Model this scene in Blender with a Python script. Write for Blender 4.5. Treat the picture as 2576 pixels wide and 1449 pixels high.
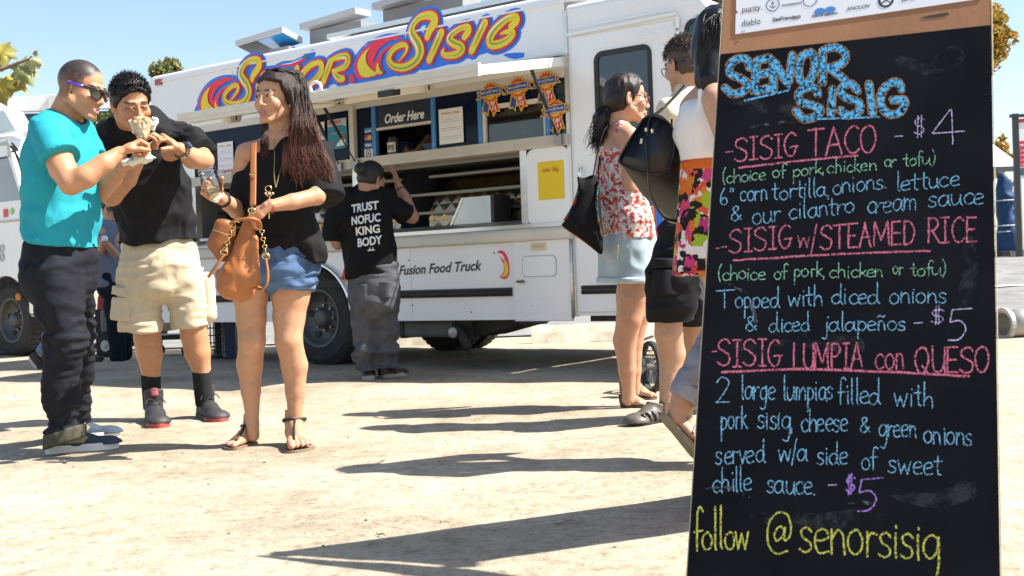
import bpy, bmesh, math, random
import numpy as np
from mathutils import Vector, Matrix
rnd = random.Random(7)
for o in list(bpy.data.objects): bpy.data.objects.remove(o)
scene = bpy.context.scene
COL = scene.collection
# ------------------------------------------------------------ camera
FPX, CAMH = 3000.0, .72                 # focal length for a 2576 px wide frame, camera height
PITCH, ROLL = math.atan(34.5/FPX), math.radians(2.0)
def _rx(a): c,s=math.cos(a),math.sin(a); return np.array([[1,0,0],[0,c,-s],[0,s,c]])
def _rz(a): c,s=math.cos(a),math.sin(a); return np.array([[c,-s,0],[s,c,0],[0,0,1]])
CR = _rx(math.pi/2-PITCH)@_rz(-ROLL)
CC = np.array([0,0,CAMH])
cam = bpy.data.objects.new('camera', bpy.data.cameras.new('camera'))
COL.objects.link(cam)
cam.data.sensor_width = 36; cam.data.lens = 36*FPX/2576
cam.data.clip_start = .05; cam.data.clip_end = 2000
m4 = Matrix([list(CR[i])+[CC[i]] for i in range(3)]+[[0,0,0,1]])
cam.matrix_world = m4
cam.data.dof.use_dof = True; cam.data.dof.focus_distance = 4.6; cam.data.dof.aperture_fstop = 9
scene.camera = cam
# ------------------------------------------------------------ light
SUN = np.array([.86,-.11,1.0]); SUN /= np.linalg.norm(SUN)
world = bpy.data.worlds.new('World'); scene.world = world; world.use_nodes = True
nt = world.node_tree; nt.nodes.clear()
sky = nt.nodes.new('ShaderNodeTexSky'); sky.sky_type = 'NISHITA'; sky.sun_disc = False
sky.sun_elevation = math.asin(SUN[2]); sky.sun_rotation = math.atan2(SUN[0], SUN[1])
sky.air_density = 1.0; sky.dust_density = .9; sky.ozone_density = .4
bg = nt.nodes.new('ShaderNodeBackground'); bg.inputs[1].default_value = .09
wo = nt.nodes.new('ShaderNodeOutputWorld')
nt.links.new(sky.outputs[0], bg.inputs[0]); nt.links.new(bg.outputs[0], wo.inputs[0])
sl = bpy.data.lights.new('sun', 'SUN'); sl.energy = 5.0; sl.angle = math.radians(.55); sl.color = (1,.955,.88)
so = bpy.data.objects.new('sun', sl); COL.objects.link(so)
so.rotation_euler = Vector(SUN).to_track_quat('Z','Y').to_euler()
vs = scene.view_settings; vs.view_transform = 'Standard'; vs.look = 'None'; vs.gamma = 1; vs.use_curve_mapping = False
vs.exposure = 1.32
# ------------------------------------------------------------ helpers
def ray(px,py): return CR@np.array([(px-1288)/FPX,-(py-724.5)/FPX,-1])
def P(px,py,Y):
    d=ray(px,py); return CC+d*(Y/d[1])
def G(px,py,z=0.):
    d=ray(px,py); return CC+d*((z-CAMH)/d[2])
def hit(px,py,o,n):
    d=ray(px,py); return CC+d*(np.dot(np.array(o)-CC,n)/np.dot(d,n))
def lin(c):
    if isinstance(c,str): c=[int(c[i:i+2],16) for i in (0,2,4)]
    return tuple(((v/255)/12.92 if v/255<=.04045 else ((v/255+.055)/1.055)**2.4) for v in c)
def nrm(v): v=np.asarray(v,float); return v/np.linalg.norm(v)
MATS = {}
def mat(name, col, rough=.6, metal=0., var=0., vs_=8., bump=0., bs=60., spec=.5, attr=False, coat=0., sheen=0., trans=0., stretch=None, emis=None, detail=6., alpha=None, sss=0.):
    """principled surface, optional colour variation and fine relief by noise"""
    if name in MATS: return MATS[name]
    m = bpy.data.materials.new(name); m.use_nodes = True; t = m.node_tree; b = t.nodes['Principled BSDF']
    col = lin(col) if isinstance(col,str) else col
    b.inputs['Base Color'].default_value = (*col,1); b.inputs['Roughness'].default_value = rough
    b.inputs['Metallic'].default_value = metal; b.inputs['Specular IOR Level'].default_value = spec
    b.inputs['Coat Weight'].default_value = coat; b.inputs['Sheen Weight'].default_value = sheen
    b.inputs['Transmission Weight'].default_value = trans
    if sss: b.inputs['Subsurface Weight'].default_value = sss; b.inputs['Subsurface Radius'].default_value=(.012,.005,.003)
    if emis: b.inputs['Emission Color'].default_value=(*col,1); b.inputs['Emission Strength'].default_value=emis
    src = None
    if attr:
        a = t.nodes.new('ShaderNodeAttribute'); a.attribute_name = 'Col'; src = a.outputs['Color']
    co = t.nodes.new('ShaderNodeTexCoord').outputs['Object']
    if stretch:
        mp = t.nodes.new('ShaderNodeMapping'); mp.inputs['Scale'].default_value = stretch
        t.links.new(co, mp.inputs[0]); co = mp.outputs[0]
    if var:
        n = t.nodes.new('ShaderNodeTexNoise'); n.inputs['Scale'].default_value = vs_; n.inputs['Detail'].default_value = detail
        t.links.new(co, n.inputs['Vector'])
        r = t.nodes.new('ShaderNodeMapRange'); r.inputs[1].default_value=.3; r.inputs[2].default_value=.7
        r.inputs[3].default_value = 1-var; r.inputs[4].default_value = 1+var
        t.links.new(n.outputs[0], r.inputs[0])
        mx = t.nodes.new('ShaderNodeMix'); mx.data_type='RGBA'; mx.blend_type='MULTIPLY'; mx.inputs[0].default_value = 1
        if src: t.links.new(src, mx.inputs[6])
        else: mx.inputs[6].default_value = (*col,1)
        t.links.new(r.outputs[0], mx.inputs[7]); src = mx.outputs[2]
    if src: t.links.new(src, b.inputs['Base Color'])
    if bump:
        n2 = t.nodes.new('ShaderNodeTexNoise'); n2.inputs['Scale'].default_value = bs; n2.inputs['Detail'].default_value = 5
        t.links.new(co, n2.inputs['Vector'])
        bp = t.nodes.new('ShaderNodeBump'); bp.inputs['Strength'].default_value = bump; bp.inputs['Distance'].default_value = .01
        t.links.new(n2.outputs[0], bp.inputs['Height']); t.links.new(bp.outputs[0], b.inputs['Normal'])
    MATS[name] = m
    return m
WM = {}                                   # world matrix of every root (numpy 4x4)
class MB:
    def __init__(s): s.v=[]; s.f=[]; s.m=[]; s.n=0
    def add(s, v, f, mi=0):
        s.v.append(np.asarray(v,float).reshape(-1,3)); s.f += [tuple(i+s.n for i in q) for q in f]; s.m += [mi]*len(f); s.n += len(s.v[-1]); return s
    def box(s, lo, hi, mi=0, bev=0):
        (a,b,c),(d,e,g)=lo,hi
        v=[(a,b,c),(d,b,c),(d,e,c),(a,e,c),(a,b,g),(d,b,g),(d,e,g),(a,e,g)]
        return s.add(v,[(0,3,2,1),(4,5,6,7),(0,1,5,4),(1,2,6,5),(2,3,7,6),(3,0,4,7)],mi)
    def hexa(s, v8, mi=0): return s.add(v8,[(0,3,2,1),(4,5,6,7),(0,1,5,4),(1,2,6,5),(2,3,7,6),(3,0,4,7)],mi)
    def poly(s, pts, mi=0): return s.add(pts,[tuple(range(len(pts)))],mi)
    def prism(s, pts, vec, mi=0):
        pts=np.asarray(pts,float); n=len(pts); v=np.vstack([pts,pts+np.asarray(vec)])
        f=[tuple(range(n))[::-1],tuple(range(n,2*n))]+[(i,(i+1)%n,n+(i+1)%n,n+i) for i in range(n)]
        return s.add(v,f,mi)
    def tube(s, path, r, n=8, mi=0, cap=True, flat=1., up=None):
        path=np.asarray(path,float); k=len(path); r=np.broadcast_to(np.asarray(r,float),(k,))
        tg=np.gradient(path,axis=0); tg/=np.linalg.norm(tg,axis=1)[:,None]+1e-12
        u=np.array(up,float) if up is not None else (np.array([0,0,1.]) if abs(tg[0][2])<.9 else np.array([1.,0,0]))
        V=[]
        for i in range(k):
            a=np.cross(tg[i],u); a/=np.linalg.norm(a)+1e-12; b=np.cross(a,tg[i])
            if up is None: u=b
            for j in range(n):
                t=2*math.pi*j/n; V.append(path[i]+r[i]*(a*math.cos(t)+b*math.sin(t)*flat))
        F=[(i*n+j,i*n+(j+1)%n,(i+1)*n+(j+1)%n,(i+1)*n+j) for i in range(k-1) for j in range(n)]
        if cap: F+= [tuple(range(n))[::-1], tuple(range((k-1)*n,k*n))]
        return s.add(V,F,mi)
    def lathe(s, prof, o=(0,0,0), ax=(0,0,1), n=24, mi=0, cap=False):
        o=np.array(o,float); ax=nrm(ax); a=nrm(np.cross(ax,(0,0,1) if abs(ax[2])<.9 else (1,0,0))); b=np.cross(ax,a)
        V=[o+ax*h+r*(a*math.cos(2*math.pi*j/n)+b*math.sin(2*math.pi*j/n)) for r,h in prof for j in range(n)]
        k=len(prof); F=[(i*n+j,i*n+(j+1)%n,(i+1)*n+(j+1)%n,(i+1)*n+j) for i in range(k-1) for j in range(n)]
        if cap: F+=[tuple(range(n))[::-1],tuple(range((k-1)*n,k*n))]
        return s.add(V,F,mi)
    def verts(s): return np.vstack(s.v) if s.v else np.zeros((0,3))
def empty(name, loc, M=None):
    o=bpy.data.objects.new(name,None); COL.objects.link(o); o.empty_display_size=.1
    W=np.eye(4)
    if M is not None: W[:3,:3]=M
    W[:3,3]=loc; o.matrix_world=Matrix(W.tolist()); WM[o]=W
    return o
def tag(o, label, cat=None, group=None, kind=None):
    if label: o['label']=label
    if cat: o['category']=cat
    if group: o['group']=group
    if kind: o['kind']=kind
    return o
def obj(name, mb, mats, parent=None, smooth=False, local=False, cols=None, origin=None, auto=None):
    """link one mesh; vertices are world coordinates unless local"""
    V=mb.verts() if isinstance(mb,MB) else np.asarray(mb[0],float); F=mb.f if isinstance(mb,MB) else mb[1]
    W=WM.get(parent, np.eye(4))
    if parent is None and origin is not None:
        W=np.eye(4); W[:3,3]=origin
    if not local or parent is None:
        Wi=np.linalg.inv(W); V=V@Wi[:3,:3].T+Wi[:3,3]
    me=bpy.data.meshes.new(name)
    if isinstance(F,np.ndarray):
        me.vertices.add(len(V)); me.vertices.foreach_set('co',V.astype(np.float32).ravel())
        k=F.shape[1]; me.loops.add(F.size); me.loops.foreach_set('vertex_index',F.astype(np.int32).ravel())
        me.polygons.add(len(F)); me.polygons.foreach_set('loop_start',np.arange(0,F.size,k,dtype=np.int32))
        try: me.polygons.foreach_set('loop_total',np.full(len(F),k,np.int32))
        except Exception: pass
        me.update(calc_edges=True); me.validate()
    else: me.from_pydata(V.tolist(),[],F)
    for m in (mats if isinstance(mats,(list,tuple)) else [mats]): me.materials.append(m)
    if isinstance(mb,MB) and any(mb.m): me.polygons.foreach_set('material_index',mb.m)
    if cols is not None:
        a=me.color_attributes.new('Col','FLOAT_COLOR','POINT')
        a.data.foreach_set('color',np.hstack([cols,np.ones((len(cols),1))]).astype(np.float32).ravel())
    if smooth: me.polygons.foreach_set('use_smooth',[True]*len(me.polygons))
    me.update()
    o=bpy.data.objects.new(name,me); COL.objects.link(o)
    if auto is not None:
        md=o.modifiers.new('bevel','BEVEL'); md.width=auto; md.segments=2; md.limit_method='ANGLE'; md.angle_limit=math.radians(40)
    if parent is not None: o.parent=parent; WM[o]=W
    else: o.matrix_world=Matrix(W.tolist()); WM[o]=W
    return o
def spline(pts, n=8, closed=False):
    """Catmull-Rom through the rows of pts (any number of columns)"""
    p=np.asarray(pts,float); k=len(p)
    if k<3 and not closed:
        t=np.linspace(0,1,n*2)[:,None]; return p[0]*(1-t)+p[-1]*t
    g=(lambda i:p[i%k]) if closed else (lambda i:p[min(max(i,0),k-1)])
    out=[]
    for i in range(k if closed else k-1):
        a,b,c,d=g(i-1),g(i),g(i+1),g(i+2)
        for t in np.linspace(0,1,n,endpoint=False):
            out.append(.5*((2*b)+(-a+c)*t+(2*a-5*b+4*c-d)*t*t+(-a+3*b-3*c+d)*t**3))
    if not closed: out.append(p[-1])
    return np.array(out)
def ribbon(mb, path, w, fmap, off, step=2e-5, mi=0, cap=True):
    """flat stroke of varying width along a 2-D path; fmap(x,y,off)->3-D; each step lies a hair above the last"""
    path=np.asarray(path,float)
    keep=[0]
    for i in range(1,len(path)):
        if np.linalg.norm(path[i]-path[keep[-1]])>1e-6: keep.append(i)
    w=np.broadcast_to(np.asarray(w,float),(len(path),))[keep]; path=path[keep]; k=len(path)
    if k<2: return
    tg=np.gradient(path,axis=0); tg/=np.linalg.norm(tg,axis=1)[:,None]+1e-12
    nn=np.stack([-tg[:,1],tg[:,0]],1)
    L=path+nn*w[:,None]/2; R=path-nn*w[:,None]/2
    V=[];F=[]
    for i in range(k): V+= [fmap(*L[i],off+i*step),fmap(*R[i],off+i*step)]
    F=[(2*i,2*i+1,2*i+3,2*i+2) for i in range(k-1)]
    if cap:
        for e,sg in ((0,-1),(k-1,1)):
            ids=[2*e]; 
            for a in np.linspace(0,math.pi,7)[1:-1]:
                q=path[e]+w[e]/2*(nn[e]*math.cos(a)+sg*tg[e]*math.sin(a)); ids.append(len(V)); V.append(fmap(*q,off+e*step))
            ids.append(2*e+1); F.append(tuple(ids))
    mb.add(V,F,mi)
_tc={}
def text2d(s, shear=0., bold=0., space=1.):
    """letters of the built-in font as a flat mesh, scaled to height 1 = capital letters"""
    key=(s,shear,bold,space)
    if key not in _tc:
        c=bpy.data.curves.new('text','FONT'); c.body=s; c.size=1; c.shear=shear; c.offset=bold; c.space_character=space; c.resolution_u=3
        o=bpy.data.objects.new('text',c); me=bpy.data.meshes.new_from_object(o)
        v=np.array([x.co[:2] for x in me.vertices]); f=[tuple(p.vertices) for p in me.polygons]
        bpy.data.objects.remove(o); bpy.data.meshes.remove(me); bpy.data.curves.remove(c)
        _tc[key]=(v/.73,f)
    return _tc[key]
def put_text(mb, s, fmap, x0, y0, w, h, off, shear=0., bold=0., mi=0, slope=0., space=1.):
    """text with its baseline start at x0,y0, fitted to width w and capital height h"""
    v,f=text2d(s,shear,bold,space)
    if not len(v): return
    a=v[:,0].min(); b=v[:,0].max(); x=x0+(v[:,0]-a)/(b-a)*w; y=y0+v[:,1]*h+slope*(x-x0)
    mb.add([fmap(p,q,off) for p,q in zip(x,y)],f,mi)
# ============================================================ the setting
def vnoise(p, seed=0):
    """value noise on numpy points, range about -1..1"""
    p=np.asarray(p,float); i=np.floor(p).astype(np.int64); f=p-i; f=f*f*(3-2*f)
    def h(x,y,z):
        n=(x*374761393+y*668265263+z*2147483647+seed*974634777)&0x7fffffff
        n=((n^(n>>13))*1274126177)&0x7fffffff
        return ((n^(n>>16))&0xffff)/32767.5-1
    r=0
    for a in (0,1):
        for b in (0,1):
            for c in (0,1):
                r=r+h(i[:,0]+a,i[:,1]+b,i[:,2]+c)*(f[:,0] if a else 1-f[:,0])*(f[:,1] if b else 1-f[:,1])*(f[:,2] if c else 1-f[:,2])
    return r
def dirt_material():
    m=bpy.data.materials.new('packed_dirt'); m.use_nodes=True; t=m.node_tree; b=t.nodes['Principled BSDF']; b.inputs['Roughness'].default_value=.95; b.inputs['Specular IOR Level'].default_value=.15
    N=t.nodes.new; L=t.links.new; co=N('ShaderNodeTexCoord').outputs['Object']
    def noise(s,d,r=.55):
        n=N('ShaderNodeTexNoise'); n.inputs['Scale'].default_value=s; n.inputs['Detail'].default_value=d; n.inputs['Roughness'].default_value=r; L(co,n.inputs['Vector']); return n.outputs[0]
    def ramp(src,stops):
        r=N('ShaderNodeValToRGB'); e=r.color_ramp.elements
        while len(e)<len(stops): e.new(.5)
        for q,(p,c) in zip(e,stops): q.position=p; q.color=(*c,1)
        L(src,r.inputs[0]); return r.outputs[0]
    def mix(a,b_,f,mode='MULTIPLY'):
        x=N('ShaderNodeMix'); x.data_type='RGBA'; x.blend_type=mode
        if isinstance(f,float): x.inputs[0].default_value=f
        else: L(f,x.inputs[0])
        L(a,x.inputs[6]); L(b_,x.inputs[7]); return x.outputs[2]
    base=ramp(noise(.9,8),[(.3,(.27,.222,.16)),(.5,(.38,.322,.24)),(.7,(.47,.41,.32))])
    med=ramp(noise(9,7,.65),[(.36,(.80,.785,.76)),(.52,(1,1,1)),(.7,(1.1,1.1,1.08))]); base=mix(base,med,1.)
    fine=ramp(noise(26,8,.7),[(.32,(.60,.585,.56)),(.47,(1,1,1)),(.7,(1.12,1.11,1.08))])
    c=mix(base,fine,1.)
    grit=ramp(noise(150,3,.6),[(.32,(.42,.40,.37)),(.43,(1,1,1)),(.9,(1.12,1.1,1.08))])
    c=mix(c,grit,.8)
    v=N('ShaderNodeTexVoronoi'); v.inputs['Scale'].default_value=55; L(co,v.inputs['Vector'])
    peb=ramp(v.outputs['Distance'],[(.0,(.25,.23,.21)),(.10,(.55,.52,.48)),(.16,(1,1,1))])
    msk=ramp(noise(3.5,4),[(.52,(0,0,0)),(.62,(1,1,1))])
    c=mix(c,peb,msk); L(c,b.inputs['Base Color'])
    bp=N('ShaderNodeBump'); bp.inputs['Strength'].default_value=.65; bp.inputs['Distance'].default_value=.013
    ad=N('ShaderNodeMath'); ad.operation='ADD'; L(noise(42,7,.65),ad.inputs[0]); L(noise(7,5),ad.inputs[1]); L(ad.outputs[0],bp.inputs['Height']); L(bp.outputs[0],b.inputs['Normal'])
    return m
def rise(x,y):
    """the lot climbs gently towards the far right"""
    s=lambda t: np.clip(t,0,1)**2*(3-2*np.clip(t,0,1))
    return .70*s((y-12.5)/11.)*s((x-3.2)/4.)
def sheet(x0,x1,y0,y1,dz,nx,ny):
    X,Y=np.meshgrid(np.linspace(x0,x1,nx),np.linspace(y0,y1,ny)); Z=rise(X,Y)+dz
    V=np.stack([X,Y,Z],-1).reshape(-1,3); idx=np.arange(nx*ny).reshape(ny,nx)
    F=np.stack([idx[:-1,:-1],idx[:-1,1:],idx[1:,1:],idx[1:,:-1]],-1).reshape(-1,4)
    return V,F
DIRT=dirt_material()
ASPH=mat('asphalt',(.19,.185,.175),.9,var=.25,vs_=3,bump=.4,bs=90)
xs=np.concatenate([[-900,-300,-90,-40],np.linspace(-20,-6,20),np.linspace(-5.9,5.9,150),np.linspace(6,20,24),[40,90,300,900]])
ys=np.concatenate([[-60,-15,-4],np.linspace(-1,1.8,6),np.linspace(2,9.5,130),np.linspace(9.6,30,60),[40,60,100,300,1200]])
X,Y=np.meshgrid(xs,ys); pts=np.stack([X.ravel(),Y.ravel(),0*X.ravel()],1)
Z=rise(X,Y).ravel()+.006*vnoise(pts*1.7,1)+.0035*vnoise(pts*6,2)
Z[(np.abs(pts[:,0])>8)|(pts[:,1]>16)]-=.0
V=np.stack([pts[:,0],pts[:,1],Z],1); ny,nx=X.shape; idx=np.arange(nx*ny).reshape(ny,nx)
F=np.stack([idx[:-1,:-1],idx[:-1,1:],idx[1:,1:],idx[1:,:-1]],-1).reshape(-1,4)
ground=obj('ground',(V,F),DIRT,smooth=True); tag(ground,None,kind='structure')
road=obj('road',sheet(-60,60,13.6,28,.02,90,30),ASPH,smooth=True); tag(road,None,kind='structure')
CONC=mat('concrete',(.5,.47,.42),.9,var=.16,vs_=5,bump=.35,bs=35)
kb=MB()
for i in range(40):
    a,b=2+i*1.0,2+(i+1)*1.0-.006
    za,zb=float(rise(a,25.)),float(rise(b,25.))
    kb.hexa([(a,24.9,za-.1),(b,24.9,zb-.1),(b,25.2,zb-.1),(a,25.2,za-.1),(a,24.9,za+.16),(b,24.9,zb+.16),(b,25.2,zb+.16),(a,25.2,za+.16)])
tag(obj('kerb',kb,mat('grey_kerb',(.22,.21,.2),.9,var=.15,vs_=4)),None,kind='structure')
pv=sheet(-60,60,25.2,60,.14,60,20); tag(obj('pavement',pv,mat('pavement_concrete',(.42,.4,.37),.9,var=.12,vs_=2),smooth=True),None,kind='structure')
# painted line on the lot
pl=MB(); 
for k in range(30):
    a=4+k*.3; pl.poly([(a,17.2,float(rise(a,17.2))+.03),(a+.3,17.2,float(rise(a+.3,17.2))+.03),(a+.3,17.32,float(rise(a+.3,17.32))+.03),(a,17.32,float(rise(a,17.32))+.03)])
tag(obj('parking_line',pl,mat('road_paint',(.75,.74,.7),.8,var=.2,vs_=20)),None,kind='structure')
# small stones and grit scattered on the dirt: real pebbles
rg=np.random.default_rng(3); pb=MB()
ico=bmesh.new(); bmesh.ops.create_icosphere(ico,subdivisions=1,radius=1); iv=np.array([v.co[:] for v in ico.verts]); ifc=[tuple(v.index for v in f.verts) for f in ico.faces]; ico.free()
for k in range(900):
    yy=2.2+7.5*rg.random()**1.3; xx=(rg.random()-.5)*yy*1.0; r=.0018+.004*rg.random()**7
    pb.add(iv*np.array([r*(.8+.6*rg.random()),r*(.8+.6*rg.random()),r*.6])*(1+.18*rg.standard_normal((len(iv),1)))+(xx,yy,r*.25),ifc)
tag(obj('pebbles',pb,mat('pebble',(.26,.23,.19),.9,var=.3,vs_=3),smooth=True),'small dark pebbles and grit scattered over the pale dirt',kind='stuff')
# a few dry twigs lying on the dirt
def twig(px,py,L,a,label):
    c=G(px,py); pts=[]
    for t in np.linspace(-.5,.5,7): pts.append(c+np.array([math.cos(a)*t*L,math.sin(a)*t*L,.004+.003*math.sin(t*7)]))
    mb=MB(); mb.tube(pts,[.001,.002,.0022,.0022,.002,.0018,.0008],5)
    return tag(obj('twig',mb,mat('dry_twig',(.23,.15,.08),.9),origin=tuple(c)),label,'twig','dry twigs on the dirt')
twig(805,1217,.09,.15,'dry curved twig on the dirt below the woman\'s sandals')
twig(1420,1316,.07,.5,'short dry twig near the tip of the menu board shadow')
twig(958,1347,.05,-.9,'tiny dry twig left of the menu board shadow tip')
# ------------------------------------------------------------ trees and bushes
def leaf_material(name,c1,c2,c3):
    m=bpy.data.materials.new(name); m.use_nodes=True; t=m.node_tree; b=t.nodes['Principled BSDF']; b.inputs['Roughness'].default_value=.55
    oi=t.nodes.new('ShaderNodeAttribute'); oi.attribute_name='Col'
    r=t.nodes.new('ShaderNodeValToRGB'); e=r.color_ramp.elements; e.new(.5)
    for q,(p,c) in zip(e,((0,c1),(.5,c2),(1,c3))): q.position=p; q.color=(*c,1)
    t.links.new(oi.outputs['Fac'],r.inputs[0]); t.links.new(r.outputs[0],b.inputs['Base Color'])
    tr=t.nodes.new('ShaderNodeBsdfTranslucent'); t.links.new(r.outputs[0],tr.inputs[0])
    mx=t.nodes.new('ShaderNodeMixShader'); mx.inputs[0].default_value=.3; o=t.nodes['Material Output']
    t.links.new(b.outputs[0],mx.inputs[1]); t.links.new(tr.outputs[0],mx.inputs[2]); t.links.new(mx.outputs[0],o.inputs[0])
    return m
AUT=leaf_material('autumn_leaves',(.14,.15,.02),(.34,.24,.03),(.46,.18,.03))
GRN=leaf_material('green_leaves',(.05,.09,.018),(.12,.15,.03),(.26,.2,.05))
BARK=mat('bark',(.16,.12,.09),.95,var=.3,vs_=12,bump=.6,bs=30)
def foliage(centres, n, ls, seed):
    """leaf faces spread through several overlapping lobes"""
    rg=np.random.default_rng(seed); V=[];F=[];C=[]
    cs=np.array([c[0] for c in centres],float); rs=np.array([c[1] for c in centres],float); w=rs.prod(1) if rs.ndim>1 else rs**3
    pick=rg.choice(len(cs),n,p=w/w.sum())
    d=rg.standard_normal((n,3)); d/=np.linalg.norm(d,axis=1)[:,None]; rad=rg.random(n)**.45
    rr=rs[pick] if rs.ndim>1 else rs[pick][:,None]
    c=cs[pick]+d*rad[:,None]*rr
    c=c[vnoise(c*2.6/np.mean(rs)*.6,seed)>-.28]; n=len(c)
    a=rg.standard_normal((n,3)); a/=np.linalg.norm(a,axis=1)[:,None]; b=np.cross(a,rg.standard_normal((n,3))); b/=np.linalg.norm(b,axis=1)[:,None]
    s=ls*(.6+.8*rg.random(n))[:,None]
    cc=np.cross(a,b)
    V=np.stack([c-a*s,c+b*s*.42+cc*s*.12,c+a*s,c-b*s*.42+cc*s*.12],1).reshape(-1,3); F=np.arange(4*n).reshape(-1,4)
    col=np.repeat(np.clip(.45+.3*vnoise(c*1.3,seed+5)+.28*rg.standard_normal(n),0,1),4)
    return V,F,np.stack([col]*3,1)
def tree(name,label,base,h,lobes,n,ls,m,seed,group='trees around the lot',tr=.12):
    r=empty(name,base); tag(r,label,'tree' if 'tree' in name else 'bush',group)
    base=np.array(base,float); top=np.mean([l[0] for l in lobes],0)
    mb=MB(); mb.tube(spline([base-(0,0,.05),base*.7+top*.3+(.05,0,0),top]),np.linspace(tr,tr*.3,17),8)
    for l in lobes:
        p=base*.45+top*.55; mb.tube(spline([p,(p+np.array(l[0]))/2+(0,0,.1),l[0]],5),np.linspace(tr*.4,tr*.08,11),5)
    obj('trunk',mb,BARK,r,smooth=True)
    V,F,C=foliage(lobes,n,ls,seed); obj('crown',(V,F),m,r,cols=C)
    return r
def lobes_px(spec,Y):
    return [(P(px,py,Y+dy),r*Y/FPX) for px,py,r,dy in spec]
tree('street_tree','small green and yellow tree top peeking above the food truck\'s rear roof corner',(-7.2,24.,0),6,lobes_px([(402,178,26,0),(432,170,26,.2),(418,205,34,0),(440,225,30,.3),(405,240,30,.2)],24.),2300,.07,GRN,11)
tree('street_tree','leafy tree showing behind the cab roof of the food truck',(1.6,22.,0),7,lobes_px([(1465,-60,60,0),(1505,-40,45,.4),(1420,-70,60,.3),(1540,-75,60,0)],22.),2600,.08,GRN,12)
tree('street_tree','tree crown between the truck windscreen and the menu board',(3.9,22.,0),6,lobes_px([(1800,-10,44,0),(1840,20,50,.3),(1880,-30,60,.2)],22.),2000,.08,GRN,13)
tree('street_tree','orange and yellow autumn tree beside the menu board\'s right edge',(5.2,15.,float(rise(5.2,15.))),5,lobes_px([(2500,70,40,0),(2530,95,30,.2),(2505,125,34,.1),(2470,60,60,.3),(2498,165,20,0)],15.),2600,.05,AUT,14)
tree('street_tree','far yellow green tree low behind the menu board\'s right edge',(11.6,32.,.7),5,lobes_px([(2515,375,22,0),(2535,405,20,.3),(2500,420,30,.2),(2520,345,12,.2)],32.),1200,.1,AUT,15)
tree('hedge_bush','rounded green yellow bush behind the two men eating',(-7.6,22.5,0),3,lobes_px([(215,330,26,0),(250,315,30,.2),(285,300,24,.1),(240,350,36,.3),(290,335,34,.2),(200,360,34,.4),(270,380,50,.3)],22.5),5200,.05,GRN,16,'bushes behind the trucks')
# foreground plane branch with big lobed leaves, upper left
LEAFM=bpy.data.materials.new('plane_leaf'); LEAFM.use_nodes=True
def _lm():
    t=LEAFM.node_tree; b=t.nodes['Principled BSDF']; b.inputs['Roughness'].default_value=.5
    a=t.nodes.new('ShaderNodeAttribute'); a.attribute_name='Col'
    n=t.nodes.new('ShaderNodeTexNoise'); n.inputs['Scale'].default_value=60
    r=t.nodes.new('ShaderNodeMapRange'); r.inputs[3].default_value=.65; r.inputs[4].default_value=1.3; t.links.new(n.outputs[0],r.inputs[0])
    mx=t.nodes.new('ShaderNodeMix'); mx.data_type='RGBA'; mx.blend_type='MULTIPLY'; mx.inputs[0].default_value=1
    t.links.new(a.outputs['Color'],mx.inputs[6]); t.links.new(r.outputs[0],mx.inputs[7]); t.links.new(mx.outputs[2],b.inputs['Base Color'])
    tr=t.nodes.new('ShaderNodeBsdfTranslucent'); t.links.new(mx.outputs[2],tr.inputs[0])
    ms=t.nodes.new('ShaderNodeMixShader'); ms.inputs[0].default_value=.35
    t.links.new(b.outputs[0],ms.inputs[1]); t.links.new(tr.outputs[0],ms.inputs[2]); t.links.new(ms.outputs[0],t.nodes['Material Output'].inputs[0])
_lm()
LOBE=[(0,-.5),(.14,-.42),(.45,-.46),(.36,-.26),(.62,-.12),(.42,-.02),(.5,.22),(.26,.16),(.16,.34),(.0,.56),(-.16,.34),(-.26,.16),(-.5,.22),(-.42,-.02),(-.62,-.12),(-.36,-.26),(-.45,-.46),(-.14,-.42)]
def big_leaf(parent,c,ax,side,size,curl,c1,c2):
    c=np.array(c); ax=nrm(ax); side=nrm(np.array(side)-np.dot(side,ax)*ax); n=np.cross(ax,side)
    V=[c+n*size*curl*.12]; col=[c1]
    for k,(f) in enumerate((.5,1.)):
        for x,y in LOBE:
            w=rnd.uniform(.94,1.06)
            V.append(c+size*(side*x*f*w+ax*y*f*w)-n*size*curl*(1.5*abs(x*f)**1.5+.6*max(0,-y*f)**2)+n*size*.10*math.sin(9*x*f+7*y*f)*f+n*size*.05*rnd.uniform(-1,1)*f)
            col.append(np.array(c1)*(1-f*.6)+np.array(c2)*f*.6)
    k=len(LOBE); F=[(0,1+i,1+(i+1)%k) for i in range(k)]+[(1+i,1+k+i,1+k+(i+1)%k,1+(i+1)%k) for i in range(k)]
    return obj('leaf',(V,F),LEAFM,parent,smooth=True,cols=np.array(col,float))
Yb=6.3
br=empty('plane_tree',(-4.5,6.8,0)); tag(br,'plane tree branch with large yellow green lobed leaves at upper left edge','tree')
tb=MB()
tb.tube(spline([(-4.5,6.8,-.05),(-4.45,6.7,1.0),(-4.3,6.6,1.9),(-4.1,6.5,2.5)]),np.linspace(.1,.05,25),9)
tb.tube(spline([np.array((-4.2,6.55,2.2)),P(-160,250,6.45),P(-40,190,Yb),P(20,168,Yb),P(60,153,Yb),P(76,146,Yb)]),np.linspace(.02,.0035,41),6)
tb.tube(spline([P(-60,215,6.4),P(0,205,Yb),P(30,212,Yb),P(60,222,Yb)]),np.linspace(.008,.002,25),5)
tb.tube(spline([P(26,166,Yb),P(38,170,Yb),P(46,180,Yb)]),.0025,5)
obj('branch',tb,BARK,br,smooth=True)
ye=(.36,.29,.03); go=(.44,.31,.03); gr=(.21,.24,.08); pa=(.5,.5,.3)
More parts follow.
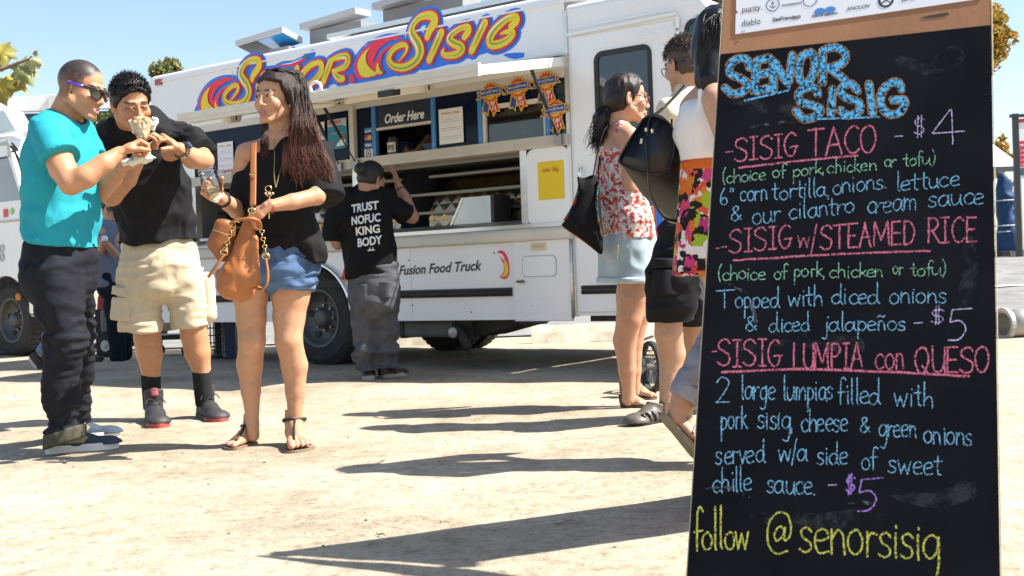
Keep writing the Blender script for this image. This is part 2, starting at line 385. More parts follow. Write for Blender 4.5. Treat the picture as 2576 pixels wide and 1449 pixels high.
for px,py,dy,ax,sd,sz,cu,a,b in ((4,138,0,(.25,0,-1),(1,.4,.2),.17,.3,ye,gr),(66,190,0,(.5,0,-.8),(1,.5,.5),.15,.5,gr,(.33,.33,.14)),(44,208,.03,(.75,.1,-.75),(.6,.7,.4),.17,.6,go,ye),(6,222,-.02,(.35,0,-1),(1,-.3,.2),.14,.3,ye,gr),(84,152,0,(.8,0,-.25),(.3,.5,1),.11,.8,pa,gr),(100,160,.02,(1,0,-.4),(.2,.5,.8),.05,.9,pa,(.3,.25,.15)),(62,178,.05,(.6,.3,-.9),(1,.2,.5),.15,.4,gr,pa),(-30,170,0,(.2,0,-1),(1,.2,.1),.17,.3,ye,go),(-50,230,.05,(.1,0,-1),(1,-.2,.1),.17,.3,gr,ye),(2,240,.06,(.5,.2,-1),(1,.5,.1),.13,.4,ye,gr),(88,130,.02,(.9,0,.4),(-.3,.4,1),.045,.9,(.25,.2,.12),pa)):
    big_leaf(br,P(px,py,Yb+dy),ax,sd,sz*.86,cu,a,b)
# ------------------------------------------------------------ far building on the left (parking structure)
WALLM=mat('pale_render',(.74,.73,.70),.85,var=.05,vs_=.7); DARKG=mat('shadowed_gap',(.06,.06,.065),.9)
gb=empty('parking_building',(-19,42,0)); tag(gb,'white concrete parking building with dark open decks behind the left truck','building')
def bld(name,x0,x1,z0,z1,y0,y1,m,par): 
    return obj(name,MB().box((x0,y0,z0),(x1,y1,z1)),m,par)
zt=lambda py,Y,px=60: P(px,py,Y)[2]
obj('core',MB().box((-32,42.5,0),(-12.6,54,zt(245,42)-.5)),DARKG,gb)
for k,(a,b) in enumerate(((243,281),(314,350),(384,420),(454,490))):
    bld('parapet',-33,-12.2,zt(b,42),zt(a,42),41.8,42.2,WALLM,gb)
for x in np.arange(-31.5,-12,2.62): bld('column',x-.16,x+.16,0,zt(246,42),41.68,41.79,mat('column_concrete',(.6,.59,.55),.85),gb)
# canopy tent roof, notice board, cloaked figures etc. at the far right are built with the small things
# ============================================================ food truck
UX=nrm([.802,-.598,0]); UY=np.array([-UX[1],UX[0],0]); TM=np.stack([UX,UY,[0,0,1]],1)
TO=G(820,920); TO=np.array([TO[0],TO[1],0.])
def T(px,py,off=0.):
    """pixel -> (u along the side, w height) on the truck's serving side, off metres outside it"""
    p=hit(px,py,TO-UY*off,UY)-TO; return float(p@UX),float(p[2])
def side(u,w,off=0.): return (u,-off,w)
WHITE=mat('truck_white',(.80,.80,.80),.32,var=.025,vs_=1.3,coat=.25)
ALU=mat('aluminium',(.66,.64,.60),.34,metal=.85,var=.08,vs_=4,bump=.05,bs=200,stretch=(.2,1,6))
CREAM=mat('cream_trim',(.62,.58,.50),.5,var=.06,vs_=4)
STEEL=mat('stainless_steel',(.55,.53,.49),.22,metal=1.,var=.06,vs_=6)
BLACK=mat('black_rubber',(.02,.02,.02),.6)
NAVY=mat('navy_glass',(.006,.012,.03),.12,spec=.12)
BLUEP=mat('blue_post',lin('3A7FC0'),.4)
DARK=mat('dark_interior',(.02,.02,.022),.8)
UNDER=mat('chassis_black',(.03,.028,.026),.8,var=.3,vs_=9)
GLASS=mat('window_glass',(.03,.04,.045),.03,spec=.8)
def clear_glass(name,tint,refl=.12,rough=.03):
    if name in MATS: return MATS[name]
    m=bpy.data.materials.new(name); m.use_nodes=True; t=m.node_tree; t.nodes.remove(t.nodes['Principled BSDF'])
    a=t.nodes.new('ShaderNodeBsdfTransparent'); a.inputs[0].default_value=(*tint,1); g=t.nodes.new('ShaderNodeBsdfGlossy'); g.inputs['Roughness'].default_value=rough
    f=t.nodes.new('ShaderNodeFresnel'); f.inputs[0].default_value=1.45; ml=t.nodes.new('ShaderNodeMath'); ml.operation='MULTIPLY_ADD'; ml.inputs[1].default_value=1.2; ml.inputs[2].default_value=refl*.1; t.links.new(f.outputs[0],ml.inputs[0])
    x=t.nodes.new('ShaderNodeMixShader'); t.links.new(ml.outputs[0],x.inputs[0]); t.links.new(a.outputs[0],x.inputs[1]); t.links.new(g.outputs[0],x.inputs[2]); t.links.new(x.outputs[0],t.nodes['Material Output'].inputs[0]); MATS[name]=m; return m
truck=empty('food_truck',TO,TM); tag(truck,'white step van food truck with flame lettering and open serving window','truck')
def tpart(name,mb,m,parent=None,smooth=False,auto=None): return obj(name,mb,m,parent or truck,smooth,local=True,auto=auto)
UR,UF=-2.22,2.55; WT=2.74; WID=2.25
uL=T(484,450)[0]
# upper wall with rounded roof edge, roof
mb=MB(); prof=[(0,2.19),(0,2.66)]+[(.06-.06*math.cos(a),2.68+.06*math.sin(a)) for a in np.linspace(0,math.pi/2,6)]+[(WID-.08,2.76)]+[(WID-.06+.06*math.sin(a),2.68+.06*math.cos(a)) for a in np.linspace(0,math.pi/2,6)]+[(WID,.38)]
V=[(u,y,w) for u in (UR,UF) for y,w in prof]; k=len(prof); mb.add(V,[(i,i+1,k+i+1,k+i) for i in range(k-1)])
tpart('roof_shell',mb,WHITE,smooth=False)
mb=MB().box((UR,-.012,2.655),(UF+.9,-.001,2.668)); tpart('roof_trim',mb,WHITE)
# rear column and rear wall
tpart('rear_wall',MB().box((UR-.03,0.01,.375),(UR,WID,2.72)),WHITE)
tpart('rear_panel',MB().box((UR,0,.375),(uL,.03,2.19)),WHITE)
# lower wall with wheel arch
uw,ww,ra=-.12,.40,.46
arc=[(uw+ra*math.cos(a),ww+ra*math.sin(a)) for a in np.linspace(math.pi-.05,.05,24)]
pts=[(uL,.375),(arc[0][0],.375)]+arc+[(arc[-1][0],.375),(2.015,.38),(2.015,.955),(uL,.955)]
tpart('lower_panel',MB().prism([side(u,w) for u,w in pts],(0,.03,0)),WHITE)
# chrome wheel arch moulding
mb=MB(); mb.tube([side(uw+(ra+.015)*math.cos(a),ww+(ra+.015)*math.sin(a),.012) for a in np.linspace(math.pi,0,30)],.032,8,flat=.7)
tpart('wheel_arch_trim',mb,mat('chrome',(.75,.76,.78),.18,metal=1.),smooth=True)
# wheels
def tyre_wheel(u,y,w,R=.40,width=.24,name='wheel',parent=truck,out=-1,loc=True,rimc=None):
    prof=[(R*.60,-width/2+.02),(R*.66,-width/2),(R*.9,-width/2+.005),(R*.975,-width/2+.03),(R,-width/2+.05),(R,width/2-.05),(R*.975,width/2-.03),(R*.9,width/2),(R*.6,width/2-.02)]
    mb=MB(); mb.lathe(prof,(u,y,w),(0,1,0),40)
    for j in range(40):                                   # tread blocks
        for s,ph in ((-1,0),(1,.5)):
            a=2*math.pi*(j+ph)/40; ca,sa=math.cos(a),math.sin(a); c=np.array([u+R*ca,y+s*width*.19,w+R*sa])
            t=np.array([-sa,0,ca])*R*.055; r_=np.array([ca,0,sa])*.008; q=np.array([0,1,0])*width*.15
            mb.hexa([c-t-q-r_,c+t-q-r_,c+t+q-r_,c-t+q-r_,c-t-q+r_,c+t-q+r_,c+t+q+r_,c-t+q+r_])
    ty=tpart(name,mb,mat('tyre_rubber',(.028,.026,.025),.85,var=.25,vs_=14),parent,smooth=False)
    rm=MB(); f=out*width*.5
    rm.lathe([(R*.63,f*.98),(R*.58,f*1.0),(R*.55,f*.75),(R*.5,f*.35),(R*.3,f*.15),(R*.2,f*.2),(R*.2,f*.75),(R*.14,f*.9),(0.001,f*.92)],(u,y,w),(0,1,0),32)
    o=tpart('rim',rm,mat('wheel_silver',(.11,.105,.10),.55,metal=.5,var=.1,vs_=9),ty,smooth=True)
    hb=MB()
    for j in range(8):
        a=2*math.pi*j/8; hb.lathe([(.014,0),(.014,.03),(0.001,.034)],(u+R*.27*math.cos(a),y+f*.2,w+R*.27*math.sin(a)),(0,out,0),8)
    tpart('wheel_nuts',hb,mat('nut_steel',(.3,.3,.3),.4,metal=.8),o)['kind']='stuff'
    vh=MB()
    for j in range(5):
        a=2*math.pi*(j+.3)/5; vh.lathe([(.032,0),(.001,.001)],(u+R*.41*math.cos(a),y+f*.38,w+R*.41*math.sin(a)),(0,out,0),10)
    tpart('vent_holes',vh,BLACK,o)['kind']='stuff'
    return ty
tyre_wheel(uw,.16,.40); tyre_wheel(uw,.44,.40); tyre_wheel(uw,WID-.16,.40,out=1); tyre_wheel(uw,WID-.44,.40,out=1)
tyre_wheel(3.72,.2,.40); tyre_wheel(3.72,WID-.2,.40,out=1)
# chassis
mb=MB().box((UR,.45,.52),(4.4,.6,.66)).box((UR,WID-.6,.52),(4.4,WID-.45,.66)); tpart('chassis_rail',mb,UNDER)
tpart('floor_pan',MB().box((UR,.03,.66),(UF,WID-.02,.72)),UNDER)
mb=MB(); mb.tube([(uw,.3,.4),(uw,WID-.3,.4)],.07,10); tpart('rear_axle',mb,UNDER,smooth=True)
mb=MB().box((.62,.12,.20),(1.72,.62,.375)); 
tpart('waste_tank',MB().prism([(.6,.1,.375),(1.75,.1,.375),(2.0,.1,.345),(2.0,.1,.375)],(0,.5,0)),UNDER)
tpart('tank_body',MB().box((.55,.13,.235),(1.35,.6,.374)),mat('tank_grey',(.10,.095,.09),.7,var=.2,vs_=6),auto=.03)
mb=MB().box((1.35,.13,.25),(1.5,.6,.374)).prism([(1.5,.16,.372),(1.95,.16,.372),(1.95,.16,.34),(1.5,.16,.24)],(0,.4,0)); tpart('step_bracket',mb,UNDER)
for u in (.75,1.3): tpart('tank_strap',MB().box((u,.12,.228),(u+.035,.61,.375)),UNDER)
dv=MB(); c=T(1416,850,-.1); c=(1.40,.31)
dv.tube([(1.43,.10,.29),(1.43,-.03,.285)],.045,14); o=tpart('drain_valve',dv,UNDER,smooth=True)
dv=MB(); dv.tube([(1.47,.02,.28),(1.56,-.01,.16)],.035,8); dv.tube([(1.55,-.01,.175),(1.60,-.02,.11)],.009,6); dv.tube([(1.56,-.02,.09),(1.64,-.02,.125)],.009,6); tpart('valve_handle',dv,UNDER,o,smooth=True)
dv=MB(); dv.lathe([(.001,.012),(.036,.012),(.043,0),(.043,-.03)],(1.43,-.03,.285),(0,-1,0),18); tpart('valve_cap',dv,mat('clear_grey_plastic',(.38,.36,.35),.25,coat=.5),o,smooth=True)
tpart('mud_bracket',MB().box((2.0,.1,.335),(2.1,.3,.37)),BLACK)
# rub strips
def strip(name,u0,u1,w0,w1):
    pr=[(0,w0),(.022,w0+.004),(.03,w0+.02),(.022,w0+.03),(.022,w1-.03),(.03,w1-.02),(.022,w1-.004),(0,w1)]
    V=[side(u,w,d) for u in (u0,u1) for d,w in pr]; k=len(pr)
    mb=MB().add(V,[(i,i+1,k+i+1,k+i) for i in range(k-1)]+[tuple(range(k)),tuple(range(k,2*k))[::-1]]); tpart(name,mb,mat('rub_strip_black',(.025,.023,.022),.45,var=.15,vs_=8))
strip('rub_strip',.31,2.0,.556,.622); strip('rub_strip',2.63,3.3,.556,.625); strip('rub_strip',UR+.02,-.66,.556,.622)
for u,w in ((.98,.86),(1.84,.885),(1.0,.5),(1.6,.44)): 
    mb=MB(); mb.lathe([(.008,0),(.006,.004),(.001,.005)],side(u,w,0),(0,-1,0),10); tpart('rivet',mb,mat('rivet_brown',(.2,.16,.12),.5))
# box door at the front of the serving side
bd=tpart('storage_door',MB().box((2.02,-.012,.368),(2.535,.02,.972)),WHITE,auto=.006)
rr=lambda u0,u1,w0,w1,r,n=6:[(cx+r*math.cos(a),cy+r*math.sin(a)) for cx,cy,a0 in ((u1-r,w1-r,0),(u0+r,w1-r,math.pi/2),(u0+r,w0+r,math.pi),(u1-r,w0+r,1.5*math.pi)) for a in np.linspace(a0,a0+math.pi/2,n)]
def ring(name,u0,u1,w0,w1,r,t,off,depth,m,parent=None):
    A=rr(u0,u1,w0,w1,r); B=rr(u0+t,u1-t,w0+t,w1-t,max(r-t,.004)); k=len(A)
    V=[side(*p,off) for p in A]+[side(*p,off) for p in B]+[side(*p,off-depth) for p in A]+[side(*p,off-depth) for p in B]
    F=[]
    for i in range(k):
        j=(i+1)%k; F+=[(i,k+i,k+j,j),(2*k+i,2*k+j,3*k+j,3*k+i),(i,j,2*k+j,2*k+i),(k+i,3*k+i,3*k+j,k+j)]
    return tpart(name,MB().add(V,F),m,parent)
def plate(name,u0,u1,w0,w1,r,off,depth,m,parent=None): return tpart(name,MB().prism([side(*p,off) for p in rr(u0,u1,w0,w1,r)],(0,depth,0)),m,parent)
plate('access_hatch',2.115,2.41,.70,.845,.035,.018,.004,WHITE,bd); ring('hatch_seam',2.108,2.417,.693,.852,.04,.007,.0165,.004,mat('seam_grey',(.45,.45,.45),.6),bd)
plate('paper_label',2.19,2.33,.885,.945,.003,.0165,.003,mat('manila_paper',(.66,.60,.42),.8),bd)
mb=MB(); put_text(mb,'TRASH',side,2.205,.905,.11,.026,.0185,bold=.01); tpart('label_lettering',mb,mat('faded_red_ink',(.62,.30,.22),.8),bd)
plate('latch',2.06,2.125,.655,.672,.006,.03,.018,mat('dark_metal',(.12,.115,.11),.4,metal=.6),bd)
mb=MB(); mb.tube([side(2.545,w,.014) for w in np.linspace(.39,.96,3)],.011,6); tpart('piano_hinge',mb,ALU,bd,smooth=True)
for k in range(3):
    mb=MB().box((2.08+k*.1,-.0135,.43+.05*k),(2.095+k*.1,-.0125,.434+.05*k)); tpart('scratch',mb,mat('scuff_grey',(.4,.39,.38),.7),bd)
# counter shelf
sh=MB(); pr=[(0,1.055),(.035,1.05),(.05,1.03),(.05,.975),(.045,.965),(0,.955)]
V=[side(u,w,d) for u in (uL-.02,2.565) for d,w in pr]; k=len(pr); sh.add(V,[(i,i+1,k+i+1,k+i) for i in range(k-1)]+[tuple(range(k)),tuple(range(k,2*k))[::-1]])
tpart('counter_shelf',sh,CREAM)
tpart('counter_sill',MB().box((uL,-.02,1.056),(2.56,.34,1.085)).add([(uL,-.02,1.085),(2.14,-.02,1.085),(2.14,.05,1.12),(uL,.05,1.12)],[(0,1,2,3)]),ALU)
# ledge with ribs below the windows
lg=tpart('window_ledge',MB().box((uL,-.03,1.635),(2.545,.12,1.715)),CREAM)
for k in range(6):
    w=1.642+k*.0125; tpart('rib',MB().box((uL,-.038,w),(2.545,-.0305,w+.0065)),CREAM,lg)
# service bay: quilted steel back, sloping shelves
def quilt(u0,u1,w0,w1,y0,y1,c,amp):
    """diamond pattern steel sheet from (w0,y0) to (w1,y1): real relief"""
    nu=int((u1-u0)/c*2); nw=max(2,int(math.hypot(w1-w0,y1-y0)/c*2)); V=[];F=[]
    ln=math.hypot(w1-w0,y1-y0); nx_=-(w1-w0)/ln; nz=(y1-y0)/ln
    for j in range(nw+1):
        for i in range(nu+1):
            h=amp if (i+j)%2==0 else 0.
            s=j/nw; V.append((u0+(u1-u0)*i/nu, y0+(y1-y0)*s+nx_*h, w0+(w1-w0)*s+nz*h))
    for j in range(nw):
        for i in range(nu):
            a=j*(nu+1)+i; b,c_,d=a+1,a+nu+2,a+nu+1
            F+=[(a,b,c_),(a,c_,d)] if (i+j)%2==0 else [(a,b,d),(b,c_,d)]
    return MB().add(V,F)
QST=mat('quilted_steel',(.36,.29,.18),.25,metal=1.,var=.05,vs_=5)
for (w0,w1,y0,y1) in ((1.12,1.235,.36,.36),(1.25,1.38,.36,.40),(1.40,1.53,.40,.52)):
    o=tpart('quilted_panel',quilt(uL,2.11,w0,w1,y0,y1,.13,.007),QST); o['kind']='stuff'
for w,y in ((1.235,.30),(1.385,.28),(1.535,.36)): tpart('bay_shelf',MB().box((uL,y,w),(2.11,y+.14,w+.022)),mat('bay_steel',(.17,.155,.13),.42,metal=1.))
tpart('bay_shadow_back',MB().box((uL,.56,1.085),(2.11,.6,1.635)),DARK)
tpart('bay_ceiling',MB().box((uL,.12,1.60),(2.11,.6,1.634)),mat('bay_steel',(.17,.155,.13),.42,metal=1.))
# slanted steel bin inside the bay
tpart('steel_bin',MB().prism([(1.32,.10,1.085),(1.75,.10,1.085),(1.75,.10,1.33),(1.47,.10,1.33)],(0,.24,0)),mat('brushed_bin',(.42,.42,.42),.35,metal=.9,var=.1,vs_=5))
tpart('bin_edge',MB().prism([(1.315,.095,1.085),(1.335,.095,1.085),(1.485,.095,1.33),(1.465,.095,1.33)],(0,.004,0)),ALU)
tpart('bay_divider',MB().box((1.752,.09,1.085),(1.785,.3,1.335)),BLACK)
for u in (.42,): tpart('bay_post',MB().box((u-.03,0,1.085),(u+.03,.06,1.635)),ALU)
tpart('bay_post',MB().box((2.11,-.002,1.085),(2.172,.3,1.634)),ALU)
tpart('bay_post',MB().box((uL,-.004,1.085),(uL+.04,.06,2.19)),ALU)
# rounded white panel right of the bay with a yellow poster
plate('rounded_panel',2.174,2.55,1.058,1.634,.07,.006,.05,WHITE)
q=[T(1352,410,.01),T(1417,402,.01),T(1417,499,.01),T(1352,504,.01)]
u0,u1,w0,w1=q[0][0],q[1][0],q[2][1],q[1][1]
yp=plate('yellow_poster',u0,u1,w0,w1,.003,.010,.003,mat('poster_yellow',lin('E3C31C'),.6))
mb=MB(); put_text(mb,'Señor Sisig',side,u0+.04,w1-.075,u1-u0-.08,.035,.0125,shear=.3,bold=.015); tpart('poster_title',mb,mat('poster_orange',lin('C9772C'),.6),yp)
# window band: posts, glass, frames
tpart('window_header',MB().box((uL,-.0005,2.125),(UF,.05,2.19)),CREAM)
wp=lambda px,py:T(px,py)
for u in (T(700,300)[0],.652,1.287,1.752,2.372):
    o=tpart('window_post',MB().box((u-.02,-.006,1.715),(u+.02,.03,2.125)),BLUEP)
    for w in (1.76,2.08):
        mb=MB(); mb.lathe([(.005,0),(.004,.003),(.001,.004)],side(u,w,.006),(0,-1,0),8); tpart('screw',mb,ALU,o)
tpart('divider_post',MB().box((.40,-.03,1.635),(.45,.05,2.15)),CREAM)
def pane(u0,u1,w0,w1,m=NAVY,y=.012,name='pane'): return tpart(name,MB().box((u0,y,w0),(u1,y+.006,w1)),m)
pane(uL+.04,T(700,300)[0]-.02,1.716,2.124); pane(T(700,300)[0]+.02,.40,1.716,2.124); pane(.45,.632,1.716,2.124)
sg=pane(.672,1.267,1.945,2.124,mat('navy_panel',(.01,.022,.05),.25,coat=.3),name='order_sign')
mb=MB(); put_text(mb,'Order Here',lambda u,w,o:(u,.012-o,w),.765,1.975,.42,.075,.002,shear=.28,bold=.028); tpart('lettering',mb,mat('sign_white',(.8,.8,.78),.5),sg)
tpart('window_rail',MB().box((.672,.0,1.925),(1.267,.04,1.945)),CREAM)
pane(1.307,1.732,1.716,2.124); pane(1.772,2.352,2.0,2.124); pane(2.392,2.55,1.716,2.124,mat('teal_glass',(.008,.03,.045),.1))
fr=mat('window_frame_cream',(.64,.60,.52),.45)
tpart('slider_rail',MB().prism([side(u,w,.004) for u,w in rr(1.775,2.35,1.966,2.0,.016)],(0,.04,0)),fr)
tpart('slider_stile',MB().box((1.772,.0,1.716),(1.80,.04,1.966)),fr); tpart('slider_stile',MB().box((2.335,.0,1.716),(2.351,.04,1.966)),fr)
pane(1.80,2.335,1.716,1.966,clear_glass('smoked_glass',(.5,.46,.4),.25),y=.02); tpart('tone_backing',MB().box((1.70,.42,1.6),(2.5,.44,2.1)),mat('brown_grey_panel',(.20,.17,.13),.6,var=.15,vs_=6))  # added backing; its colour gives the lit brown-grey tone behind the slider
# interior seen through the order window
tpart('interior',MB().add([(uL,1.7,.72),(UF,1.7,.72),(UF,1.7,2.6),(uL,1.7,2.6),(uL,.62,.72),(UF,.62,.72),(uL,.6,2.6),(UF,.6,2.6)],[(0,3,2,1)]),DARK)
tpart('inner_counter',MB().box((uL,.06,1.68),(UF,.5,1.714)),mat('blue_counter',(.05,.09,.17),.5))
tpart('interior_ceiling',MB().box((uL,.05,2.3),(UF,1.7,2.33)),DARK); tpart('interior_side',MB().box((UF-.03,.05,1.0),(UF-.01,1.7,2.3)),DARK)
tpart('inner_bin',MB().box((.70,.12,1.716),(.82,.3,1.83)),mat('blue_plastic',(.02,.06,.16),.4)); tpart('inner_box',MB().box((.98,.2,1.716),(1.13,.4,1.80)),mat('blue_plastic',(.02,.06,.16),.4))
# posters and stickers on the glass
def poster(name,c,col,off=.004,parent=None):
    """c = four pixel corners; a sheet on the window plane"""
    q=[T(*p) for p in c]; u0=min(q[0][0],q[3][0]); u1=max(q[1][0],q[2][0]); w1=(q[0][1]+q[1][1])/2; w0=(q[2][1]+q[3][1])/2
    o=plate(name,u0,u1,w0,w1,.001,off,.002,col,parent); return o,u0,u1,w0,w1
PAPER=mat('white_paper',(.78,.78,.80),.7); INK=mat('ink_grey',(.25,.26,.32),.7); INKB=mat('print_brown',lin('B9822B'),.7); DEC=lambda h,n:mat('print_'+n,lin(h),.5)
LOGO_O=DEC('C8871F','logo_gold'); LOGO_R=DEC('A03A2A','logo_red')
def menu(c,nl):
    o,u0,u1,w0,w1=poster('menu_sheet',c,PAPER); W=u1-u0; H=w1-w0
    mb=MB(); put_text(mb,'Señor Sisig',side,u0+W*.1,w1-H*.15,W*.8,H*.055,.0055,shear=.3,bold=.03); tpart('logo_print',mb,LOGO_O,o)
    mb=MB()
    for k,s in enumerate(('SISIG TACO  -  $4','SISIG w/ STEAMED RICE - $5','SISIG LUMPIA con QUESO - $5')):
        wv=w1-H*(.33+.24*k)
        put_text(mb,s,side,u0+W*(.2 if k==0 else .08),wv,W*(.6 if k==0 else .84),H*.032,.0055); mb.add([side(u0+W*.08,wv-H*.05,.0055),side(u0+W*.92,wv-H*.05,.0055),side(u0+W*.92,wv-H*.043,.0055),side(u0+W*.08,wv-H*.043,.0055)],[(0,1,2,3)])
    tpart('menu_print',mb,INK,o)
menu([(1106,276),(1164,268),(1165,357),(1107,365)],3); menu([(548,361),(586,354),(587,428),(550,434)],3)
def decal(name,poly,m,off,parent): return tpart(name,MB().poly([side(u,w,off) for u,w in poly]),m,parent)
# blue event poster, white poster behind it, card stickers
o,u0,u1,w0,w1=poster('event_poster',[(824,303),(872,294),(875,369),(828,380)],DEC('1E7F9B','teal'))
W,H=u1-u0,w1-w0
decal('poster_border',[(u0+W*.02,w1-H*.02),(u0+W*.98,w1-H*.02),(u0+W*.98,w1-H*.3),(u0+W*.75,w1-H*.22),(u0+W*.02,w1-H*.25)],DEC('B9BFC2','pale'),.0055,o)
mb=MB(); put_text(mb,'SISIFEST',side,u0+W*.06,w1-H*.16,W*.7,H*.10,.007,bold=.04); tpart('poster_title',mb,DEC('C2352F','red'),o)
mb=MB(); put_text(mb,'WEST COAST TRUCK',side,u0+W*.18,w1-H*.5,W*.6,H*.045,.007); tpart('poster_line',mb,PAPER,o)
decal('poster_van',[(u0+W*.42,w0+H*.08),(u0+W*.9,w0+H*.1),(u0+W*.92,w0+H*.27),(u0+W*.7,w0+H*.3),(u0+W*.5,w0+H*.18)],PAPER,.007,o)
decal('poster_tag',[(u0+W*.1,w0+H*.14),(u0+W*.32,w0+H*.15),(u0+W*.32,w0+H*.23),(u0+W*.1,w0+H*.22)],DEC('C2352F','red'),.007,o)
decal('poster_spot',[(u0+W*(.82+.09*math.cos(a)),w0+H*(.36+.06*math.sin(a))) for a in np.linspace(0,6.28,14)[:-1]],DEC('C2352F','red'),.0085,o)
o,u0,u1,w0,w1=poster('white_poster',[(796,310),(816,305),(819,376),(799,381)],PAPER); mb=MB(); put_text(mb,'ST',side,u0+.03,w0+(w1-w0)*.62,.07,.035,.0065,bold=.03); put_text(mb,'ER',side,u0+.05,w0+(w1-w0)*.5,.05,.028,.0065,bold=.03); tpart('poster_print',mb,INK,o)
o,u0,u1,w0,w1=poster('window_strip',[(548,432),(594,421),(596,432),(549,443)],PAPER); mb=MB(); put_text(mb,'5 Capsicum',side,u0+.01,w0+.014,u1-u0-.02,.03,.0065,shear=.2,bold=.02); tpart('strip_print',mb,DEC('B03530','red2'),o)
mb=MB(); put_text(mb,'Sisig',side,*T(829,408),.085,.035,.004,shear=.3,bold=.03); tpart('small_logo',mb,LOGO_O)
decal('small_logo_bar',[T(836,411),T(878,403),T(878,406),T(836,414)],DEC('2E6FB5','blue'),.004,truck)
for nm,(x0,y0,x1,y1),bgc,txt,tc in (('card_sticker',(918,322,938,335),'3E7FC0','DISCOVER','FFFFFF'),('card_sticker',(918,338,938,355),'1D3E7E','MasterCard','F0C040'),('card_sticker',(918,358,938,372),'2B55A8','VISA','FFFFFF'),('card_sticker',(918,375,938,398),'E8E8E8','','404448')):
    a=T(x0,(y0+y1)/2+1.5); b=T(x1,(y0+y1)/2-1.5); hh=(T(x0,y0)[1]-T(x0,y1)[1])/2
    u0,u1=a[0],b[0]; wm=(a[1]+b[1])/2
    o=plate(nm,u0,u1,wm-hh,wm+hh,.004,.004,.002,DEC(bgc,bgc))
    if txt=='MasterCard':
        for s,cc in ((-1,'C8302A'),(1,'E0A030')): decal('circle',[(u0+(u1-u0)*(.5+.17*s)+.022*math.cos(t),wm+.022*math.sin(t)) for t in np.linspace(0,6.28,15)[:-1]],DEC(cc,cc),.0055+.001*s,o)
    if txt: mb=MB(); put_text(mb,txt,side,u0+.008,wm-.011,u1-u0-.016,.022 if txt=='VISA' else .012,.0085,bold=.02); tpart('lettering',mb,DEC(tc,tc),o)
    else: ring('square_outer',u0+.016,u1-.016,wm-.03,wm+.03,.01,.009,.006,.002,DEC(tc,tc),o); decal('square_inner',[(u0+.036,wm-.011),(u1-.036,wm-.011),(u1-.036,wm+.011),(u0+.036,wm+.011)],DEC(tc,tc),.006,o)
# award rosettes
def rosette(px,py,year,line,s=1.):
    u,w=T(px,py); mbs={k:MB() for k in 'yrbw'}; S=.093*s; sl=.02
    f=lambda x,y,o:side(u+x*S,w+y*S,o)
    def star(r1,r2,n,cx,cy,k,o): mbs[k].poly([f(cx+(r1 if i%2==0 else r2)*math.cos(math.pi*i/n),cy+(r1 if i%2==0 else r2)*math.sin(math.pi*i/n)*.95,o) for i in range(2*n)])
    mbs['y'].poly([f(x,y,.004) for x,y in ((-.75,-.25),(-.1,-.25),(-.35,-1.6),(-.62,-1.3),(-1.0,-1.35))]); mbs['b'].poly([f(x,y,.0052) for x,y in ((-.68,-.3),(-.2,-.3),(-.4,-1.45),(-.62,-1.18),(-.86,-1.25))])
    mbs['y'].poly([f(x,y,.0062) for x,y in ((-.45,-.2),(.5,-.2),(.9,-1.35),(.5,-1.3),(.2,-1.7))]); mbs['r'].poly([f(x,y,.0074) for x,y in ((-.33,-.25),(.42,-.25),(.78,-1.24),(.46,-1.2),(.2,-1.5))])
    star(.98,.78,16,0,.25,'y',.0084); star(.88,.66,16,0,.25,'r',.0096); star(.6,.5,16,0,.22,'y',.0108)
    mbs['y'].poly([f(x,y,.0118) for x,y in ((-1.55,-.2),(-1.2,.12),(-1.42,.45),(1.42,.62),(1.2,.3),(1.5,.02),(.95,-.02),(-.9,-.16))]); mbs['b'].poly([f(x,y,.013) for x,y in ((-1.38,-.13),(-1.1,.13),(-1.28,.39),(1.28,.54),(1.1,.3),(1.32,.06),(.9,.04),(-.85,-.1))])
    mbs['y'].poly([f(x,y,.014) for x,y in ((-1.05,-.05),(1.05,.06),(1.0,.72),(-1.0,.6))]); mbs['b'].poly([f(x,y,.0152) for x,y in ((-.97,.02),(.97,.13),(.92,.65),(-.92,.53))])
    put_text(mbs['w'],line,f,-.85,.2,1.7,.17,.0165,bold=.02,slope=.05); put_text(mbs['w'],'VOTED',f,-.2,.42,.5,.08,.0165); put_text(mbs['w'],'SF WEEKLY',f,-.35,.06,.8,.08,.0165)
    put_text(mbs['w'],year[:2],f,-.05,-.72,.42,.3,.009,bold=.04); put_text(mbs['w'],year[2:],f,.12,-1.12,.42,.3,.009,bold=.04)
    r=tpart('award_rosette',mbs['y'],DEC('E6B92C','gold'))
    tpart('rosette_red',mbs['r'],DEC('CE2C2E','rosered'),r); tpart('rosette_blue',mbs['b'],DEC('24479C','roseblue'),r); tpart('rosette_print',mbs['w'],PAPER,r)['kind']='stuff'
rosette(1236,242,'2012','BEST FOOD TRUCK'); rosette(1305,229,'2012','BEST FUSION FOOD'); rosette(1376,214,'2011','BEST FOOD TRUCK',.96); rosette(1399,285,'2011','BEST FOOD TRUCK',.96)
